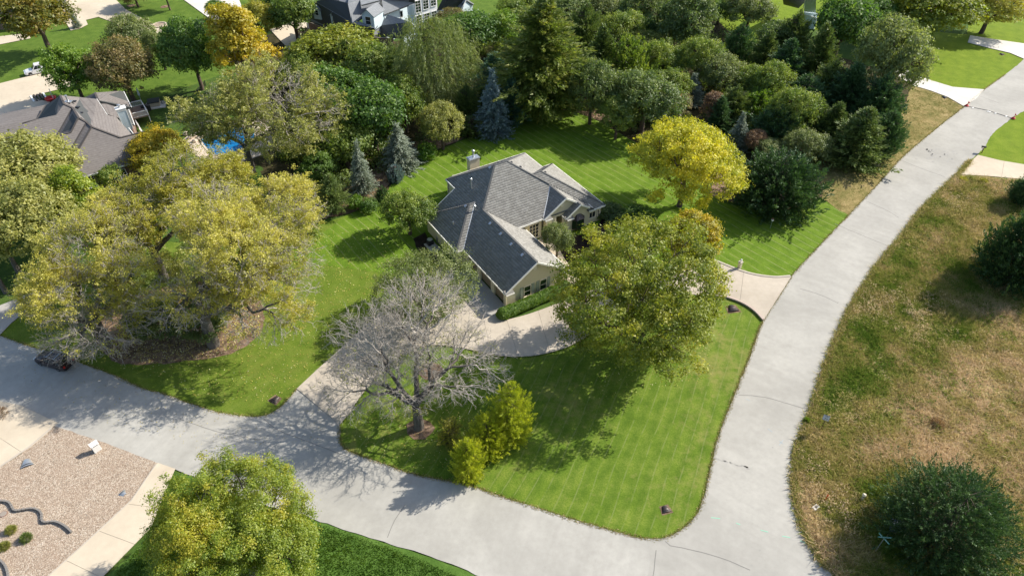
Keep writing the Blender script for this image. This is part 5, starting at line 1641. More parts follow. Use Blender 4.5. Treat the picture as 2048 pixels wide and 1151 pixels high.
cone = lambda h: (1 - h) ** 0.75 * (0.55 + 0.45 * min(1, h * 6))
ovoid = lambda h: (max(0.0, 1 - abs(2 * h - 0.72) ** 2.2 / 1.75)) * (0.6 + 0.4 * min(1, h * 5)) * (1 if h < 0.8 else max(0.12, (1.06 - h) / 0.26))
wide = lambda h: math.sqrt(max(0.0, 1 - (1.6 * h - 0.55) ** 2 / 1.12)) 
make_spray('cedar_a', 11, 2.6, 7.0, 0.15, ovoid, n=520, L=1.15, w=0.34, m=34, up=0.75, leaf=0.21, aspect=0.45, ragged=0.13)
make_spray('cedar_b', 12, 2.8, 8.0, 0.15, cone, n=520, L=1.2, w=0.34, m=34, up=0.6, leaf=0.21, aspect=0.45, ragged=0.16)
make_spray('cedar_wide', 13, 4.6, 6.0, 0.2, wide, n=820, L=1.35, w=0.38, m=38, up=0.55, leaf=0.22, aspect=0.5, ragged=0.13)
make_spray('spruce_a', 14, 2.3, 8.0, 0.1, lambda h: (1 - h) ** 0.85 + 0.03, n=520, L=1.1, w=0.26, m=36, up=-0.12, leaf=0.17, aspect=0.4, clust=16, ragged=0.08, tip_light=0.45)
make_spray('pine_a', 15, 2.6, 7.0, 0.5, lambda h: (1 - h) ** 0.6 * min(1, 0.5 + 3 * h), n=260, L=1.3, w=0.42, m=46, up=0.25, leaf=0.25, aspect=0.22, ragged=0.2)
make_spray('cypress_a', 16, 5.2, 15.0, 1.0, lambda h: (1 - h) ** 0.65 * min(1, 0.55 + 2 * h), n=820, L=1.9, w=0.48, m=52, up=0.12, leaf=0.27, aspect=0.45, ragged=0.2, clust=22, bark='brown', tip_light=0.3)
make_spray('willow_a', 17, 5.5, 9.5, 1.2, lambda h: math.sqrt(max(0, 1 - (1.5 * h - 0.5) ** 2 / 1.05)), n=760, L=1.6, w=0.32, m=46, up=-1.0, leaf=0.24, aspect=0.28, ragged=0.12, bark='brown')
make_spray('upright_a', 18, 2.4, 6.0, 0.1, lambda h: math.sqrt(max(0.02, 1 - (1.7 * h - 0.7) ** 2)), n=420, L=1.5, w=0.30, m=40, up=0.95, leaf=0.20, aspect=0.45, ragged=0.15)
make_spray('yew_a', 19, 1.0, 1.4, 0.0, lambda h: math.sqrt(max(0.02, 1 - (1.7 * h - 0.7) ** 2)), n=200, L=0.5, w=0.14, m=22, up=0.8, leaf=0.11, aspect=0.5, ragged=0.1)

NAMES = {'round': 'broadleaf_tree', 'fine': 'broadleaf_tree', 'tall': 'broadleaf_tree', 'shrub': 'shrub', 'sapling': 'young_tree', 'cedar': 'cedar_tree', 'spruce': 'spruce_tree', 'pine': 'pine_tree',
         'cypress': 'cypress_tree', 'willow': 'willow_tree', 'upright': 'juniper_tree', 'yew': 'shrub'}

def place_at(key, x, y, r, rz, leafcol, label, group=None, bark='brown', cat=None, rot=None, name=None):
    p = PROTO[key]
    name = name or NAMES[key.split('_')[0]]
    root = empty(name, (x, y, 0), 0)
    sx = r / p['R']; sz = rz / p['Rz']
    root.scale = (sx, sx, sz)
    root.rotation_euler = (0, 0, RNG.uniform(0, 6.28) if rot is None else rot)
    tag(root, label, cat or {'shrub': 'shrub'}.get(name, 'tree'), group)
    for nm, me, m_ in (('crown', p['crown'], LM[leafcol]), ('trunk', p['wood'], B[bark])):
        o = bpy.data.objects.new(nm, me)
        COL.objects.link(o)
        o.parent = root
        o.material_slots[0].link = 'OBJECT'
        o.material_slots[0].material = m_
    return root

def solve(key, cx, cy, rx, ry):
    """ellipse in the photo -> where such a tree stands and how large it is"""
    p = PROTO[key] if isinstance(key, str) else key
    hc = 3.0
    for _ in range(12):
        m, a = mpp(cx, cy, hc)
        r = rx * m
        q = (ry * m) ** 2 - (r * math.sin(a)) ** 2
        rz = math.sqrt(max(q, (0.45 * r) ** 2)) / math.cos(a) if q > 0 else 0.45 * r
        rz = max(rz, 0.42 * r)
        hc = p['hc'] * rz / p['Rz']
    x, y = G(cx, cy, hc)
    return x, y, r, rz

def place(key, cx, cy, rx, ry, leafcol, label, group=None, **kw):
    x, y, r, rz = solve(key, cx, cy, rx, ry)
    return place_at(key, x, y, r, rz, leafcol, label, group, **kw)

W_ = 'trees of the wood behind the house'
TREES = [
 # --- top left
 ('round_b', 68, 32, 70, 62, 'orange_green', 'big green tree turning orange at the top left corner beside the brick house', None, {}),
 ('round_a', 143, 142, 52, 50, 'fresh_green', 'bright green rounded tree beside the white pickup truck', None, {}),
 ('fine_a', 243, 134, 70, 60, 'russet', 'russet olive tree right of the bright green tree by the white pickup', None, {}),
 ('fine_a', 262, 72, 52, 44, 'grey_green', 'pale grey green tree overhanging the long driveway at the top left', None, {}),
 ('fine_a', 316, 96, 28, 36, 'grey_green', 'thin grey green tree between the pale tree and the dark round tree', None, {}),
 ('round_a', 379, 98, 58, 68, 'deep_green', 'dark green round tree left of the tall golden tree', None, {}),
 ('tall_a', 476, 92, 62, 88, 'golden', 'tall golden yellow tree near the top edge, left of the white house', None, {}),
 ('round_c', 520, 40, 36, 46, 'olive_yellow', 'yellow green tree tucked behind the tall golden tree', None, {}),
 ('round_c', 434, 18, 26, 20, 'deep_green', 'small dark green tree beside the white concrete drive at the top edge', None, {}),
 ('round_b', 585, 26, 46, 50, 'mid_green', 'green tree with a visible trunk left of the garage of the white house', None, {}),
 ('round_a', 545, 12, 36, 38, 'deep_green', 'dark green tree at the top edge right of the golden tree', None, {}),
 ('fine_a', 268, -12, 34, 22, 'russet', 'small reddish tree whose trunk stands in the lawn, left of two at the top edge', None, {}),
 ('sapling', 330, -14, 22, 22, 'mid_green', 'small green tree whose trunk stands in the lawn, right of two at the top edge', None, {}),
 ('round_a', 310, 302, 58, 44, 'golden', 'orange and gold tree in front of the brick house, beside the pool', None, {}),
 ('sapling', 222, 356, 24, 28, 'mid_green', 'small green tree against the brick wall of the left house', None, {}),
 ('fine_a', 40, 350, 110, 88, 'olive', 'large olive tree at the left edge in front of the brown roof', None, dict(bark='grey')),
 ('fine_a', 52, 440, 100, 88, 'olive', 'lower olive tree at the left edge whose grey trunks show below', None, dict(bark='grey')),
 ('tall_a', 150, 398, 52, 70, 'lime', 'lime green tree between the left edge tree and the big yellow trees', None, {}),
 # --- middle of the wood, left part
 ('round_b', 672, 108, 88, 56, 'maple_green', 'yellow green tree in front of the garage of the white house', None, {}),
 ('fine_a', 598, 142, 48, 42, 'mid_green', 'soft green tree between the golden tree and the yellow green one', None, {}),
 ('round_c', 762, 140, 70, 62, 'mid_green', 'green tree just left of the grey green willow', None, {}),
 ('upright_a', 700, 130, 40, 52, 'cypress', 'olive feathery tree poking out among the broad green trees', None, {}),
 ('round_a', 672, 195, 70, 66, 'deep_green', 'dark large leaved tree right of the olive cottonwood', None, {}),
 ('round_b', 745, 228, 72, 72, 'deep_green', 'dense dark green tree in the middle of the left wood, below the willow', None, {}),
 ('round_a', 808, 205, 40, 50, 'mid_green', 'green tree below the willow, left of the olive bush', None, {}),
 ('round_b', 690, 285, 62, 52, 'mid_green', 'green tree behind the small grey spruces', None, {}),
 ('round_c', 640, 330, 38, 40, 'deep_green', 'dark tree between the yellow trees and the grey spruces', None, {}),
 ('willow_a', 868, 128, 88, 76, 'grey_green', 'large grey green willow in the wood behind the house', None, {}),
 ('fine_a', 882, 248, 46, 46, 'olive', 'rounded olive bushy tree between the willow and the back lawn', None, {}),
 ('cedar_a', 934, 205, 26, 40, 'cedar_olive', 'brownish green juniper left of the blue spruce', None, {}),
 ('yew_a', 944, 250, 34, 22, 'cedar_olive', 'low spreading juniper at the foot of the blue spruce', None, {}),
 ('spruce_a', 985, 207, 33, 62, 'spruce_blue', 'tall blue spruce at the corner of the back lawn', None, {}),
 ('pine_a', 988, 148, 44, 44, 'pine_teal', 'teal green pine rising behind the blue spruce', None, {}),
 ('pine_a', 1022, 200, 30, 46, 'pine_teal', 'dark teal pine between the blue spruce and the bald cypress', None, {}),
 ('cypress_a', 1085, 108, 92, 112, 'cypress', 'tall feathery bald cypress with a bronze tinge behind the back lawn', None, {}),
 ('round_b', 945, 62, 58, 44, 'deep_green', 'dark green tree beside the white house, near the top edge', None, {}),
 ('fine_a', 905, 42, 36, 26, 'russet', 'small reddish tree against the right end of the white house', None, dict(bark='grey')),
 ('fine_a', 870, 60, 28, 18, 'purple', 'purple leaved shrub in front of the tall windows of the white house', None, dict(bark='grey')),
 ('round_c', 1012, 60, 40, 44, 'fresh_green', 'bright green tree left of the bald cypress', None, {}),
 ('round_a', 1035, 22, 50, 34, 'mid_green', 'green tree at the top edge behind the bald cypress', None, {}),
 # --- small things along the back bed
 ('spruce_a', 720, 335, 24, 50, 'spruce_grey', 'slim silver grey spruce in the bed left of the back lawn', None, {}),
 ('spruce_a', 797, 292, 36, 44, 'spruce_grey', 'broader grey green spruce above the blue globe spruce', None, {}),
 ('yew_a', 790, 346, 16, 18, 'spruce_blue', 'small round blue spruce at the edge of the back bed', None, {}),
 ('pine_a', 663, 385, 30, 40, 'cedar_olive', 'soft green pine standing in leaf litter left of the side lawn', None, {}),
 ('shrub_a', 852, 304, 22, 18, 'hedge', 'bright green shrub in the bed beside the back lawn, near the chimney', None, {}),
 ('shrub_a', 710, 405, 16, 15, 'hedge', 'bright green shrub between the soft pine and the dark bush', None, {}),
 ('shrub_a', 738, 410, 18, 15, 'deep_green', 'dark rounded bush right of the bright green shrub in the bed', None, {}),
 ('yew_a', 764, 388, 14, 17, 'cedar', 'dark green bush above the ornamental tree beside the house', None, {}),
 ('fine_a', 815, 423, 54, 48, 'mid_green', 'rounded ornamental tree standing left of the house roof', None, {}),
 ('shrub_a', 1222, 424, 30, 16, 'dark_grey_green', 'dark shrub at the right end of the house', None, {}),
 ('shrub_a', 1278, 432, 34, 18, 'deep_green', 'dark green shrub between the house and the yellow maple', None, {}),
 ('shrub_a', 1192, 468, 20, 13, 'purple', 'low reddish shrub under the bay window', None, {}),
 ('fine_a', 1115, 478, 34, 36, 'grey_green', 'small pale ornamental tree in front of the entry of the house', None, {}),
 # --- the wood right of the cypress
 ('cedar_a', 1170, 60, 40, 60, 'cedar_olive', None, W_, {}), ('cedar_b', 1205, 110, 38, 62, 'cedar_olive', None, W_, {}), ('fine_a', 1185, 178, 50, 60, 'dark_grey_green', None, W_, {}),
 ('fine_a', 1245, 62, 52, 44, 'mid_green', None, W_, {}), ('round_c', 1140, 22, 54, 36, 'dark_grey_green', None, W_, {}), ('fine_a', 1215, 18, 52, 34, 'grey_green', None, W_, {}),
 ('fine_a', 1300, 22, 60, 48, 'dark_grey_green', None, W_, {}), ('round_a', 1375, 40, 58, 62, 'dark_grey_green', None, W_, {}), ('fine_a', 1440, 14, 48, 30, 'deep_green', None, W_, {}),
 ('upright_a', 1255, 128, 48, 58, 'mid_green', None, W_, {}), ('fine_a', 1320, 122, 46, 44, 'mid_green', None, W_, {}), ('fine_a', 1290, 95, 40, 34, 'cypress', None, W_, {}),
 ('fine_a', 1400, 118, 50, 48, 'mid_green', None, W_, {}), ('round_c', 1345, 170, 40, 40, 'mid_green', None, W_, {}), ('cedar_a', 1295, 70, 28, 40, 'cedar', None, W_, {}),
 ('fine_a', 1445, 148, 50, 42, 'grey_green', None, W_, {}), ('fine_a', 1500, 20, 52, 40, 'grey_green', None, W_, {}), ('round_b', 1560, 78, 46, 36, 'dark_grey_green', None, W_, {}),
 ('cedar_a', 1480, 92, 34, 50, 'cedar', None, W_, {}), ('cedar_b', 1530, 110, 36, 52, 'cedar_olive', None, W_, {}), ('cedar_a', 1590, 70, 34, 52, 'cedar_olive', None, W_, {}),
 ('cedar_b', 1572, 130, 44, 56, 'cedar', None, W_, {}), ('cedar_b', 1640, 110, 40, 66, 'cedar_olive', None, W_, {}), ('cedar_a', 1660, 165, 40, 50, 'cedar_olive', None, W_, {}),
 ('fine_a', 1545, 168, 46, 46, 'mid_green', None, W_, {}), ('cedar_a', 1610, 190, 46, 48, 'cedar', None, W_, {}), ('round_b', 1690, 48, 62, 62, 'deep_green', None, W_, {}),
 ('round_a', 1750, 30, 50, 44, 'deep_green', None, W_, {}), ('cedar_b', 1700, 180, 44, 60, 'cedar', None, W_, {}),
 ('fine_a', 1785, 118, 78, 86, 'grey_green', 'large grey green oak with an orange tinged top beside the white drive', None, {}),
 ('fine_a', 1810, 66, 34, 20, 'golden', 'orange topped tree crown above the grey green oak', None, {}),
 ('cedar_a', 1760, 200, 46, 60, 'cedar', 'dark cedar right of the wood, nearest to the golden verge', None, {}),
 ('cedar_b', 1722, 268, 56, 60, 'cedar_olive', 'mid green cedar at the front corner of the wood, by the road', None, {}),
 ('cedar_a', 1775, 262, 36, 50, 'cedar', 'narrow dark cedar at the edge of the golden verge', None, {}),
 ('cedar_b', 1668, 245, 34, 46, 'cedar_olive', 'olive cedar left of the front corner cedar', None, {}),
 # lower front rank
 ('fine_a', 1290, 198, 78, 62, 'dark_grey_green', 'broad dark green tree casting its shadow on the back lawn', None, {}),
 ('fine_a', 1245, 175, 30, 22, 'olive', None, W_, {}), ('fine_a', 1340, 205, 46, 26, 'russet', None, W_, {}), ('round_c', 1235, 230, 40, 44, 'mid_green', None, W_, {}),
 ('spruce_a', 1386, 178, 24, 30, 'spruce_grey', 'small blue grey spruce in the wood above the yellow maple', None, {}),
 ('spruce_a', 1310, 162, 16, 18, 'spruce_grey', 'tiny blue grey spruce top showing between two broad trees', None, {}),
 ('tall_a', 1424, 214, 22, 32, 'rust', 'bare reddish brown dead conifer above the yellow maple', None, {}),
 ('spruce_a', 1480, 262, 22, 36, 'spruce_grey', 'blue grey spruce right of the yellow maple', None, {}),
 ('fine_a', 1512, 282, 24, 24, 'rust', 'brown leaved shrub between the yellow maple and the dark cedar', None, {}),
 ('upright_a', 1520, 212, 42, 36, 'fresh_green', 'bright feathery green tree in the middle of the right wood', None, {}),
 ('fine_a', 1590, 222, 52, 52, 'mid_green', None, W_, {}), ('cedar_a', 1555, 245, 44, 44, 'cedar', None, W_, {}), ('fine_a', 1615, 290, 46, 36, 'grey_green', None, W_, {}),
 ('cedar_a', 1470, 205, 34, 40, 'cedar_olive', None, W_, {}), ('fine_a', 1500, 165, 36, 36, 'mid_green', None, W_, {}), ('cedar_b', 1440, 225, 26, 36, 'cedar', None, W_, {}),
 ('cedar_wide', 1562, 358, 84, 64, 'cedar_dark', 'wide dark cedar standing alone beside the mown lawn, right of the yellow maple', None, {}),
 ('fine_a', 1545, 300, 40, 26, 'grey_green', None, W_, {}), ('cedar_a', 1635, 240, 36, 44, 'cedar_olive', None, W_, {}),
 # --- top right
 ('round_b', 1868, 18, 84, 58, 'maple_green', 'yellow green tree with a forked trunk on the bright lawn, top right', None, {}),
 ('round_c', 1985, 14, 64, 46, 'olive_yellow', 'yellow green tree at the top right corner', None, {}),
 ('round_b', 1800, 8, 48, 40, 'mid_green', 'green tree at the top edge left of the forked tree', None, {}),
 # --- right edge
 ('cedar_wide', 2058, 495, 72, 78, 'cedar_dark', 'dark cedar cut by the right edge of the wild field', None, {}),
 ('cedar_a', 2056, 375, 28, 34, 'cedar', 'small dark cedar at the right edge near the driveway', None, {}),
]
WLAB = {}
_wk = {'cedar': 'cedar', 'cedar_olive': 'olive cedar'}
for (key, cx, cy, rx, ry, colr, label, grp, kw) in TREES:
    if label is None:
        kind = {'cedar': 'dark cedar', 'cedar_olive': 'olive green cedar', 'dark_grey_green': 'dull dark green tree', 'mid_green': 'mid green tree', 'grey_green': 'grey green tree',
                'cypress': 'bronze green tree', 'deep_green': 'deep green tree', 'olive': 'olive leaved tree', 'russet': 'russet leaved tree'}[colr]
        row = 'at the top edge' if cy < 60 else ('high in the wood' if cy < 115 else ('in the middle of the wood' if cy < 185 else 'at the front of the wood'))
        # which landmark it stands by
        marks = [(1085, 100, 'the bald cypress'), (1290, 198, 'the broad shadow casting tree'), (1386, 178, 'the small blue grey spruce'), (1450, 60, 'the gap of bright lawn'), (1620, 40, 'the pale blue house'),
                 (1520, 212, 'the bright feathery tree'), (1722, 268, 'the front corner cedar'), (1785, 118, 'the grey green oak'), (1562, 358, 'the lone wide cedar')]
        mk = min(marks, key=lambda q: (q[0] - cx) ** 2 + (q[1] - cy) ** 2)
        dx, dy = cx - mk[0], cy - mk[1]
        rel = ('left of' if dx < 0 else 'right of') if abs(dx) > abs(dy) else ('behind' if dy < 0 else 'in front of')
        label = f'{kind} {row}, {rel} {mk[2]}'.replace('middle of the wood', 'mid wood').replace('in the mid wood', 'in mid wood')
        if label in WLAB:
            for alt in ('just ', 'well ', 'further '):
                l2 = f'{kind} {row}, {alt}{rel} {mk[2]}'
                if l2 not in WLAB: label = l2; break
        WLAB[label] = 1
    place(key, cx, cy, rx, ry, colr, label, grp, **kw)

# ------------------------------------------------------------------ hero trees with crowns of their own
def hero(name, label, x, y, crown_list, wood_list, cat='tree'):
    root = empty(name, (x, y, 0))
    tag(root, label, cat)
    for nm, me, m_ in crown_list + wood_list:
        me.materials.clear(); me.materials.append(m_)
        o = bpy.data.objects.new(nm, me); COL.objects.link(o); o.parent = root
    return root

def hero_puff(name, label, cx, cy, rx, ry, clear, col_, seed, bark='brown', nb=90, **kw):
    ref = dict(R=1, Rz=1, hc=1.0 + clear)
    hcf = None
    hc = 5.0
    for _ in range(12):
        m, a = mpp(cx, cy, hc)
        r_ = rx * m
        q = (ry * m) ** 2 - (r_ * math.sin(a)) ** 2
        rz = max(math.sqrt(max(q, 0)) / math.cos(a), 0.5 * r_)
        hc = rz * 0.92 + clear
    x, y = G(cx, cy, hc)
    r = np.random.default_rng(seed)
    V, rnd, C = crown_puffs(r, r_, rz, **kw)
    V[..., 2] += hc
    tips = C + np.array([0, 0, hc])
    segs = skeleton(r, np.array([0, 0, -0.1]), np.array([0.2, 0.1, clear * 0.8 + 0.12 * rz]), tips[r.permutation(len(tips))[:nb]], 0.036 * r_ + 0.06, wob=0.06, ks=(5, 3))
    return hero(name, label, x, y, [('crown', leaf_mesh('crown', V, rnd, LM[col_]), LM[col_])], [('trunk', wood_mesh('trunk', segs, B[bark]), B[bark])])

# golden tree behind the big front maple, then the maple itself
hero_puff('broadleaf_tree', 'golden yellow tree crown behind the right side of the big green maple', 1385, 482, 52, 62, 2.0, 'golden', 41, n_clump=200, cr=0.72, n_leaf=90, leaf=0.24, lobe=0.3)
hero_puff('broadleaf_tree', 'very large green maple turning yellow between the house and the road', 1286, 594, 170, 168, 0.4, 'maple_green', 42, n_clump=800, low=-0.97, cr=0.92, n_leaf=120, leaf=0.22, lobe=0.50, flat=0.62, nb=170, fill=0.22, subs=11, gap=0.18)
hero_puff('broadleaf_tree', 'bright yellow maple on the mown lawn behind the house', 1375, 322, 114, 98, 1.8, 'yellow', 43, n_clump=420, cr=0.92, n_leaf=95, leaf=0.26, lobe=0.42, nb=120)
hero_puff('broadleaf_tree', 'yellow green honey locust at the bottom edge beside the pale drive', 468, 1068, 168, 160, 1.2, 'honey', 44, bark='grey', n_clump=900, low=-0.8, cr=0.66, n_leaf=165, leaf=0.135, lobe=0.55, flat=0.8, nb=150, fill=0.30, subs=11, gap=0.22)

def hero_spray(name, label, cx, cy, rx, ry, prof, col_, seed, z0=0.1, cat='tree', bark='brown', lean=(0, 0), **kw):
    hc = 3.0
    for _ in range(12):
        m, a = mpp(cx, cy, hc)
        r_ = rx * m
        q = (ry * m) ** 2 - (r_ * math.sin(a)) ** 2
        rz = max(math.sqrt(max(q, 0)) / math.cos(a), 0.5 * r_)
        hc = rz + z0
    x, y = G(cx, cy, hc)
    H = 2 * rz + z0
    r = np.random.default_rng(seed)
    V, rnd, tip = crown_sprays(r, lambda h: r_ * prof(h), z0, H, **kw)
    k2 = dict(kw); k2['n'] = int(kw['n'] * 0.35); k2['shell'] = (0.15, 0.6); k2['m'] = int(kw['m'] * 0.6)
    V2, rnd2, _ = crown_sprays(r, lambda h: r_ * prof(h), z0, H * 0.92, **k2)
    V, rnd = np.concatenate([V, V2]), np.concatenate([rnd, rnd2 * 0.6])  # darker inner foliage paints in the shade inside the crown
    segs = [(np.array([[0, 0, -0.1], [0, 0, H * .3], [0, 0, H * .6], [0, 0, H * .9]]), 0.16 + 0.015 * H, 0.03)]
    for q in tip[r.permutation(len(tip))[:110]]:
        a_ = np.array([0, 0, max(0.2, q[2] - 0.4 * np.linalg.norm(q[:2]))]); q = a_ + (q - a_) * 0.85
        segs.append((np.stack([a_, a_ + (q - a_) * .33, a_ + (q - a_) * .67, q]), 0.05, 0.012))
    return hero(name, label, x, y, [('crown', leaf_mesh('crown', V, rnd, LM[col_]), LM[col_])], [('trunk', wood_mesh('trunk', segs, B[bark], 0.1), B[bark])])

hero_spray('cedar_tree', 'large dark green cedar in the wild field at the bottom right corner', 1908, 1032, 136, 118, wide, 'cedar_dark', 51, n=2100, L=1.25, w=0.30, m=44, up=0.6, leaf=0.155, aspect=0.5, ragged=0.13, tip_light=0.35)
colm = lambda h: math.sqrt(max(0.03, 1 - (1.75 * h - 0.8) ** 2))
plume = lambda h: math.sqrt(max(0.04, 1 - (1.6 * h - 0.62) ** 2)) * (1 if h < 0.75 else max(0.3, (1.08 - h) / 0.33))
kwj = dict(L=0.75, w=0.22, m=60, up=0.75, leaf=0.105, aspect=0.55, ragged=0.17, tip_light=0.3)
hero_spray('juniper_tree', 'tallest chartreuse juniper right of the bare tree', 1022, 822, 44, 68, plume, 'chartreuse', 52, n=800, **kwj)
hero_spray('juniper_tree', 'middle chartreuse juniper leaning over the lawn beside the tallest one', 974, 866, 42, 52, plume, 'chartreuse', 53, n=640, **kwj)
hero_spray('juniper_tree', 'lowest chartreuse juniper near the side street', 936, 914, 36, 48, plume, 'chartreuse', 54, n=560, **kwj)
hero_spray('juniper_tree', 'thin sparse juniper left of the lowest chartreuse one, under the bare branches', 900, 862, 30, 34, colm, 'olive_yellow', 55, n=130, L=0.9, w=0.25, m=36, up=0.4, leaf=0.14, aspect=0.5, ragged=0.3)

# trees with bare pale branches ---------------------------------------------------
def twigs(r, tips, center, n_per, L, rad, droop=0.0, spread=0.9):
    segs = []
    for t_ in tips:
        out = unit((t_ - center)[None])[0]
        for _ in range(n_per):
            d = unit((out + r.normal(0, spread, 3) * 0.8 + np.array([0, 0, -droop]))[None])[0]
            l = L * r.uniform(0.5, 1.3)
            a = t_ - out * r.uniform(0, 0.5)
            m1 = a + d * l * 0.35 + r.normal(0, 0.06 * l, 3); m2 = a + d * l * 0.7 + r.normal(0, 0.08 * l, 3) - np.array([0, 0, droop * 0.1 * l])
            e = a + d * l - np.array([0, 0, droop * 0.25 * l])
            segs.append((np.stack([a, m1, m2, e]), rad, rad * 0.35))
            for _k in range(2):
                b0 = m1 if _k == 0 else m2
                dd = unit((d + r.normal(0, 0.7, 3))[None])[0]
                e2 = b0 + dd * l * 0.5
                segs.append((np.stack([b0, b0 + (e2 - b0) * .35, b0 + (e2 - b0) * .7, e2]), rad * 0.7, rad * 0.3))
    return segs

def bare_tree(name, label, base_px, crowns, r0, top_h, seed, bark_thick, bark_thin, leaf_specs, n_tips, twig=(3, 1.1, 0.016), rmin=0.02, expo=0.45):
    """crowns: list of (cx, cy, hc, R, Rz, share) puffs of the branch volume in photo terms"""
    r = np.random.default_rng(seed)
    bx, by = G(*base_px)
    tips, cen = [], []
    for (cx, cy, hc, R, Rz, sh) in crowns:
        x, y = G(cx, cy, hc)
        n = int(n_tips * sh)
        D = unit(r.normal(size=(n, 3)))
        f = lobed(D, r, amp=0.25) * (r.uniform(0.25, 1, n) ** 0.45)
        P = D * np.array([R, R, Rz]) * f[:, None] + np.array([x - bx, y - by, hc])
        P = P[P[:, 2] > 0.8]
        tips.append(P); cen.append(np.repeat(np.array([[x - bx, y - by, hc - Rz * 0.4]]), len(P), 0))
    tips = np.concatenate(tips); cen = np.concatenate(cen)
    segs = skeleton(r, np.array([0, 0, -0.15]), np.array([0.0, 0.15, top_h]), tips, r0, frac=0.48, ks=(4, 3), wob=0.09, rmin=rmin, expo=expo)
    thick = [s for s in segs if s[1] >= 0.11]
    thin = [s for s in segs if s[1] < 0.11]
    for c_ in np.unique(cen, axis=0):
        sel = tips[(cen == c_).all(1)]
        thin += twigs(r, sel, c_, twig[0], twig[1], twig[2])
    woods = [('trunk', wood_mesh('trunk', thick, B[bark_thick], 0.05), B[bark_thick]), ('branches', wood_mesh('branches', thin, B[bark_thin], 0.10), B[bark_thin])]
    leaves = []
    for (col_, frac, n_leaf, spread, size, zlo, zhi, box) in leaf_specs:
        sel = tips
        if box is not None:
            wx, wy, wr = G(box[0], box[1], box[2])[0] - bx, G(box[0], box[1], box[2])[1] - by, box[3]
            sel = sel[((sel[:, 0] - wx) ** 2 + (sel[:, 1] - wy) ** 2) < wr ** 2]
        sel = sel[(sel[:, 2] > zlo) & (sel[:, 2] < zhi)]
        sel = sel[r.uniform(0, 1, len(sel)) < frac]
        if len(sel) == 0: continue
        nz_ = np.zeros(len(sel))
        for _q in range(10):
            kv = r.normal(0, 0.55, 3); nz_ += np.sin(sel @ kv + r.uniform(0, 6.28))
        dens = np.clip(0.85 + 0.36 * nz_ + r.normal(0, 0.25, len(sel)), 0.0, 2.4)
        idx = np.repeat(np.arange(len(sel)), (n_leaf * dens).astype(int))
        if len(idx) == 0: continue
        cl = sel[idx] + (r.normal(0, 1, (len(sel), 5, 3)) * spread * 0.9)[idx, r.integers(0, 5, len(idx))]
        P = cl + r.normal(0, spread * 0.38, (len(idx), 3)) * np.array([1, 1, 0.7])
        N = unit(r.normal(0, 0.75, (len(idx), 3)) + np.array([0, 0, 0.7]))
        V = leaf_tris(P, N, size, r, 0.8)
        tn = np.clip(0.5 + 0.16 * nz_ + r.normal(0, 0.15, len(sel)), 0, 1)
        rnd = np.clip(0.55 * tn[idx] + 0.45 * r.uniform(0, 1, len(idx)), 0, 1)
        leaves.append(('foliage', leaf_mesh('foliage', V, rnd, LM[col_]), LM[col_]))
    return hero(name, label, bx, by, leaves, woods)

bare_tree('bare_tree', 'nearly bare pale grey tree between the driveway and the side street', (838, 855),
          [(850, 630, 11.0, 6.2, 3.8, 0.32), (755, 690, 9.0, 5.4, 3.2, 0.26), (915, 725, 8.0, 5.0, 3.0, 0.20), (700, 775, 6.4, 3.8, 2.4, 0.10), (805, 775, 6.6, 3.6, 2.4, 0.12)],
          0.46, 3.6, 61, 'grey', 'pale', [('olive', 0.18, 14, 0.35, 0.13, 2, 30, None)], 1300, (3, 1.0, 0.018), 0.024, 0.44)
hero_puff('broadleaf_tree', 'feathery olive green honey locust behind the bare tree, beside the garage drive', 852, 572, 112, 52, 2.0, 'grey_green', 62, bark='grey', n_clump=330, cr=0.72, n_leaf=80, leaf=0.17, lobe=0.4, flat=0.7, nb=90, fill=0.5, gap=0.08)

bare_tree('cottonwood_tree', 'biggest yellow leaved cottonwood with pale bare lower branches, left of the side lawn', (428, 690),
          [(470, 500, 13.5, 5.8, 4.0, 0.24), (570, 420, 13.0, 5.0, 3.8, 0.20), (420, 425, 15.5, 4.8, 3.6, 0.16), (540, 605, 9.0, 5.6, 2.8, 0.16), (360, 600, 9.0, 4.8, 2.8, 0.14), (590, 520, 10.5, 3.8, 3.0, 0.10)],
          0.6, 4.6, 63, 'grey', 'pale', [('dry_yellow', 0.97, 135, 0.60, 0.155, 11.5, 40, None), ('olive_yellow', 0.8, 80, 0.55, 0.15, 8.0, 12.5, None), ('olive', 0.25, 18, 0.4, 0.16, 1, 8, None)], 1050, (3, 1.0, 0.021), 0.024)
bare_tree('cottonwood_tree', 'tall yellow cottonwood reaching in front of the pool and the orange tree', (330, 560),
          [(300, 410, 12.0, 5.0, 3.8, 0.34), (360, 360, 13.5, 4.7, 3.4, 0.30), (430, 355, 13.0, 4.3, 3.4, 0.24), (260, 470, 9.5, 3.5, 2.6, 0.12)],
          0.5, 4.6, 64, 'grey', 'pale', [('olive_yellow', 0.97, 140, 0.60, 0.16, 8.0, 40, None), ('olive', 0.8, 45, 0.55, 0.18, 1, 8.5, None)], 640, (2, 1.0, 0.020), 0.024)
bare_tree('cottonwood_tree', 'yellow cottonwood hanging its bare twigs over the dark parked car', (215, 690),
          [(180, 490, 12.5, 4.8, 3.8, 0.30), (110, 590, 9.5, 4.2, 3.0, 0.20), (215, 650, 6.2, 4.8, 2.2, 0.24), (270, 560, 9.5, 4.0, 3.0, 0.12), (230, 430, 13.0, 3.4, 3.0, 0.12), (140, 680, 4.2, 3.2, 1.8, 0.14)],
          0.5, 4.4, 65, 'grey', 'pale', [('dry_yellow', 0.97, 135, 0.60, 0.155, 9.5, 40, None), ('olive_yellow', 0.75, 70, 0.5, 0.15, 6.0, 10.0, None), ('olive', 0.22, 12, 0.4, 0.15, 1, 6, None)], 860, (3, 1.1, 0.020), 0.024)
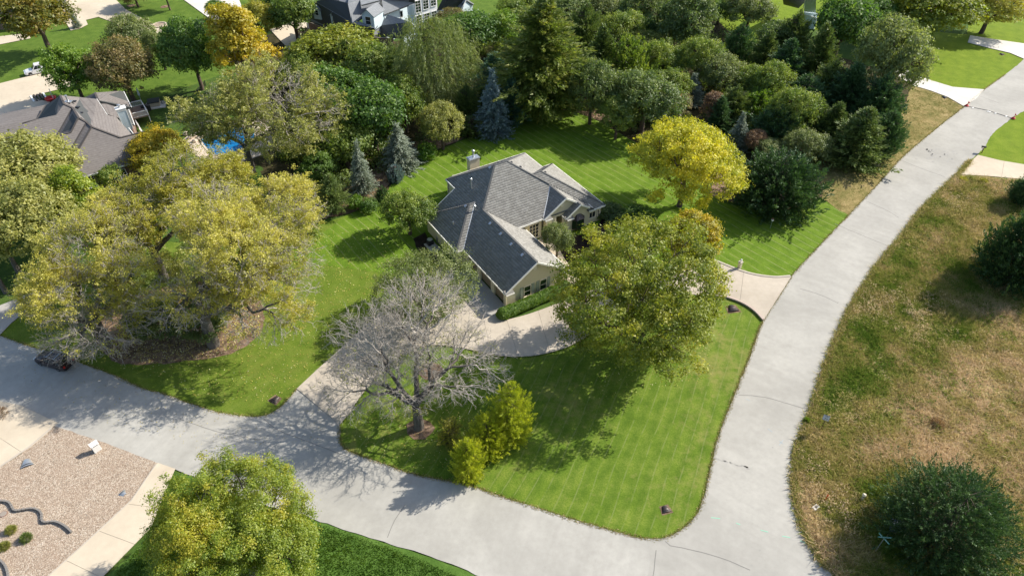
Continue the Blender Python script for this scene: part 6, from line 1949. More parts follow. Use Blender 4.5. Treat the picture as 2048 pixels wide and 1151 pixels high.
bare_tree('cottonwood_tree', 'broad pale olive cottonwood spreading over the blue pool', (505, 345),
          [(455, 222, 11.0, 6.8, 4.0, 0.28), (600, 225, 11.5, 6.8, 4.4, 0.28), (395, 240, 9.0, 4.6, 3.0, 0.10), (540, 175, 14.0, 6.5, 3.6, 0.20), (540, 270, 8.0, 6.0, 3.0, 0.14)],
          0.5, 4.5, 66, 'grey', 'pale', [('olive', 0.97, 105, 0.70, 0.26, 7.5, 40, None), ('olive', 0.6, 40, 0.6, 0.22, 1, 7.5, None)], 700, (2, 1.0, 0.024), 0.028)
place('round_b', 560, 470, 70, 60, 'maple_green', 'green yellow tree on the right flank of the yellow cottonwoods', None)
place('round_b', 400, 640, 60, 36, 'dark_grey_green', 'dull green undergrowth tree below the biggest cottonwood', None, bark='grey')
place('round_a', 300, 640, 50, 44, 'dark_grey_green', 'dark green undergrowth tree between the two yellow cottonwoods', None, bark='grey')
place('fine_a', 250, 560, 50, 44, 'mid_green', 'green undergrowth tree behind the cottonwood over the parked car', None, bark='grey')
place('fine_a', 640, 395, 24, 26, 'olive', 'small olive bush at the right edge of the yellow cottonwoods', None, bark='grey')
# thick grey trunks seen at the left edge
for i_, (px_, py_, top_) in enumerate(((12, 585, 'grey tree trunk at the very left edge of the photo'), (38, 545, 'leaning grey tree trunk in the shade right of the edge trunk'))):
    x_, y_ = G(px_, py_)
    segs = [(np.array([[0, 0, -0.1], [-0.1, 0.2, 2.0], [-0.4, 0.6, 4.2], [-1.0, 1.2, 7.0]]), 0.36, 0.2), (np.array([[-0.4, 0.6, 4.2], [0.2, 0.9, 5.5], [0.9, 1.2, 6.8], [1.6, 1.6, 8.2]]), 0.18, 0.08)]
    V, F = tubes_np(segs, 0.05)
    r = np.random.default_rng(80 + i_)
    Vl, rl, _ = crown_puffs(r, 3.4, 2.2, n_clump=80, cr=0.75, n_leaf=70, leaf=0.2)
    Vl[..., 2] += 8.5; Vl[..., 1] += 1.2
    hero('broadleaf_tree', ('olive tree with a ' + top_), x_, y_, [('crown', leaf_mesh('crown', Vl, rl, LM['olive']), LM['olive'])], [('trunk', np_mesh('trunk', V, F, B['grey'], None, link=False, smooth=True), B['grey'])])

# ------------------------------------------------------------------ hedge along the garage gable
r = np.random.default_rng(91)
hx = np.linspace(0, 1, 60)
P0, P1 = np.array(in_house(-0.9, -0.95)), np.array(in_house(8.9, -0.85))
nleaf = 42000
t_ = r.uniform(0, 1, nleaf)
lum = 0.03 * np.sin(t_ * 47 + 2 * np.sin(t_ * 9)) + 0.04 * np.sin(t_ * 19) + r.normal(0, 0.02, nleaf)
ang = r.uniform(-0.4, math.pi + 0.4, nleaf)
rad = 0.78 * (1 + lum) * r.uniform(0.85, 1.05, nleaf) ** 0.5
d = (P1 - P0) / np.linalg.norm(P1 - P0); nrm = np.array([-d[1], d[0]])
cy_ = np.cos(ang) * rad * 1.05; cz_ = 0.55 + np.sin(ang) * rad * (0.95)
Pl = np.zeros((nleaf, 3))
Pl[:, :2] = P0 + (P1 - P0) * t_[:, None] + nrm[None] * cy_[:, None]
Pl[:, 2] = np.clip(cz_, 0.05, 3) + r.normal(0, 0.03, nleaf)
Nn = np.zeros((nleaf, 3)); Nn[:, :2] = nrm[None] * np.cos(ang)[:, None]; Nn[:, 2] = np.sin(ang)
V = leaf_tris(Pl, unit(Nn + r.normal(0, 0.5, (nleaf, 3))), 0.13, r, 0.9)
ends = []
for q in (P0, P1):
    De = unit(r.normal(size=(2600, 3))); De[:, 2] = np.abs(De[:, 2])
    ends.append(leaf_tris(np.array([q[0], q[1], 0.35]) + De * np.array([0.9, 0.9, 1.1]) * r.uniform(0.85, 1.05, (2600, 1)), unit(De + r.normal(0, .4, (2600, 3))), 0.13, r, 0.9))
V = np.concatenate([V] + ends)
hd_ = np_mesh('hedge', V.reshape(-1, 3), np.arange(len(V) * 3).reshape(-1, 3), LM['hedge'], r.uniform(0, 1, len(V)))
tag(hd_, 'clipped bright green hedge under the garage gable windows', 'hedge')
ic = MB(); ic.bar((P0[0], P0[1], 0.55), (P1[0], P1[1], 0.5), 0.7, 0.7); child = ic.build('stems', B['brown'], hd_)

# ------------------------------------------------------------------ grass and weeds one could not count
M['weed'] = rndmat('field_grass_blades', [(0.11, 0.19, 0.025), (0.22, 0.27, 0.045), (0.40, 0.35, 0.11), (0.54, 0.42, 0.20), (0.70, 0.54, 0.34)], trans=0.45)
M['lawn_blade'] = rndmat('lawn_blades', [(0.035, 0.085, 0.008), (0.07, 0.13, 0.012), (0.12, 0.18, 0.025), (0.18, 0.20, 0.05)], trans=0.3)
M['verge_blade'] = rndmat('verge_blades', [(0.14, 0.17, 0.03), (0.25, 0.24, 0.07), (0.42, 0.33, 0.14), (0.58, 0.46, 0.25)], trans=0.4)
M['fallen'] = rndmat('fallen_leaves', [(0.20, 0.12, 0.05), (0.38, 0.30, 0.07), (0.55, 0.46, 0.12), (0.62, 0.58, 0.35)])

def vnoise(P, scale, seed):
    """smooth value noise on points (n,2)"""
    r_ = np.random.default_rng(seed)
    T = r_.uniform(0, 1, (128, 128))
    q = P * scale
    i = np.floor(q).astype(int); f = q - i; f = f * f * (3 - 2 * f)
    a = T[i[:, 0] % 128, i[:, 1] % 128]; b = T[(i[:, 0] + 1) % 128, i[:, 1] % 128]
    c = T[i[:, 0] % 128, (i[:, 1] + 1) % 128]; d_ = T[(i[:, 0] + 1) % 128, (i[:, 1] + 1) % 128]
    return (a * (1 - f[:, 0]) + b * f[:, 0]) * (1 - f[:, 1]) + (c * (1 - f[:, 0]) + d_ * f[:, 0]) * f[:, 1]

def blades(name, poly, n, h, w, mat, seed, k=5, spread=0.25, z=0.03, tone=None, lean=0.5):
    Q = scatter(poly, n, seed)
    r_ = np.random.default_rng(seed + 1)
    m = len(Q)
    big = vnoise(Q + 500, 0.11, seed) * 0.5 + vnoise(Q + 500, 0.45, seed + 2) * 0.35 + vnoise(Q + 500, 1.3, seed + 5) * 0.15
    hh = h * (0.45 + 1.1 * vnoise(Q + 500, 0.3, seed + 3)) * r_.uniform(0.6, 1.4, m)
    idx = np.repeat(np.arange(m), k)
    N_ = m * k
    base = np.zeros((N_, 3)); base[:, :2] = Q[idx] + r_.normal(0, spread * 0.5, (N_, 2)); base[:, 2] = z
    a = r_.uniform(0, 2 * math.pi, N_)
    side = np.stack([np.cos(a), np.sin(a), np.zeros(N_)], 1) * w * 0.5 * r_.uniform(0.6, 1.4, N_)[:, None]
    tip = base + np.stack([r_.normal(0, lean, N_), r_.normal(0, lean, N_), r_.uniform(0.5, 1.1, N_)], 1) * hh[idx][:, None]
    V = np.stack([base - side, base + side, tip], 1)
    rr = np.clip((big[idx] - 0.5) * 2.0 + 0.5 + r_.normal(0, 0.13, N_), 0, 1)
    if tone is not None: rr = np.clip(tone(Q[idx], rr), 0, 1)
    o = np_mesh(name, V.reshape(-1, 3), np.arange(N_ * 3).reshape(-1, 3), mat, rr)
    o['kind'] = 'stuff'
    return o

fieldp = [G(*p) for p in [(1912, 354), (2060, 362), (2200, 480), (2160, 1000), (2100, 1180), (1690, 1170), (1632, 1098), (1607, 1045), (1597, 1000), (1594, 950), (1599, 900), (1612, 868), (1628, 828), (1643, 780), (1660, 730), (1680, 680), (1707, 618), (1733, 578), (1757, 540), (1782, 508), (1808, 478), (1848, 425), (1886, 388)]]
blades('field_grass', fieldp, 128000, 0.48, 0.085, M['weed'], 101, k=4, spread=0.35, lean=0.9)
def weed_clumps(name, poly, n, mat, seed, k=34, r0=(0.25, 0.75), h=0.55):
    Q = scatter(poly, n, seed)
    r_ = np.random.default_rng(seed)
    m = len(Q)
    rr = r_.uniform(*r0, m) * (0.6 + 0.9 * vnoise(Q + 300, 0.2, seed))
    idx = np.repeat(np.arange(m), k)
    N_ = m * k
    D = unit(r_.normal(size=(N_, 3))); D[:, 2] = np.abs(D[:, 2])
    P = np.zeros((N_, 3)); P[:, :2] = Q[idx]; P[:, 2] = 0.04
    P += D * np.stack([rr[idx], rr[idx], h * rr[idx] * 1.3], 1) * (r_.uniform(0.3, 1, N_) ** 0.5)[:, None]
    V = leaf_tris(P, unit(D + r_.normal(0, 0.6, (N_, 3))), 0.15, r_, 0.6)
    t_ = np.clip((vnoise(Q + 300, 0.16, seed + 9) - 0.5) * 1.8 + 0.45 + r_.normal(0, 0.2, m), 0, 1)
    o = np_mesh(name, V.reshape(-1, 3), np.arange(N_ * 3).reshape(-1, 3), mat, np.clip(t_[idx] + r_.normal(0, 0.1, N_), 0, 1))
    o['kind'] = 'stuff'
weed_clumps('weed_clumps', fieldp, 7000, M['weed'], 171, r0=(0.25, 0.9), h=0.8)
woodp = [G(*p) for p in [(560, 120), (640, 130), (900, 80), (1000, 40), (1250, -10), (1420, 70), (1560, 100), (1800, 190), (1780, 270), (1700, 330), (1640, 330), (1540, 400), (1460, 360),
      (1280, 280), (1200, 225), (1130, 205), (1020, 225), (900, 270), (820, 300), (740, 360), (640, 400), (560, 400)]]
def underbrush(name, poly, n, mat, seed, k, r0, h, leaf):
    Q = scatter(poly, n, seed)
    r_ = np.random.default_rng(seed)
    m = len(Q)
    rr = r_.uniform(*r0, m)
    idx = np.repeat(np.arange(m), k)
    N_ = m * k
    D = unit(r_.normal(size=(N_, 3))); D[:, 2] = np.abs(D[:, 2])
    P = np.zeros((N_, 3)); P[:, :2] = Q[idx]; P[:, 2] = 0.1
    P += D * np.stack([rr[idx], rr[idx], h * rr[idx]], 1) * (r_.uniform(0.5, 1.05, N_) ** 0.6)[:, None]
    V = leaf_tris(P, unit(D + r_.normal(0, 0.5, (N_, 3))), leaf, r_, 0.8)
    tn = r_.uniform(0, 1, m)
    o = np_mesh(name, V.reshape(-1, 3), np.arange(N_ * 3).reshape(-1, 3), mat, np.clip(0.5 * tn[idx] + 0.5 * r_.uniform(0, 1, N_), 0, 1))
    o['kind'] = 'stuff'
underbrush('underbrush', woodp, 520, LM['mid_green'], 181, 420, (1.2, 2.6), 1.25, 0.28)
underbrush('underbrush', woodp, 260, LM['dark_grey_green'], 182, 420, (1.4, 3.0), 1.3, 0.28)
underbrush('underbrush', [G(*p) for p in [(250, 640), (480, 620), (500, 560), (420, 480), (260, 520)]], 60, LM['olive'], 183, 300, (0.8, 1.6), 1.1, 0.2)
blades('dry_verge_grass', [G(*p) for p in [(1830, 178), (1890, 193), (1922, 214), (1866, 256), (1796, 316), (1746, 371), (1694, 426), (1645, 400), (1600, 350), (1640, 325), (1710, 325), (1780, 290), (1805, 230)]], 14000, 0.10, 0.09, M['verge_blade'], 111, k=4, z=0.06)
# tufts that break up the mown edges
def edge_tufts(name, line, n, w, h, mat, seed, z=0.05):
    r_ = np.random.default_rng(seed)
    pts = np.array(smooth_outline([G(*p) for p in line], False, 0.6))
    i = r_.integers(0, len(pts) - 1, n)
    P = pts[i] + (pts[i + 1] - pts[i]) * r_.uniform(0, 1, (n, 1)) + r_.normal(0, w, (n, 2))
    a = r_.uniform(0, 2 * math.pi, n)
    base = np.zeros((n, 3)); base[:, :2] = P; base[:, 2] = z
    side = np.stack([np.cos(a), np.sin(a), np.zeros(n)], 1) * 0.045
    tip = base + np.stack([r_.normal(0, 0.8, n), r_.normal(0, 0.8, n), r_.uniform(0.5, 1.2, n)], 1) * h
    V = np.stack([base - side, base + side, tip], 1)
    o = np_mesh(name, V.reshape(-1, 3), np.arange(n * 3).reshape(-1, 3), mat, np.clip(r_.normal(0.5, 0.25, n), 0, 1))
    o['kind'] = 'stuff'
edge_tufts('edge_grass', ROAD_L[11:], 9000, 0.13, 0.09, M['verge_blade'], 121, 0.07)
edge_tufts('edge_grass', ROAD_L2, 3500, 0.13, 0.09, M['verge_blade'], 122, 0.07)
edge_tufts('edge_grass', ROAD_L[2:12], 3500, 0.10, 0.13, M['verge_blade'], 123, 0.07)
edge_tufts('edge_grass', ROAD_E[2:22], 14000, 0.22, 0.40, M['weed'], 124, 0.07)
edge_tufts('edge_grass', D_IN[:14], 2500, 0.07, 0.10, M['lawn_blade'], 125, 0.08)
0 and blades('lawn_grass', [G(*p) for p in [(1520, 650), (1480, 760), (1430, 880), (1400, 1010), (1320, 1070), (1150, 1035), (980, 980), (760, 915), (690, 890), (700, 840), (760, 760), (860, 700), (1060, 720), (1200, 670), (1440, 610)]], 60000, 0.085, 0.06, M['lawn_blade'], 131, k=3, z=0.035)
blades('clover_grass', [G(*p) for p in [(345, 990), (310, 1060), (230, 1150), (120, 1300), (1150, 1300), (1000, 1190), (900, 1145), (780, 1095), (640, 1050), (500, 1010)]], 44000, 0.10, 0.08, M['lawn_blade'], 141, k=3, z=0.03, tone=lambda q, r_: r_ * 0.5)
# fallen leaves
def litter(name, poly, n, seed, z, size=0.11, mat='fallen'):
    Q = scatter(poly, n, seed)
    r_ = np.random.default_rng(seed)
    m = len(Q)
    P = np.zeros((m, 3)); P[:, :2] = Q; P[:, 2] = z + r_.uniform(0, 0.03, m)
    V = leaf_tris(P, unit(np.array([0, 0, 1]) + r_.normal(0, 0.3, (m, 3))), size, r_, 0.9)
    o = np_mesh(name, V.reshape(-1, 3), np.arange(m * 3).reshape(-1, 3), M[mat], r_.uniform(0, 1, m))
    o['kind'] = 'stuff'
litter('fallen_leaves', [G(*p) for p in [(200, 640), (520, 540), (640, 470), (760, 440), (800, 560), (700, 660), (560, 800), (440, 810), (220, 730)]], 5200, 151, 0.08)
litter('fallen_leaves', [G(*p) for p in [(215, 712), (300, 728), (430, 714), (520, 660), (520, 600), (440, 560), (250, 620)]], 7000, 152, 0.06, 0.14)
litter('fallen_leaves', [G(*p) for p in [(700, 880), (760, 780), (960, 760), (1000, 900), (900, 950), (760, 920)]], 1200, 153, 0.06, 0.10)
litter('fallen_leaves', [G(*p) for p in [(1180, 700), (1420, 640), (1420, 760), (1200, 800)]], 900, 154, 0.06, 0.10)
litter('fallen_leaves', [G(*p) for p in [(30, 690), (200, 745), (460, 835), (560, 850), (640, 780), (700, 880), (400, 900), (60, 800)]], 1500, 155, 0.10, 0.09)
litter('fallen_leaves', [G(*p) for p in [(640, 436), (740, 408), (800, 345), (880, 300), (900, 265), (820, 292), (700, 380), (630, 410)]], 2500, 156, 0.075, 0.14)

# ================================================================== CARS, SIGNS AND SMALL THINGS
def carpaint(name, col, metal=0.3):
    t = NT(name)
    f = t.noise(2.0, 3, 0.6, t.objc())
    c = t.mix(t.math('MULTIPLY', f, 0.15), col, tuple(x * 0.6 for x in col))
    return t.principled(c, 0.32, None, metal, 0.5, coat=0.6)
M['tyre'] = plain('tyre_rubber', (0.02, 0.02, 0.02), 0.9)
M['rim'] = plain('alloy_rim', (0.45, 0.46, 0.47), 0.35, 0.7)
M['carglass'] = plain('car_glass', (0.015, 0.02, 0.022), 0.06, spec=0.9)
M['head'] = plain('headlight_lens', (0.75, 0.77, 0.78), 0.15)
M['tail'] = plain('tail_light_lens', (0.45, 0.03, 0.02), 0.2)

def make_car(label, name, x, y, ang, paint, L=4.7, W=1.85, H=1.68, wb=2.72, bars=True, pickup=False, cat='car'):
    root = empty(name, (x, y, 0.087), ang)
    tag(root, label, cat)
    hw = W / 2
    def loft(secs, nm, mat, par, bev=0.05):
        """secs: list of (x, z0, z1, half width bottom, half width top)"""
        mb = MB()
        vs_, fs = [], []
        for (sx, z0, z1, w0, w1) in secs:
            zm = z0 + (z1 - z0) * 0.5
            vs_ += [(sx, -w0, z0), (sx, -max(w0, w1) * 1.0, zm), (sx, -w1, z1), (sx, w1, z1), (sx, max(w0, w1) * 1.0, zm), (sx, w0, z0)]
        n = len(secs)
        for i in range(n - 1):
            for k in range(6):
                fs.append((i * 6 + k, i * 6 + (k + 1) % 6, (i + 1) * 6 + (k + 1) % 6, (i + 1) * 6 + k))
        fs.append(tuple(range(5, -1, -1))); fs.append(tuple((n - 1) * 6 + k for k in range(6)))
        mb.add(vs_, fs)
        return mb.build(nm, mat, par, bevel=bev)
    hl = L / 2
    belt = 0.98
    body = loft([(-hl, 0.42, 0.90, hw * 0.86, hw * 0.84), (-hl + 0.12, 0.28, belt, hw * 0.95, hw * 0.93), (-hl + 0.7, 0.22, belt + 0.02, hw, hw * 0.96), (0.0, 0.20, belt, hw, hw * 0.96), (hl - 1.35, 0.22, belt - 0.02, hw, hw * 0.95),
                 (hl - 1.1, 0.22, belt - 0.03, hw, hw * 0.93), (hl - 0.35, 0.25, 0.88, hw * 0.96, hw * 0.86), (hl, 0.36, 0.70, hw * 0.82, hw * 0.76)], 'body', paint, root, 0.05)
    cf, cb = (hl - 1.25, -hl + 0.25) if not pickup else (hl - 1.55, -hl + 2.15)
    rf, rb2 = cf - 0.72, cb + (0.38 if not pickup else 0.15)
    # glass house: lower ring to upper ring
    g_ = MB()
    b0 = [(cf, -hw * 0.92, belt), (cb, -hw * 0.92, belt), (cb, hw * 0.92, belt), (cf, hw * 0.92, belt)]
    t0 = [(rf, -hw * 0.74, H - 0.05), (rb2, -hw * 0.74, H - 0.06), (rb2, hw * 0.74, H - 0.06), (rf, hw * 0.74, H - 0.05)]
    g_.add(b0 + t0, [(0, 1, 5, 4), (1, 2, 6, 5), (2, 3, 7, 6), (3, 0, 4, 7), (4, 5, 6, 7)])
    cab = g_.build('cabin', paint, body)
    rfm = MB(); rfm.box(((rf + rb2) / 2, 0, H - 0.02), (abs(rf - rb2) + 0.12, hw * 1.52, 0.07)); rfm.build('roof_panel', paint, body, bevel=0.03)
    def pane(q, nm, off):
        mb = MB(); mb.extr(q, off); return mb.build(nm, M['carglass'], body)
    def lerp(a, b, t): return tuple(a[i] + (b[i] - a[i]) * t for i in range(3))
    def quad(a, b, c, d, u0, u1, v0, v1):
        """a-b bottom edge, d-c top edge"""
        def P(u, v): return lerp(lerp(a, b, u), lerp(d, c, u), v)
        return [P(u0, v0), P(u1, v0), P(u1, v1), P(u0, v1)]
    pane(quad(b0[0], b0[3], t0[3], t0[0], 0.07, 0.93, 0.08, 0.92), 'windscreen', (0.02, 0, 0.02))
    pane(quad(b0[1], b0[2], t0[2], t0[1], 0.10, 0.90, 0.15, 0.90), 'rear_window', (-0.02, 0, 0.01))
    for s_, (a, b, c, d) in ((-1, (b0[0], b0[1], t0[1], t0[0])), (1, (b0[3], b0[2], t0[2], t0[3]))):
        cuts3 = ((0.10, 0.42), (0.45, 0.72), (0.75, 0.93)) if not pickup else ((0.12, 0.5), (0.54, 0.9))
        for u0, u1 in cuts3:
            pane(quad(a, b, c, d, u0, u1, 0.12, 0.88), 'side_window', (0, s_ * 0.02, 0.005))
    if pickup:
        bd = MB(); bd.box((-hl + 1.05, 0, belt + 0.03), (1.75, W * 0.78, 0.05)); bd.build('bed_cover', M['black'], body, bevel=0.02)
    if bars:
        for s_ in (-1, 1):
            b = MB(); b.tube([(rf - 0.1, s_ * hw * 0.66, H + 0.07), (rb2 + 0.1, s_ * hw * 0.66, H + 0.07)], 0.03, 6); b.build('roof_rail', M['metal'], body)
        for x_ in (rf - 0.5, rb2 + 0.6):
            b = MB(); b.box((x_, 0, H + 0.12), (0.08, hw * 1.5, 0.04)); b.build('cross_bar', M['metal'], body)
    for s_ in (-1, 1):
        b = MB(); b.box((hl - 0.12, s_ * hw * 0.66, 0.70), (0.22, 0.38, 0.15)); b.build('headlight', M['head'], body, bevel=0.03)
        b = MB(); b.box((-hl + 0.06, s_ * hw * 0.74, 0.82), (0.16, 0.26, 0.26)); b.build('tail_light', M['tail'], body, bevel=0.03)
        b = MB(); b.box((cf - 0.25, s_ * (hw + 0.08), belt + 0.06), (0.2, 0.2, 0.14)); b.build('wing_mirror', paint, body, bevel=0.04)
        for x_ in (wb / 2, -wb / 2):
            w_ = empty('wheel', (x_ + 0.05, s_ * (hw - 0.11), 0.34), 0, root)
            b = MB(); n = 20
            ring_ = []
            for (rr, yy) in ((0.22, -0.11), (0.32, -0.11), (0.345, -0.07), (0.345, 0.07), (0.32, 0.11), (0.22, 0.11)):
                ring_.append([(rr * math.cos(2 * math.pi * k / n), yy, rr * math.sin(2 * math.pi * k / n)) for k in range(n)])
            vs_ = [p for rg in ring_ for p in rg]
            fs = [(i * n + k, i * n + (k + 1) % n, (i + 1) * n + (k + 1) % n, (i + 1) * n + k) for i in range(5) for k in range(n)]
            b.add(vs_, fs); b.build('tyre', M['tyre'], w_, smooth=True)
            b = MB()
            b.extr([(0.07 * math.cos(2 * math.pi * k / 8), s_ * 0.06, 0.07 * math.sin(2 * math.pi * k / 8)) for k in range(8)], (0, s_ * 0.04, 0))
            for k in range(5):
                a = 2 * math.pi * k / 5
                b.bar((0.05 * math.cos(a), s_ * 0.07, 0.05 * math.sin(a)), (0.22 * math.cos(a), s_ * 0.07, 0.22 * math.sin(a)), 0.07, 0.04)
            b.tube([(0.22 * math.cos(2 * math.pi * k / 16), s_ * 0.07, 0.22 * math.sin(2 * math.pi * k / 16)) for k in range(17)], 0.02, 5, False)
            b.build('rim', M['rim'], w_)
            b = MB(); b.extr([(0.21 * math.cos(2 * math.pi * k / 12), s_ * 0.02, 0.21 * math.sin(2 * math.pi * k / 12)) for k in range(12)], (0, s_ * 0.02, 0)); b.build('brake_disc', M['dark_metal'], w_)
            b = MB()
            b.extr([(x_ + 0.05 + 0.40 * math.cos(a), s_ * (hw + 0.004), 0.34 + 0.40 * math.sin(a)) for a in [math.pi * k / 12 - 0.05 for k in range(13)]], (0, -s_ * 0.05, 0))
            b.build('wheel_arch', M['black'], body)
    b = MB(); b.box((hl - 0.02, 0, 0.62), (0.06, W * 0.42, 0.16)); b.build('grille', M['black'], body)
    for sx in (-1, 1):
        b = MB(); b.box((sx * (hl - 0.06), 0, 0.36), (0.16, W * 0.82, 0.16)); b.build('bumper', M['black'], body, bevel=0.04)
    return root

A = Vector(G(82, 731)); Bq = Vector(G(122, 743.5))
dd_ = (A - Bq).normalized(); nn2 = Vector((-dd_.y, dd_.x))
if nn2.y < 0: nn2 = -nn2
cc_ = (A + Bq) / 2 + nn2 * 0.85
make_car('dark maroon and black estate car parked on the street under the yellow tree', 'parked_car', cc_.x, cc_.y, math.atan2(dd_.y, dd_.x), carpaint('dark_maroon_paint', (0.030, 0.016, 0.016)), L=4.75, H=1.66)
x_, y_ = G(70, 149)
make_car('white pickup truck parked at the edge of the left lawn by the bright green tree', 'pickup_truck', x_ + 0.7, y_ + 0.9, math.radians(34 + 180), carpaint('white_paint_car', (0.72, 0.72, 0.72), 0.0), L=5.6, W=1.98, H=1.85, wb=3.5, bars=False, pickup=True, cat='pickup truck')

# --- speed limit sign
def text(body, size, mat, parent, loc, rot, name='lettering', ext=0.004):
    cu = bpy.data.curves.new(name, 'FONT')
    cu.body = body; cu.size = size; cu.align_x = 'CENTER'; cu.align_y = 'CENTER'; cu.extrude = ext; cu.resolution_u = 2
    cu.materials.append(mat)
    o = bpy.data.objects.new(name, cu); COL.objects.link(o)
    me_ = bpy.data.meshes.new_from_object(o)
    bpy.data.objects.remove(o)
    if not me_.materials: me_.materials.append(mat)
    o = bpy.data.objects.new(name, me_); COL.objects.link(o)
    o.parent = parent; o.location = loc; o.rotation_euler = rot
    return o
M['sign_white'] = plain('reflective_white', (0.62, 0.68, 0.76), 0.5, var=0.05)
M['sign_black'] = plain('sign_black', (0.01, 0.01, 0.012), 0.6)
M['sign_green'] = plain('street_sign_green', (0.05, 0.24, 0.19), 0.5, var=0.1)
M['post_brown'] = plain('brown_sign_post', (0.10, 0.06, 0.04), 0.7)
x_, y_ = G(1640.5, 861)
sg = empty('speed_limit_sign', (x_, y_, 0), math.radians(-30))
tag(sg, 'white speed limit sign reading 30 at the edge of the wild field', 'road sign')
b = MB(); b.box((0, 0.03, 1.25), (0.07, 0.05, 2.5)); b.build('post', M['post_brown'], sg)
b = MB(); b.box((0, -0.01, 2.25), (0.66, 0.02, 0.82)); pl = b.build('plate', M['sign_white'], sg, bevel=0.008)
b = MB()
for a_, b2 in (((-0.29, 1.88), (0.29, 1.88)), ((0.29, 1.88), (0.29, 2.62)), ((0.29, 2.62), (-0.29, 2.62)), ((-0.29, 2.62), (-0.29, 1.88))):
    b.bar((a_[0], -0.022, a_[1]), (b2[0], -0.022, b2[1]), 0.018, 0.004, up=(0, 1, 0))
b.build('border', M['sign_black'], pl)
text('SPEED', 0.15, M['sign_black'], pl, (0, -0.024, 2.53), (math.radians(90), 0, 0))
text('LIMIT', 0.15, M['sign_black'], pl, (0, -0.024, 2.39), (math.radians(90), 0, 0))
text('30', 0.42, M['sign_black'], pl, (0, -0.024, 2.10), (math.radians(90), 0, 0), ext=0.006)
# --- street name sign with two green blades
x_, y_ = G(1749, 1103)
sg = empty('street_sign', (x_, y_, 0), 0)
tag(sg, 'green street name sign with two crossed blades beside the big corner cedar', 'street sign')
b = MB(); b.tube([(0, 0, 0), (0.05, 0, 2.55)], 0.035, 8); b.build('post', M['metal'], sg)
for ang_, z_, L_ in ((-5, 2.66, 1.25), (-66, 2.45, 1.25)):
    bl = empty('name_blade', (0.05, 0, z_), math.radians(ang_), sg)
    b = MB(); b.box((0, 0, 0), (L_, 0.02, 0.20)); b.build('plate', M['sign_green'], bl)
    b = MB()
    rs.seed(int(z_ * 100))
    for k in range(11):
        b.box((-L_ * 0.40 + k * L_ * 0.08, -0.013, 0.0), (0.055, 0.006, 0.085 if k % 3 else 0.055))
    b.build('lettering', M['sign_white'], bl, kind='stuff')
# --- grey utility cabinet under the cedar
M['cabinet'] = plain('blue_grey_cabinet', (0.17, 0.21, 0.24), 0.6, var=0.2, scale=3)
x_, y_ = G(1790, 1058)
ub = empty('utility_cabinet', (x_, y_, 0), math.radians(-14))
tag(ub, 'blue grey utility cabinet half hidden under the corner cedar', 'utility box')
b = MB(); b.box((0, 0, 0.45), (1.25, 1.0, 0.9)); cb = b.build('cabinet', M['cabinet'], ub, bevel=0.03)
b = MB(); b.box((0, 0, 0.93), (1.34, 1.08, 0.06)); b.build('lid', M['cabinet'], ub, bevel=0.02)
for px_, pz_ in ((-0.35, 0.65), (-0.05, 0.6), (0.2, 0.62)):
    b = MB(); b.box((px_, -0.506, pz_), (0.18, 0.01, 0.12)); b.build('sticker', M['sign_white'], cb)
# --- white pedestal in the pebbles
x_, y_ = G(196, 901)
ub = empty('utility_pedestal', (x_, y_, 0.08), math.radians(50))
tag(ub, 'white utility pedestal standing in the pebbles beside the side street', 'utility box')
M['ped'] = plain('white_pedestal', (0.72, 0.71, 0.68), 0.6, var=0.1)
b = MB(); b.box((0, 0, 0.55), (0.78, 0.42, 1.1)); cb = b.build('cabinet', M['ped'], ub, bevel=0.03)
b = MB(); b.slab([(-0.42, -0.26, 1.10), (0.42, -0.26, 1.10), (0.42, 0.26, 1.26), (-0.42, 0.26, 1.26)], 0.08); b.build('lid', M['ped'], ub)
b = MB(); b.box((0, -0.215, 0.95), (0.5, 0.01, 0.07)); b.build('slot', M['black'], cb)
b = MB(); b.box((-0.395, 0, 0.5), (0.01, 0.30, 0.8)); b.build('brown_panel', M['bronze'], cb)
# --- marker posts
M['orange'] = plain('orange_marker', (0.75, 0.16, 0.03), 0.6)
x_, y_ = G(1650, 1000)
mk = empty('marker_post', (x_, y_, 0), 0.2); tag(mk, 'short orange marker post in the weeds by the road', 'marker post')
b = MB(); b.box((0, 0, 0.4), (0.07, 0.07, 0.8)); b.build('post', M['orange'], mk)
b = MB(); b.box((0.02, 0, 0.9), (0.22, 0.05, 0.3)); b.build('cap', M['orange'], mk, bevel=0.03)
x_, y_ = G(1631, 1015)
mk = empty('concrete_pad', (x_, y_, 0), 0.6); tag(mk, 'pale concrete valve lid lying in the weeds by the road', 'lid')
b = MB(); b.box((0, 0, 0.12), (0.75, 0.45, 0.14)); b.build('slab', M['white_slab'], mk, bevel=0.03)
b = MB(); b.lathe((0, 0, 0.19), [(0.14, 0), (0.14, 0.03)], 10); b.build('cap', M['dark_metal'], mk)
x_, y_ = G(1723, 999)
mk = empty('marker_post', (x_, y_, 0), 0); tag(mk, 'stubby tan bollard left of the corner cedar', 'bollard')
b = MB(); b.lathe((0, 0, 0), [(0.13, 0), (0.13, 0.75), (0.19, 0.78), (0.19, 0.95), (0.1, 1.05)], 12); b.build('post', M['stucco_trim'], mk)
b = MB(); b.lathe((0, 0, 0.60), [(0.14, 0), (0.14, 0.08)], 12); b.build('band', M['dark_metal'], mk)
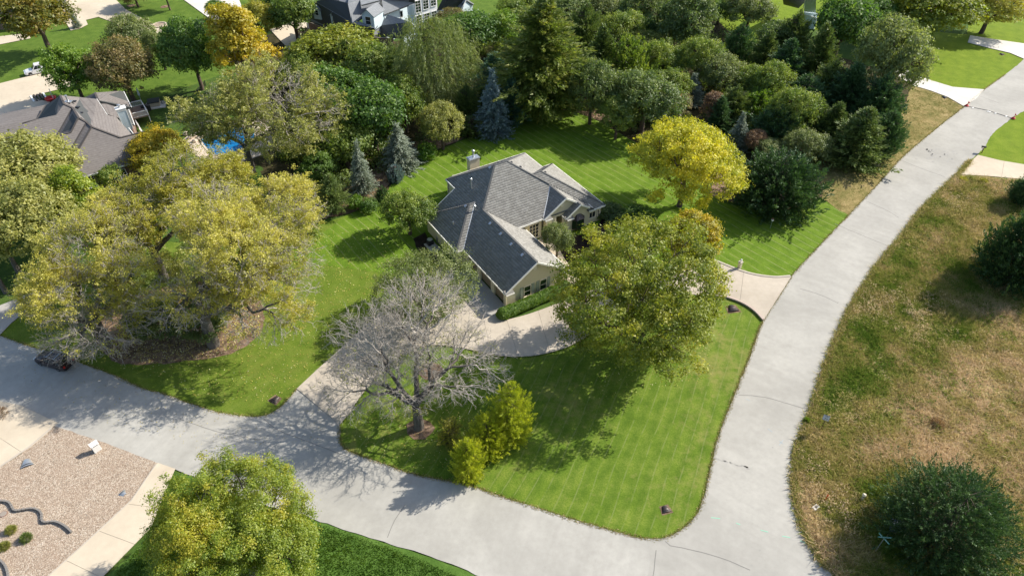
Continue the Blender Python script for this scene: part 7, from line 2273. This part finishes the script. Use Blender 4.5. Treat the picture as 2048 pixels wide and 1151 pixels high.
# --- stone mailbox pillar by the drive
x_, y_ = G(1478, 537)
mk = empty('mailbox_pillar', (x_, y_, 0.09), math.radians(32)); tag(mk, 'cream mailbox pillar with a lantern at the end of the driveway', 'mailbox')
b = MB(); b.box((0, 0, 0.55), (0.42, 0.42, 1.1)); b.build('pillar', M['stucco'], mk, bevel=0.02)
b = MB(); b.box((0, 0, 1.13), (0.52, 0.52, 0.08)); b.build('coping', M['curb'], mk)
b = MB(); b.lathe((0, 0, 1.17), [(0.06, 0), (0.06, 0.12), (0.14, 0.16), (0.14, 0.36), (0.03, 0.48)], 8); b.build('lantern', M['white'], mk)
# --- roadside mailbox with a newspaper tube
x_, y_ = G(1963, 306)
mk = empty('roadside_mailbox', (x_, y_, 0), math.radians(160)); tag(mk, 'dark roadside mailbox on a timber post at the corner of the right lawn', 'mailbox')
b = MB(); b.box((0, 0, 0.55), (0.12, 0.12, 1.1)); b.build('post', M['wood'], mk)
b = MB(); b.bar((0.02, 0, 0.6), (0.4, 0, 1.05), 0.07); b.build('brace', M['wood'], mk)
b = MB()
prof = [(-0.12, 1.10), (0.12, 1.10), (0.12, 1.26), (0.085, 1.34), (0, 1.37), (-0.085, 1.34), (-0.12, 1.26)]
b.extr([(-0.28, p[0] * 1.3, p[1]) for p in prof], (0.72, 0, 0)); b.build('box', M['black'], mk)
b = MB(); b.box((0.1, -0.3, 1.12), (0.6, 0.18, 0.16)); b.build('newspaper_tube', M['white'], mk)
b = MB(); b.box((0.45, 0, 1.22), (0.02, 0.26, 0.2)); b.build('door', M['metal'], mk)
# --- thin bird box pole on the back lawn
x_, y_ = G(1540, 457)
mk = empty('bird_box', (x_, y_, 0), 0.4); tag(mk, 'small white bird box on a thin pole in the mown lawn near the road', 'bird box')
b = MB(); b.tube([(0, 0, 0), (0, 0, 1.5)], 0.03, 6); b.build('pole', M['metal'], mk)
b = MB(); b.box((0, 0, 1.6), (0.24, 0.22, 0.3)); bx = b.build('box', M['white'], mk)
b = MB(); b.slab([(-0.17, -0.15, 1.74), (0.17, -0.15, 1.74), (0.17, 0.15, 1.82), (-0.17, 0.15, 1.82)], 0.03); b.build('roof', M['wood'], bx)
# --- culvert mouths
def culvert(px, py, ang, label, s=1.0, mat='metal'):
    x, y = G(px, py)
    c = empty('culvert', (x, y, 0.05), ang); tag(c, label, 'culvert')
    b = MB(); n = 10
    vs_, fs = [], []
    for j, (xx, rr, tilt) in enumerate(((0.0, 0.30, 0), (0.45, 0.42, 0), (0.9, 0.62, 1))):
        for k in range(n + 1):
            a = math.pi * k / n
            vs_.append((xx * s, math.cos(a) * rr * s, math.sin(a) * rr * s * (0.62 - 0.30 * tilt)))
    for j in range(2):
        for k in range(n):
            fs.append((j * (n + 1) + k, j * (n + 1) + k + 1, (j + 1) * (n + 1) + k + 1, (j + 1) * (n + 1) + k))
    b.add(vs_, fs); o = b.build('flared_end', M[mat], c)
    b = MB(); b.extr([(0.75 * s, math.cos(math.pi * k / n) * 0.50 * s, 0.02 + math.sin(math.pi * k / n) * 0.26 * s) for k in range(n + 1)], (-0.04, 0, 0)); b.build('pipe_mouth', M['black'], c)  # flat black plate stands in for the shade inside the pipe
    b = MB(); b.slab([(-0.1, -0.6 * s, 0.0), (1.1 * s, -0.75 * s, 0.0), (1.1 * s, 0.75 * s, 0.0), (-0.1, 0.6 * s, 0.0)], 0.03); b.build('bare_soil', M['mulch'], c)
    return c
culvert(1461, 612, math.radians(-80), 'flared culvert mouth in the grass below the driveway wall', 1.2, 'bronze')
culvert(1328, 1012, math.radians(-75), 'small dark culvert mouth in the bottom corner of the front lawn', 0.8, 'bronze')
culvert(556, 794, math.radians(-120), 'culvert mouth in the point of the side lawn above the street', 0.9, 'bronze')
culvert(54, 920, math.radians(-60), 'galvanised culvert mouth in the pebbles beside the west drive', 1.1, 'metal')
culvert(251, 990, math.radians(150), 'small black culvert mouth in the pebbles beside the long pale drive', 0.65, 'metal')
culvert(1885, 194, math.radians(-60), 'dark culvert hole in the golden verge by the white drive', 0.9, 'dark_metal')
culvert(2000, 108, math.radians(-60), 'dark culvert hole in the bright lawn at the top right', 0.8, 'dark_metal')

# --- traffic counter across the road
M['red'] = plain('red_plastic', (0.55, 0.03, 0.03), 0.6)
for (px_, py_, lb) in ((1933, 213, 'red road work bag with a flag at the lawn end of the road hose'), (2026, 238, 'red road work flag lying at the right end of the road hose')):
    x_, y_ = G(px_, py_)
    mk = empty('road_flag', (x_, y_, 0.09), 0.5); tag(mk, lb, 'road marker')
    b = MB(); b.lathe((0, 0, 0), [(0.38, 0), (0.34, 0.16), (0.14, 0.3), (0.06, 0.45)], 9); b.build('bag', M['red'], mk)
    b = MB(); b.tube([(0, 0, 0.3), (0.15, 0.1, 1.0)], 0.03, 5); b.build('stick', M['red'], mk)
    b = MB(); b.slab([(0.12, 0.1, 0.95), (0.55, 0.2, 0.7), (0.5, -0.15, 0.55), (0.08, 0.0, 0.6)], 0.02); b.build('flag', M['red'], mk)
b = MB(); b.tube([(*G(1936, 214), 0.11), (*G(1975, 222), 0.11), (*G(2000, 230), 0.11), (*G(2022, 237), 0.11)], 0.045, 6)
hs = b.build('road_hose', M['black'], None); tag(hs, 'thin black counter hose laid across the road between two red markers', 'hose')
for px_, py_ in ((1945, 217), (1975, 224), (1979, 225), (1990, 228), (2012, 234)):
    b = MB(); q = G(px_, py_); b.box((q[0], q[1], 0.15), (0.45, 0.22, 0.03), 0.4); b.build('white_tape', M['white'], hs)

# --- scalloped block edging in the pebble garden
M['block'] = plain('grey_edging_block', (0.24, 0.22, 0.20), 0.9, var=0.3, scale=4)
def edging(px, label):
    pts = smooth_outline([G(*p) for p in px], False, 0.30, 0.0, 75)
    root = empty('edging_wall', (pts[0][0], pts[0][1], 0), 0); tag(root, label, 'edging')
    me = None
    for i in range(len(pts) - 1):
        a, c = Vector(pts[i]), Vector(pts[i + 1])
        d = c - a
        if d.length < 0.05: continue
        if me is None:
            bb = MB(); bb.box((0, 0, 0.13), (0.29, 0.20, 0.26)); o = bb.build('block', M['block'], root, bevel=0.015); me = o.data
        else:
            o = bpy.data.objects.new('block', me); COL.objects.link(o); o.parent = root
        m_ = (a + c) / 2
        o.location = (m_.x - pts[0][0], m_.y - pts[0][1], 0.07 + random.uniform(0, 0.02))
        o.rotation_euler = (0, 0, math.atan2(d.y, d.x) + random.uniform(-0.05, 0.05))
edging([(-40, 1006), (0, 1003), (20, 1006), (31, 1022), (45, 1021), (68, 1018), (84, 1026), (88, 1045), (110, 1044), (130, 1052), (145, 1065)], 'scalloped grey block edging snaking through the pebbles')
edging([(-30, 1112), (0, 1120), (14, 1135), (20, 1160)], 'short grey block edging curving at the bottom left corner')
x_, y_ = G(8, 1028)
b = MB(); b.lathe((x_, y_, 0.075), [(0.36, 0), (0.36, 0.05), (0.30, 0.07)], 18); o = b.build('valve_cover', M['brick'], None); tag(o, 'round reddish valve cover in the pebbles at the left edge', 'cover')

def tuft(px, py, r_, h_, col_, label, seed, name='shrub'):
    x, y = G(px, py)
    r = np.random.default_rng(seed)
    n = 900
    D = unit(r.normal(size=(n, 3)) * np.array([1, 1, 1.0])); D[:, 2] = np.abs(D[:, 2])
    P = D * np.array([r_, r_, h_]) * (r.uniform(0.2, 1, n) ** 0.5)[:, None]
    V = leaf_tris(P, unit(np.cross(D, r.normal(size=(n, 3)))), 0.22, r, 0.22, D + r.normal(0, 0.2, (n, 3)))
    root = empty(name, (x, y, 0.07)); tag(root, label, 'shrub')
    me = leaf_mesh('crown', V, r.uniform(0, 1, n), LM[col_])
    o = bpy.data.objects.new('crown', me); COL.objects.link(o); o.parent = root
    b = MB(); b.tube([(0, 0, 0), (0.02, 0.03, h_ * 0.6)], 0.04, 5); b.build('stem', B['tan'], root)
tuft(24, 1062, 0.55, 0.75, 'olive', 'wispy bush in the pebbles, upper left of three', 201)
tuft(54, 1078, 0.60, 0.80, 'cedar_olive', 'wispy dark green bush in the pebbles, rightmost of three', 202)
tuft(11, 1094, 0.55, 0.70, 'olive', 'wispy bush in the pebbles, lowest of three', 203)
tuft(-4, 832, 1.2, 1.0, 'rust', 'reddish brown bare bush at the left edge beside the side street', 204)
tuft(1872, 850, 0.9, 0.9, 'rust', 'dry reddish bush in the middle of the wild field', 205)
tuft(1925, 362, 0.9, 0.7, 'olive_yellow', 'pale wispy weeds at the top of the wild field beside the drive', 206)
tuft(1965, 366, 0.9, 0.7, 'olive_yellow', 'second clump of pale weeds at the top of the wild field, nearer the right edge', 207)
tuft(1612, 842, 0.35, 0.5, 'fresh_green', 'small green weed at the foot of the speed limit sign', 208)
# small spruce, stone ring and lawn pieces at the top left
place('spruce_a', 148, 38, 8, 17, 'spruce_grey', 'little grey spruce in the curved corner of the top left driveway')
x_, y_ = G(320, 52)
mk = empty('stone_ring', (x_, y_, 0), 0); tag(mk, 'round pale stone planter ring beside the long top left driveway', 'planter')
for k in range(18):
    a = 2 * math.pi * k / 18
    b = MB(); b.box((1.5 * math.cos(a), 1.5 * math.sin(a), 0.2), (0.3, 0.48, 0.4), a); b.build('block', M['slab'], mk)
b = MB(); b.lathe((0, 0, 0.1), [(1.4, 0), (1.3, 0.15)], 18); b.build('gravel_fill', M['pebble'], mk)
mk = empty('edging_boards', (*G(78, 196), 0), math.radians(-52)); tag(mk, 'dark timber stack and white board lying at the end of the left driveway', 'boards')
for k in range(5):
    b = MB(); b.box((0, k * 0.55 - 1.1, 0.15 + 0.08 * (k % 2)), (3.2, 0.3, 0.2)); b.build('board', M['white'] if k in (0, 4) else M['bronze'], mk)
mk = empty('garden_tub', (*G(103, 201), 0), 0.6); tag(mk, 'red tub on the ground behind the brown roof of the left house', 'tub')
b = MB(); b.lathe((0, 0, 0.1), [(0.75, 0), (1.0, 0.35), (1.05, 0.5), (0.9, 0.5), (0.7, 0.15)], 14); b.build('shell', M['red'], mk)
mk = empty('flag_pole', (*G(108, 200), 0), 0.0); tag(mk, 'short white pole beside the red tub', 'pole')
b = MB(); b.tube([(0, 0, 0), (0.0, 0, 2.2)], 0.07, 6); b.build('pole', M['white'], mk)
b = MB(); b.lathe((0, 0, 2.2), [(0.1, 0), (0.1, 0.08), (0.02, 0.12)], 8); b.build('finial', M['metal'], mk)
mk = empty('lawn_pole', (*G(12, 62), 0), 0.0); tag(mk, 'thin pale garden pole in front of the corner brick house', 'pole')
b = MB(); b.tube([(0, 0, 0), (0.0, 0, 2.6)], 0.05, 6); b.build('pole', M['metal'], mk)
b = MB(); b.box((0, 0, 2.65), (0.25, 0.2, 0.2)); b.build('box', M['white'], mk)
# black rail fence in the shade behind the brick house
fn = empty('black_fence', (*G(360, 205), 0), 0); tag(fn, 'low black metal fence in the shade behind the hot tub', 'fence')
fp = [G(325, 210), G(350, 204), G(375, 198), G(398, 190), G(412, 172)]
for p in fp:
    b = MB(); b.box((p[0], p[1], 0.6), (0.09, 0.09, 1.2)); child_world(b.build('post', M['black'], None), fn)
for a_, b2 in zip(fp[:-1], fp[1:]):
    for z_ in (0.25, 1.1):
        b = MB(); b.bar((*a_, z_), (*b2, z_), 0.05, 0.05); child_world(b.build('rail', M['black'], None), fn)
    b = MB(); L_ = math.hypot(b2[0] - a_[0], b2[1] - a_[1]); n = int(L_ / 0.14)
    for k in range(1, n): b.box((a_[0] + (b2[0] - a_[0]) * k / n, a_[1] + (b2[1] - a_[1]) * k / n, 0.67), (0.03, 0.03, 0.85))
    o = child_world(b.build('picket', M['black'], None), fn); o['kind'] = 'stuff'
# wooden fence piece and bins beside the garage of the white house
mk = empty('wooden_fence', (*G(608, 72), 0), math.radians(10)); tag(mk, 'short brown wooden fence left of the garage of the white house', 'fence')
for k in range(9):
    b = MB(); b.box((-1.2 + 0.3 * k, 0, 0.9), (0.27, 0.06, 1.8)); b.build('board', M['wood'], mk)
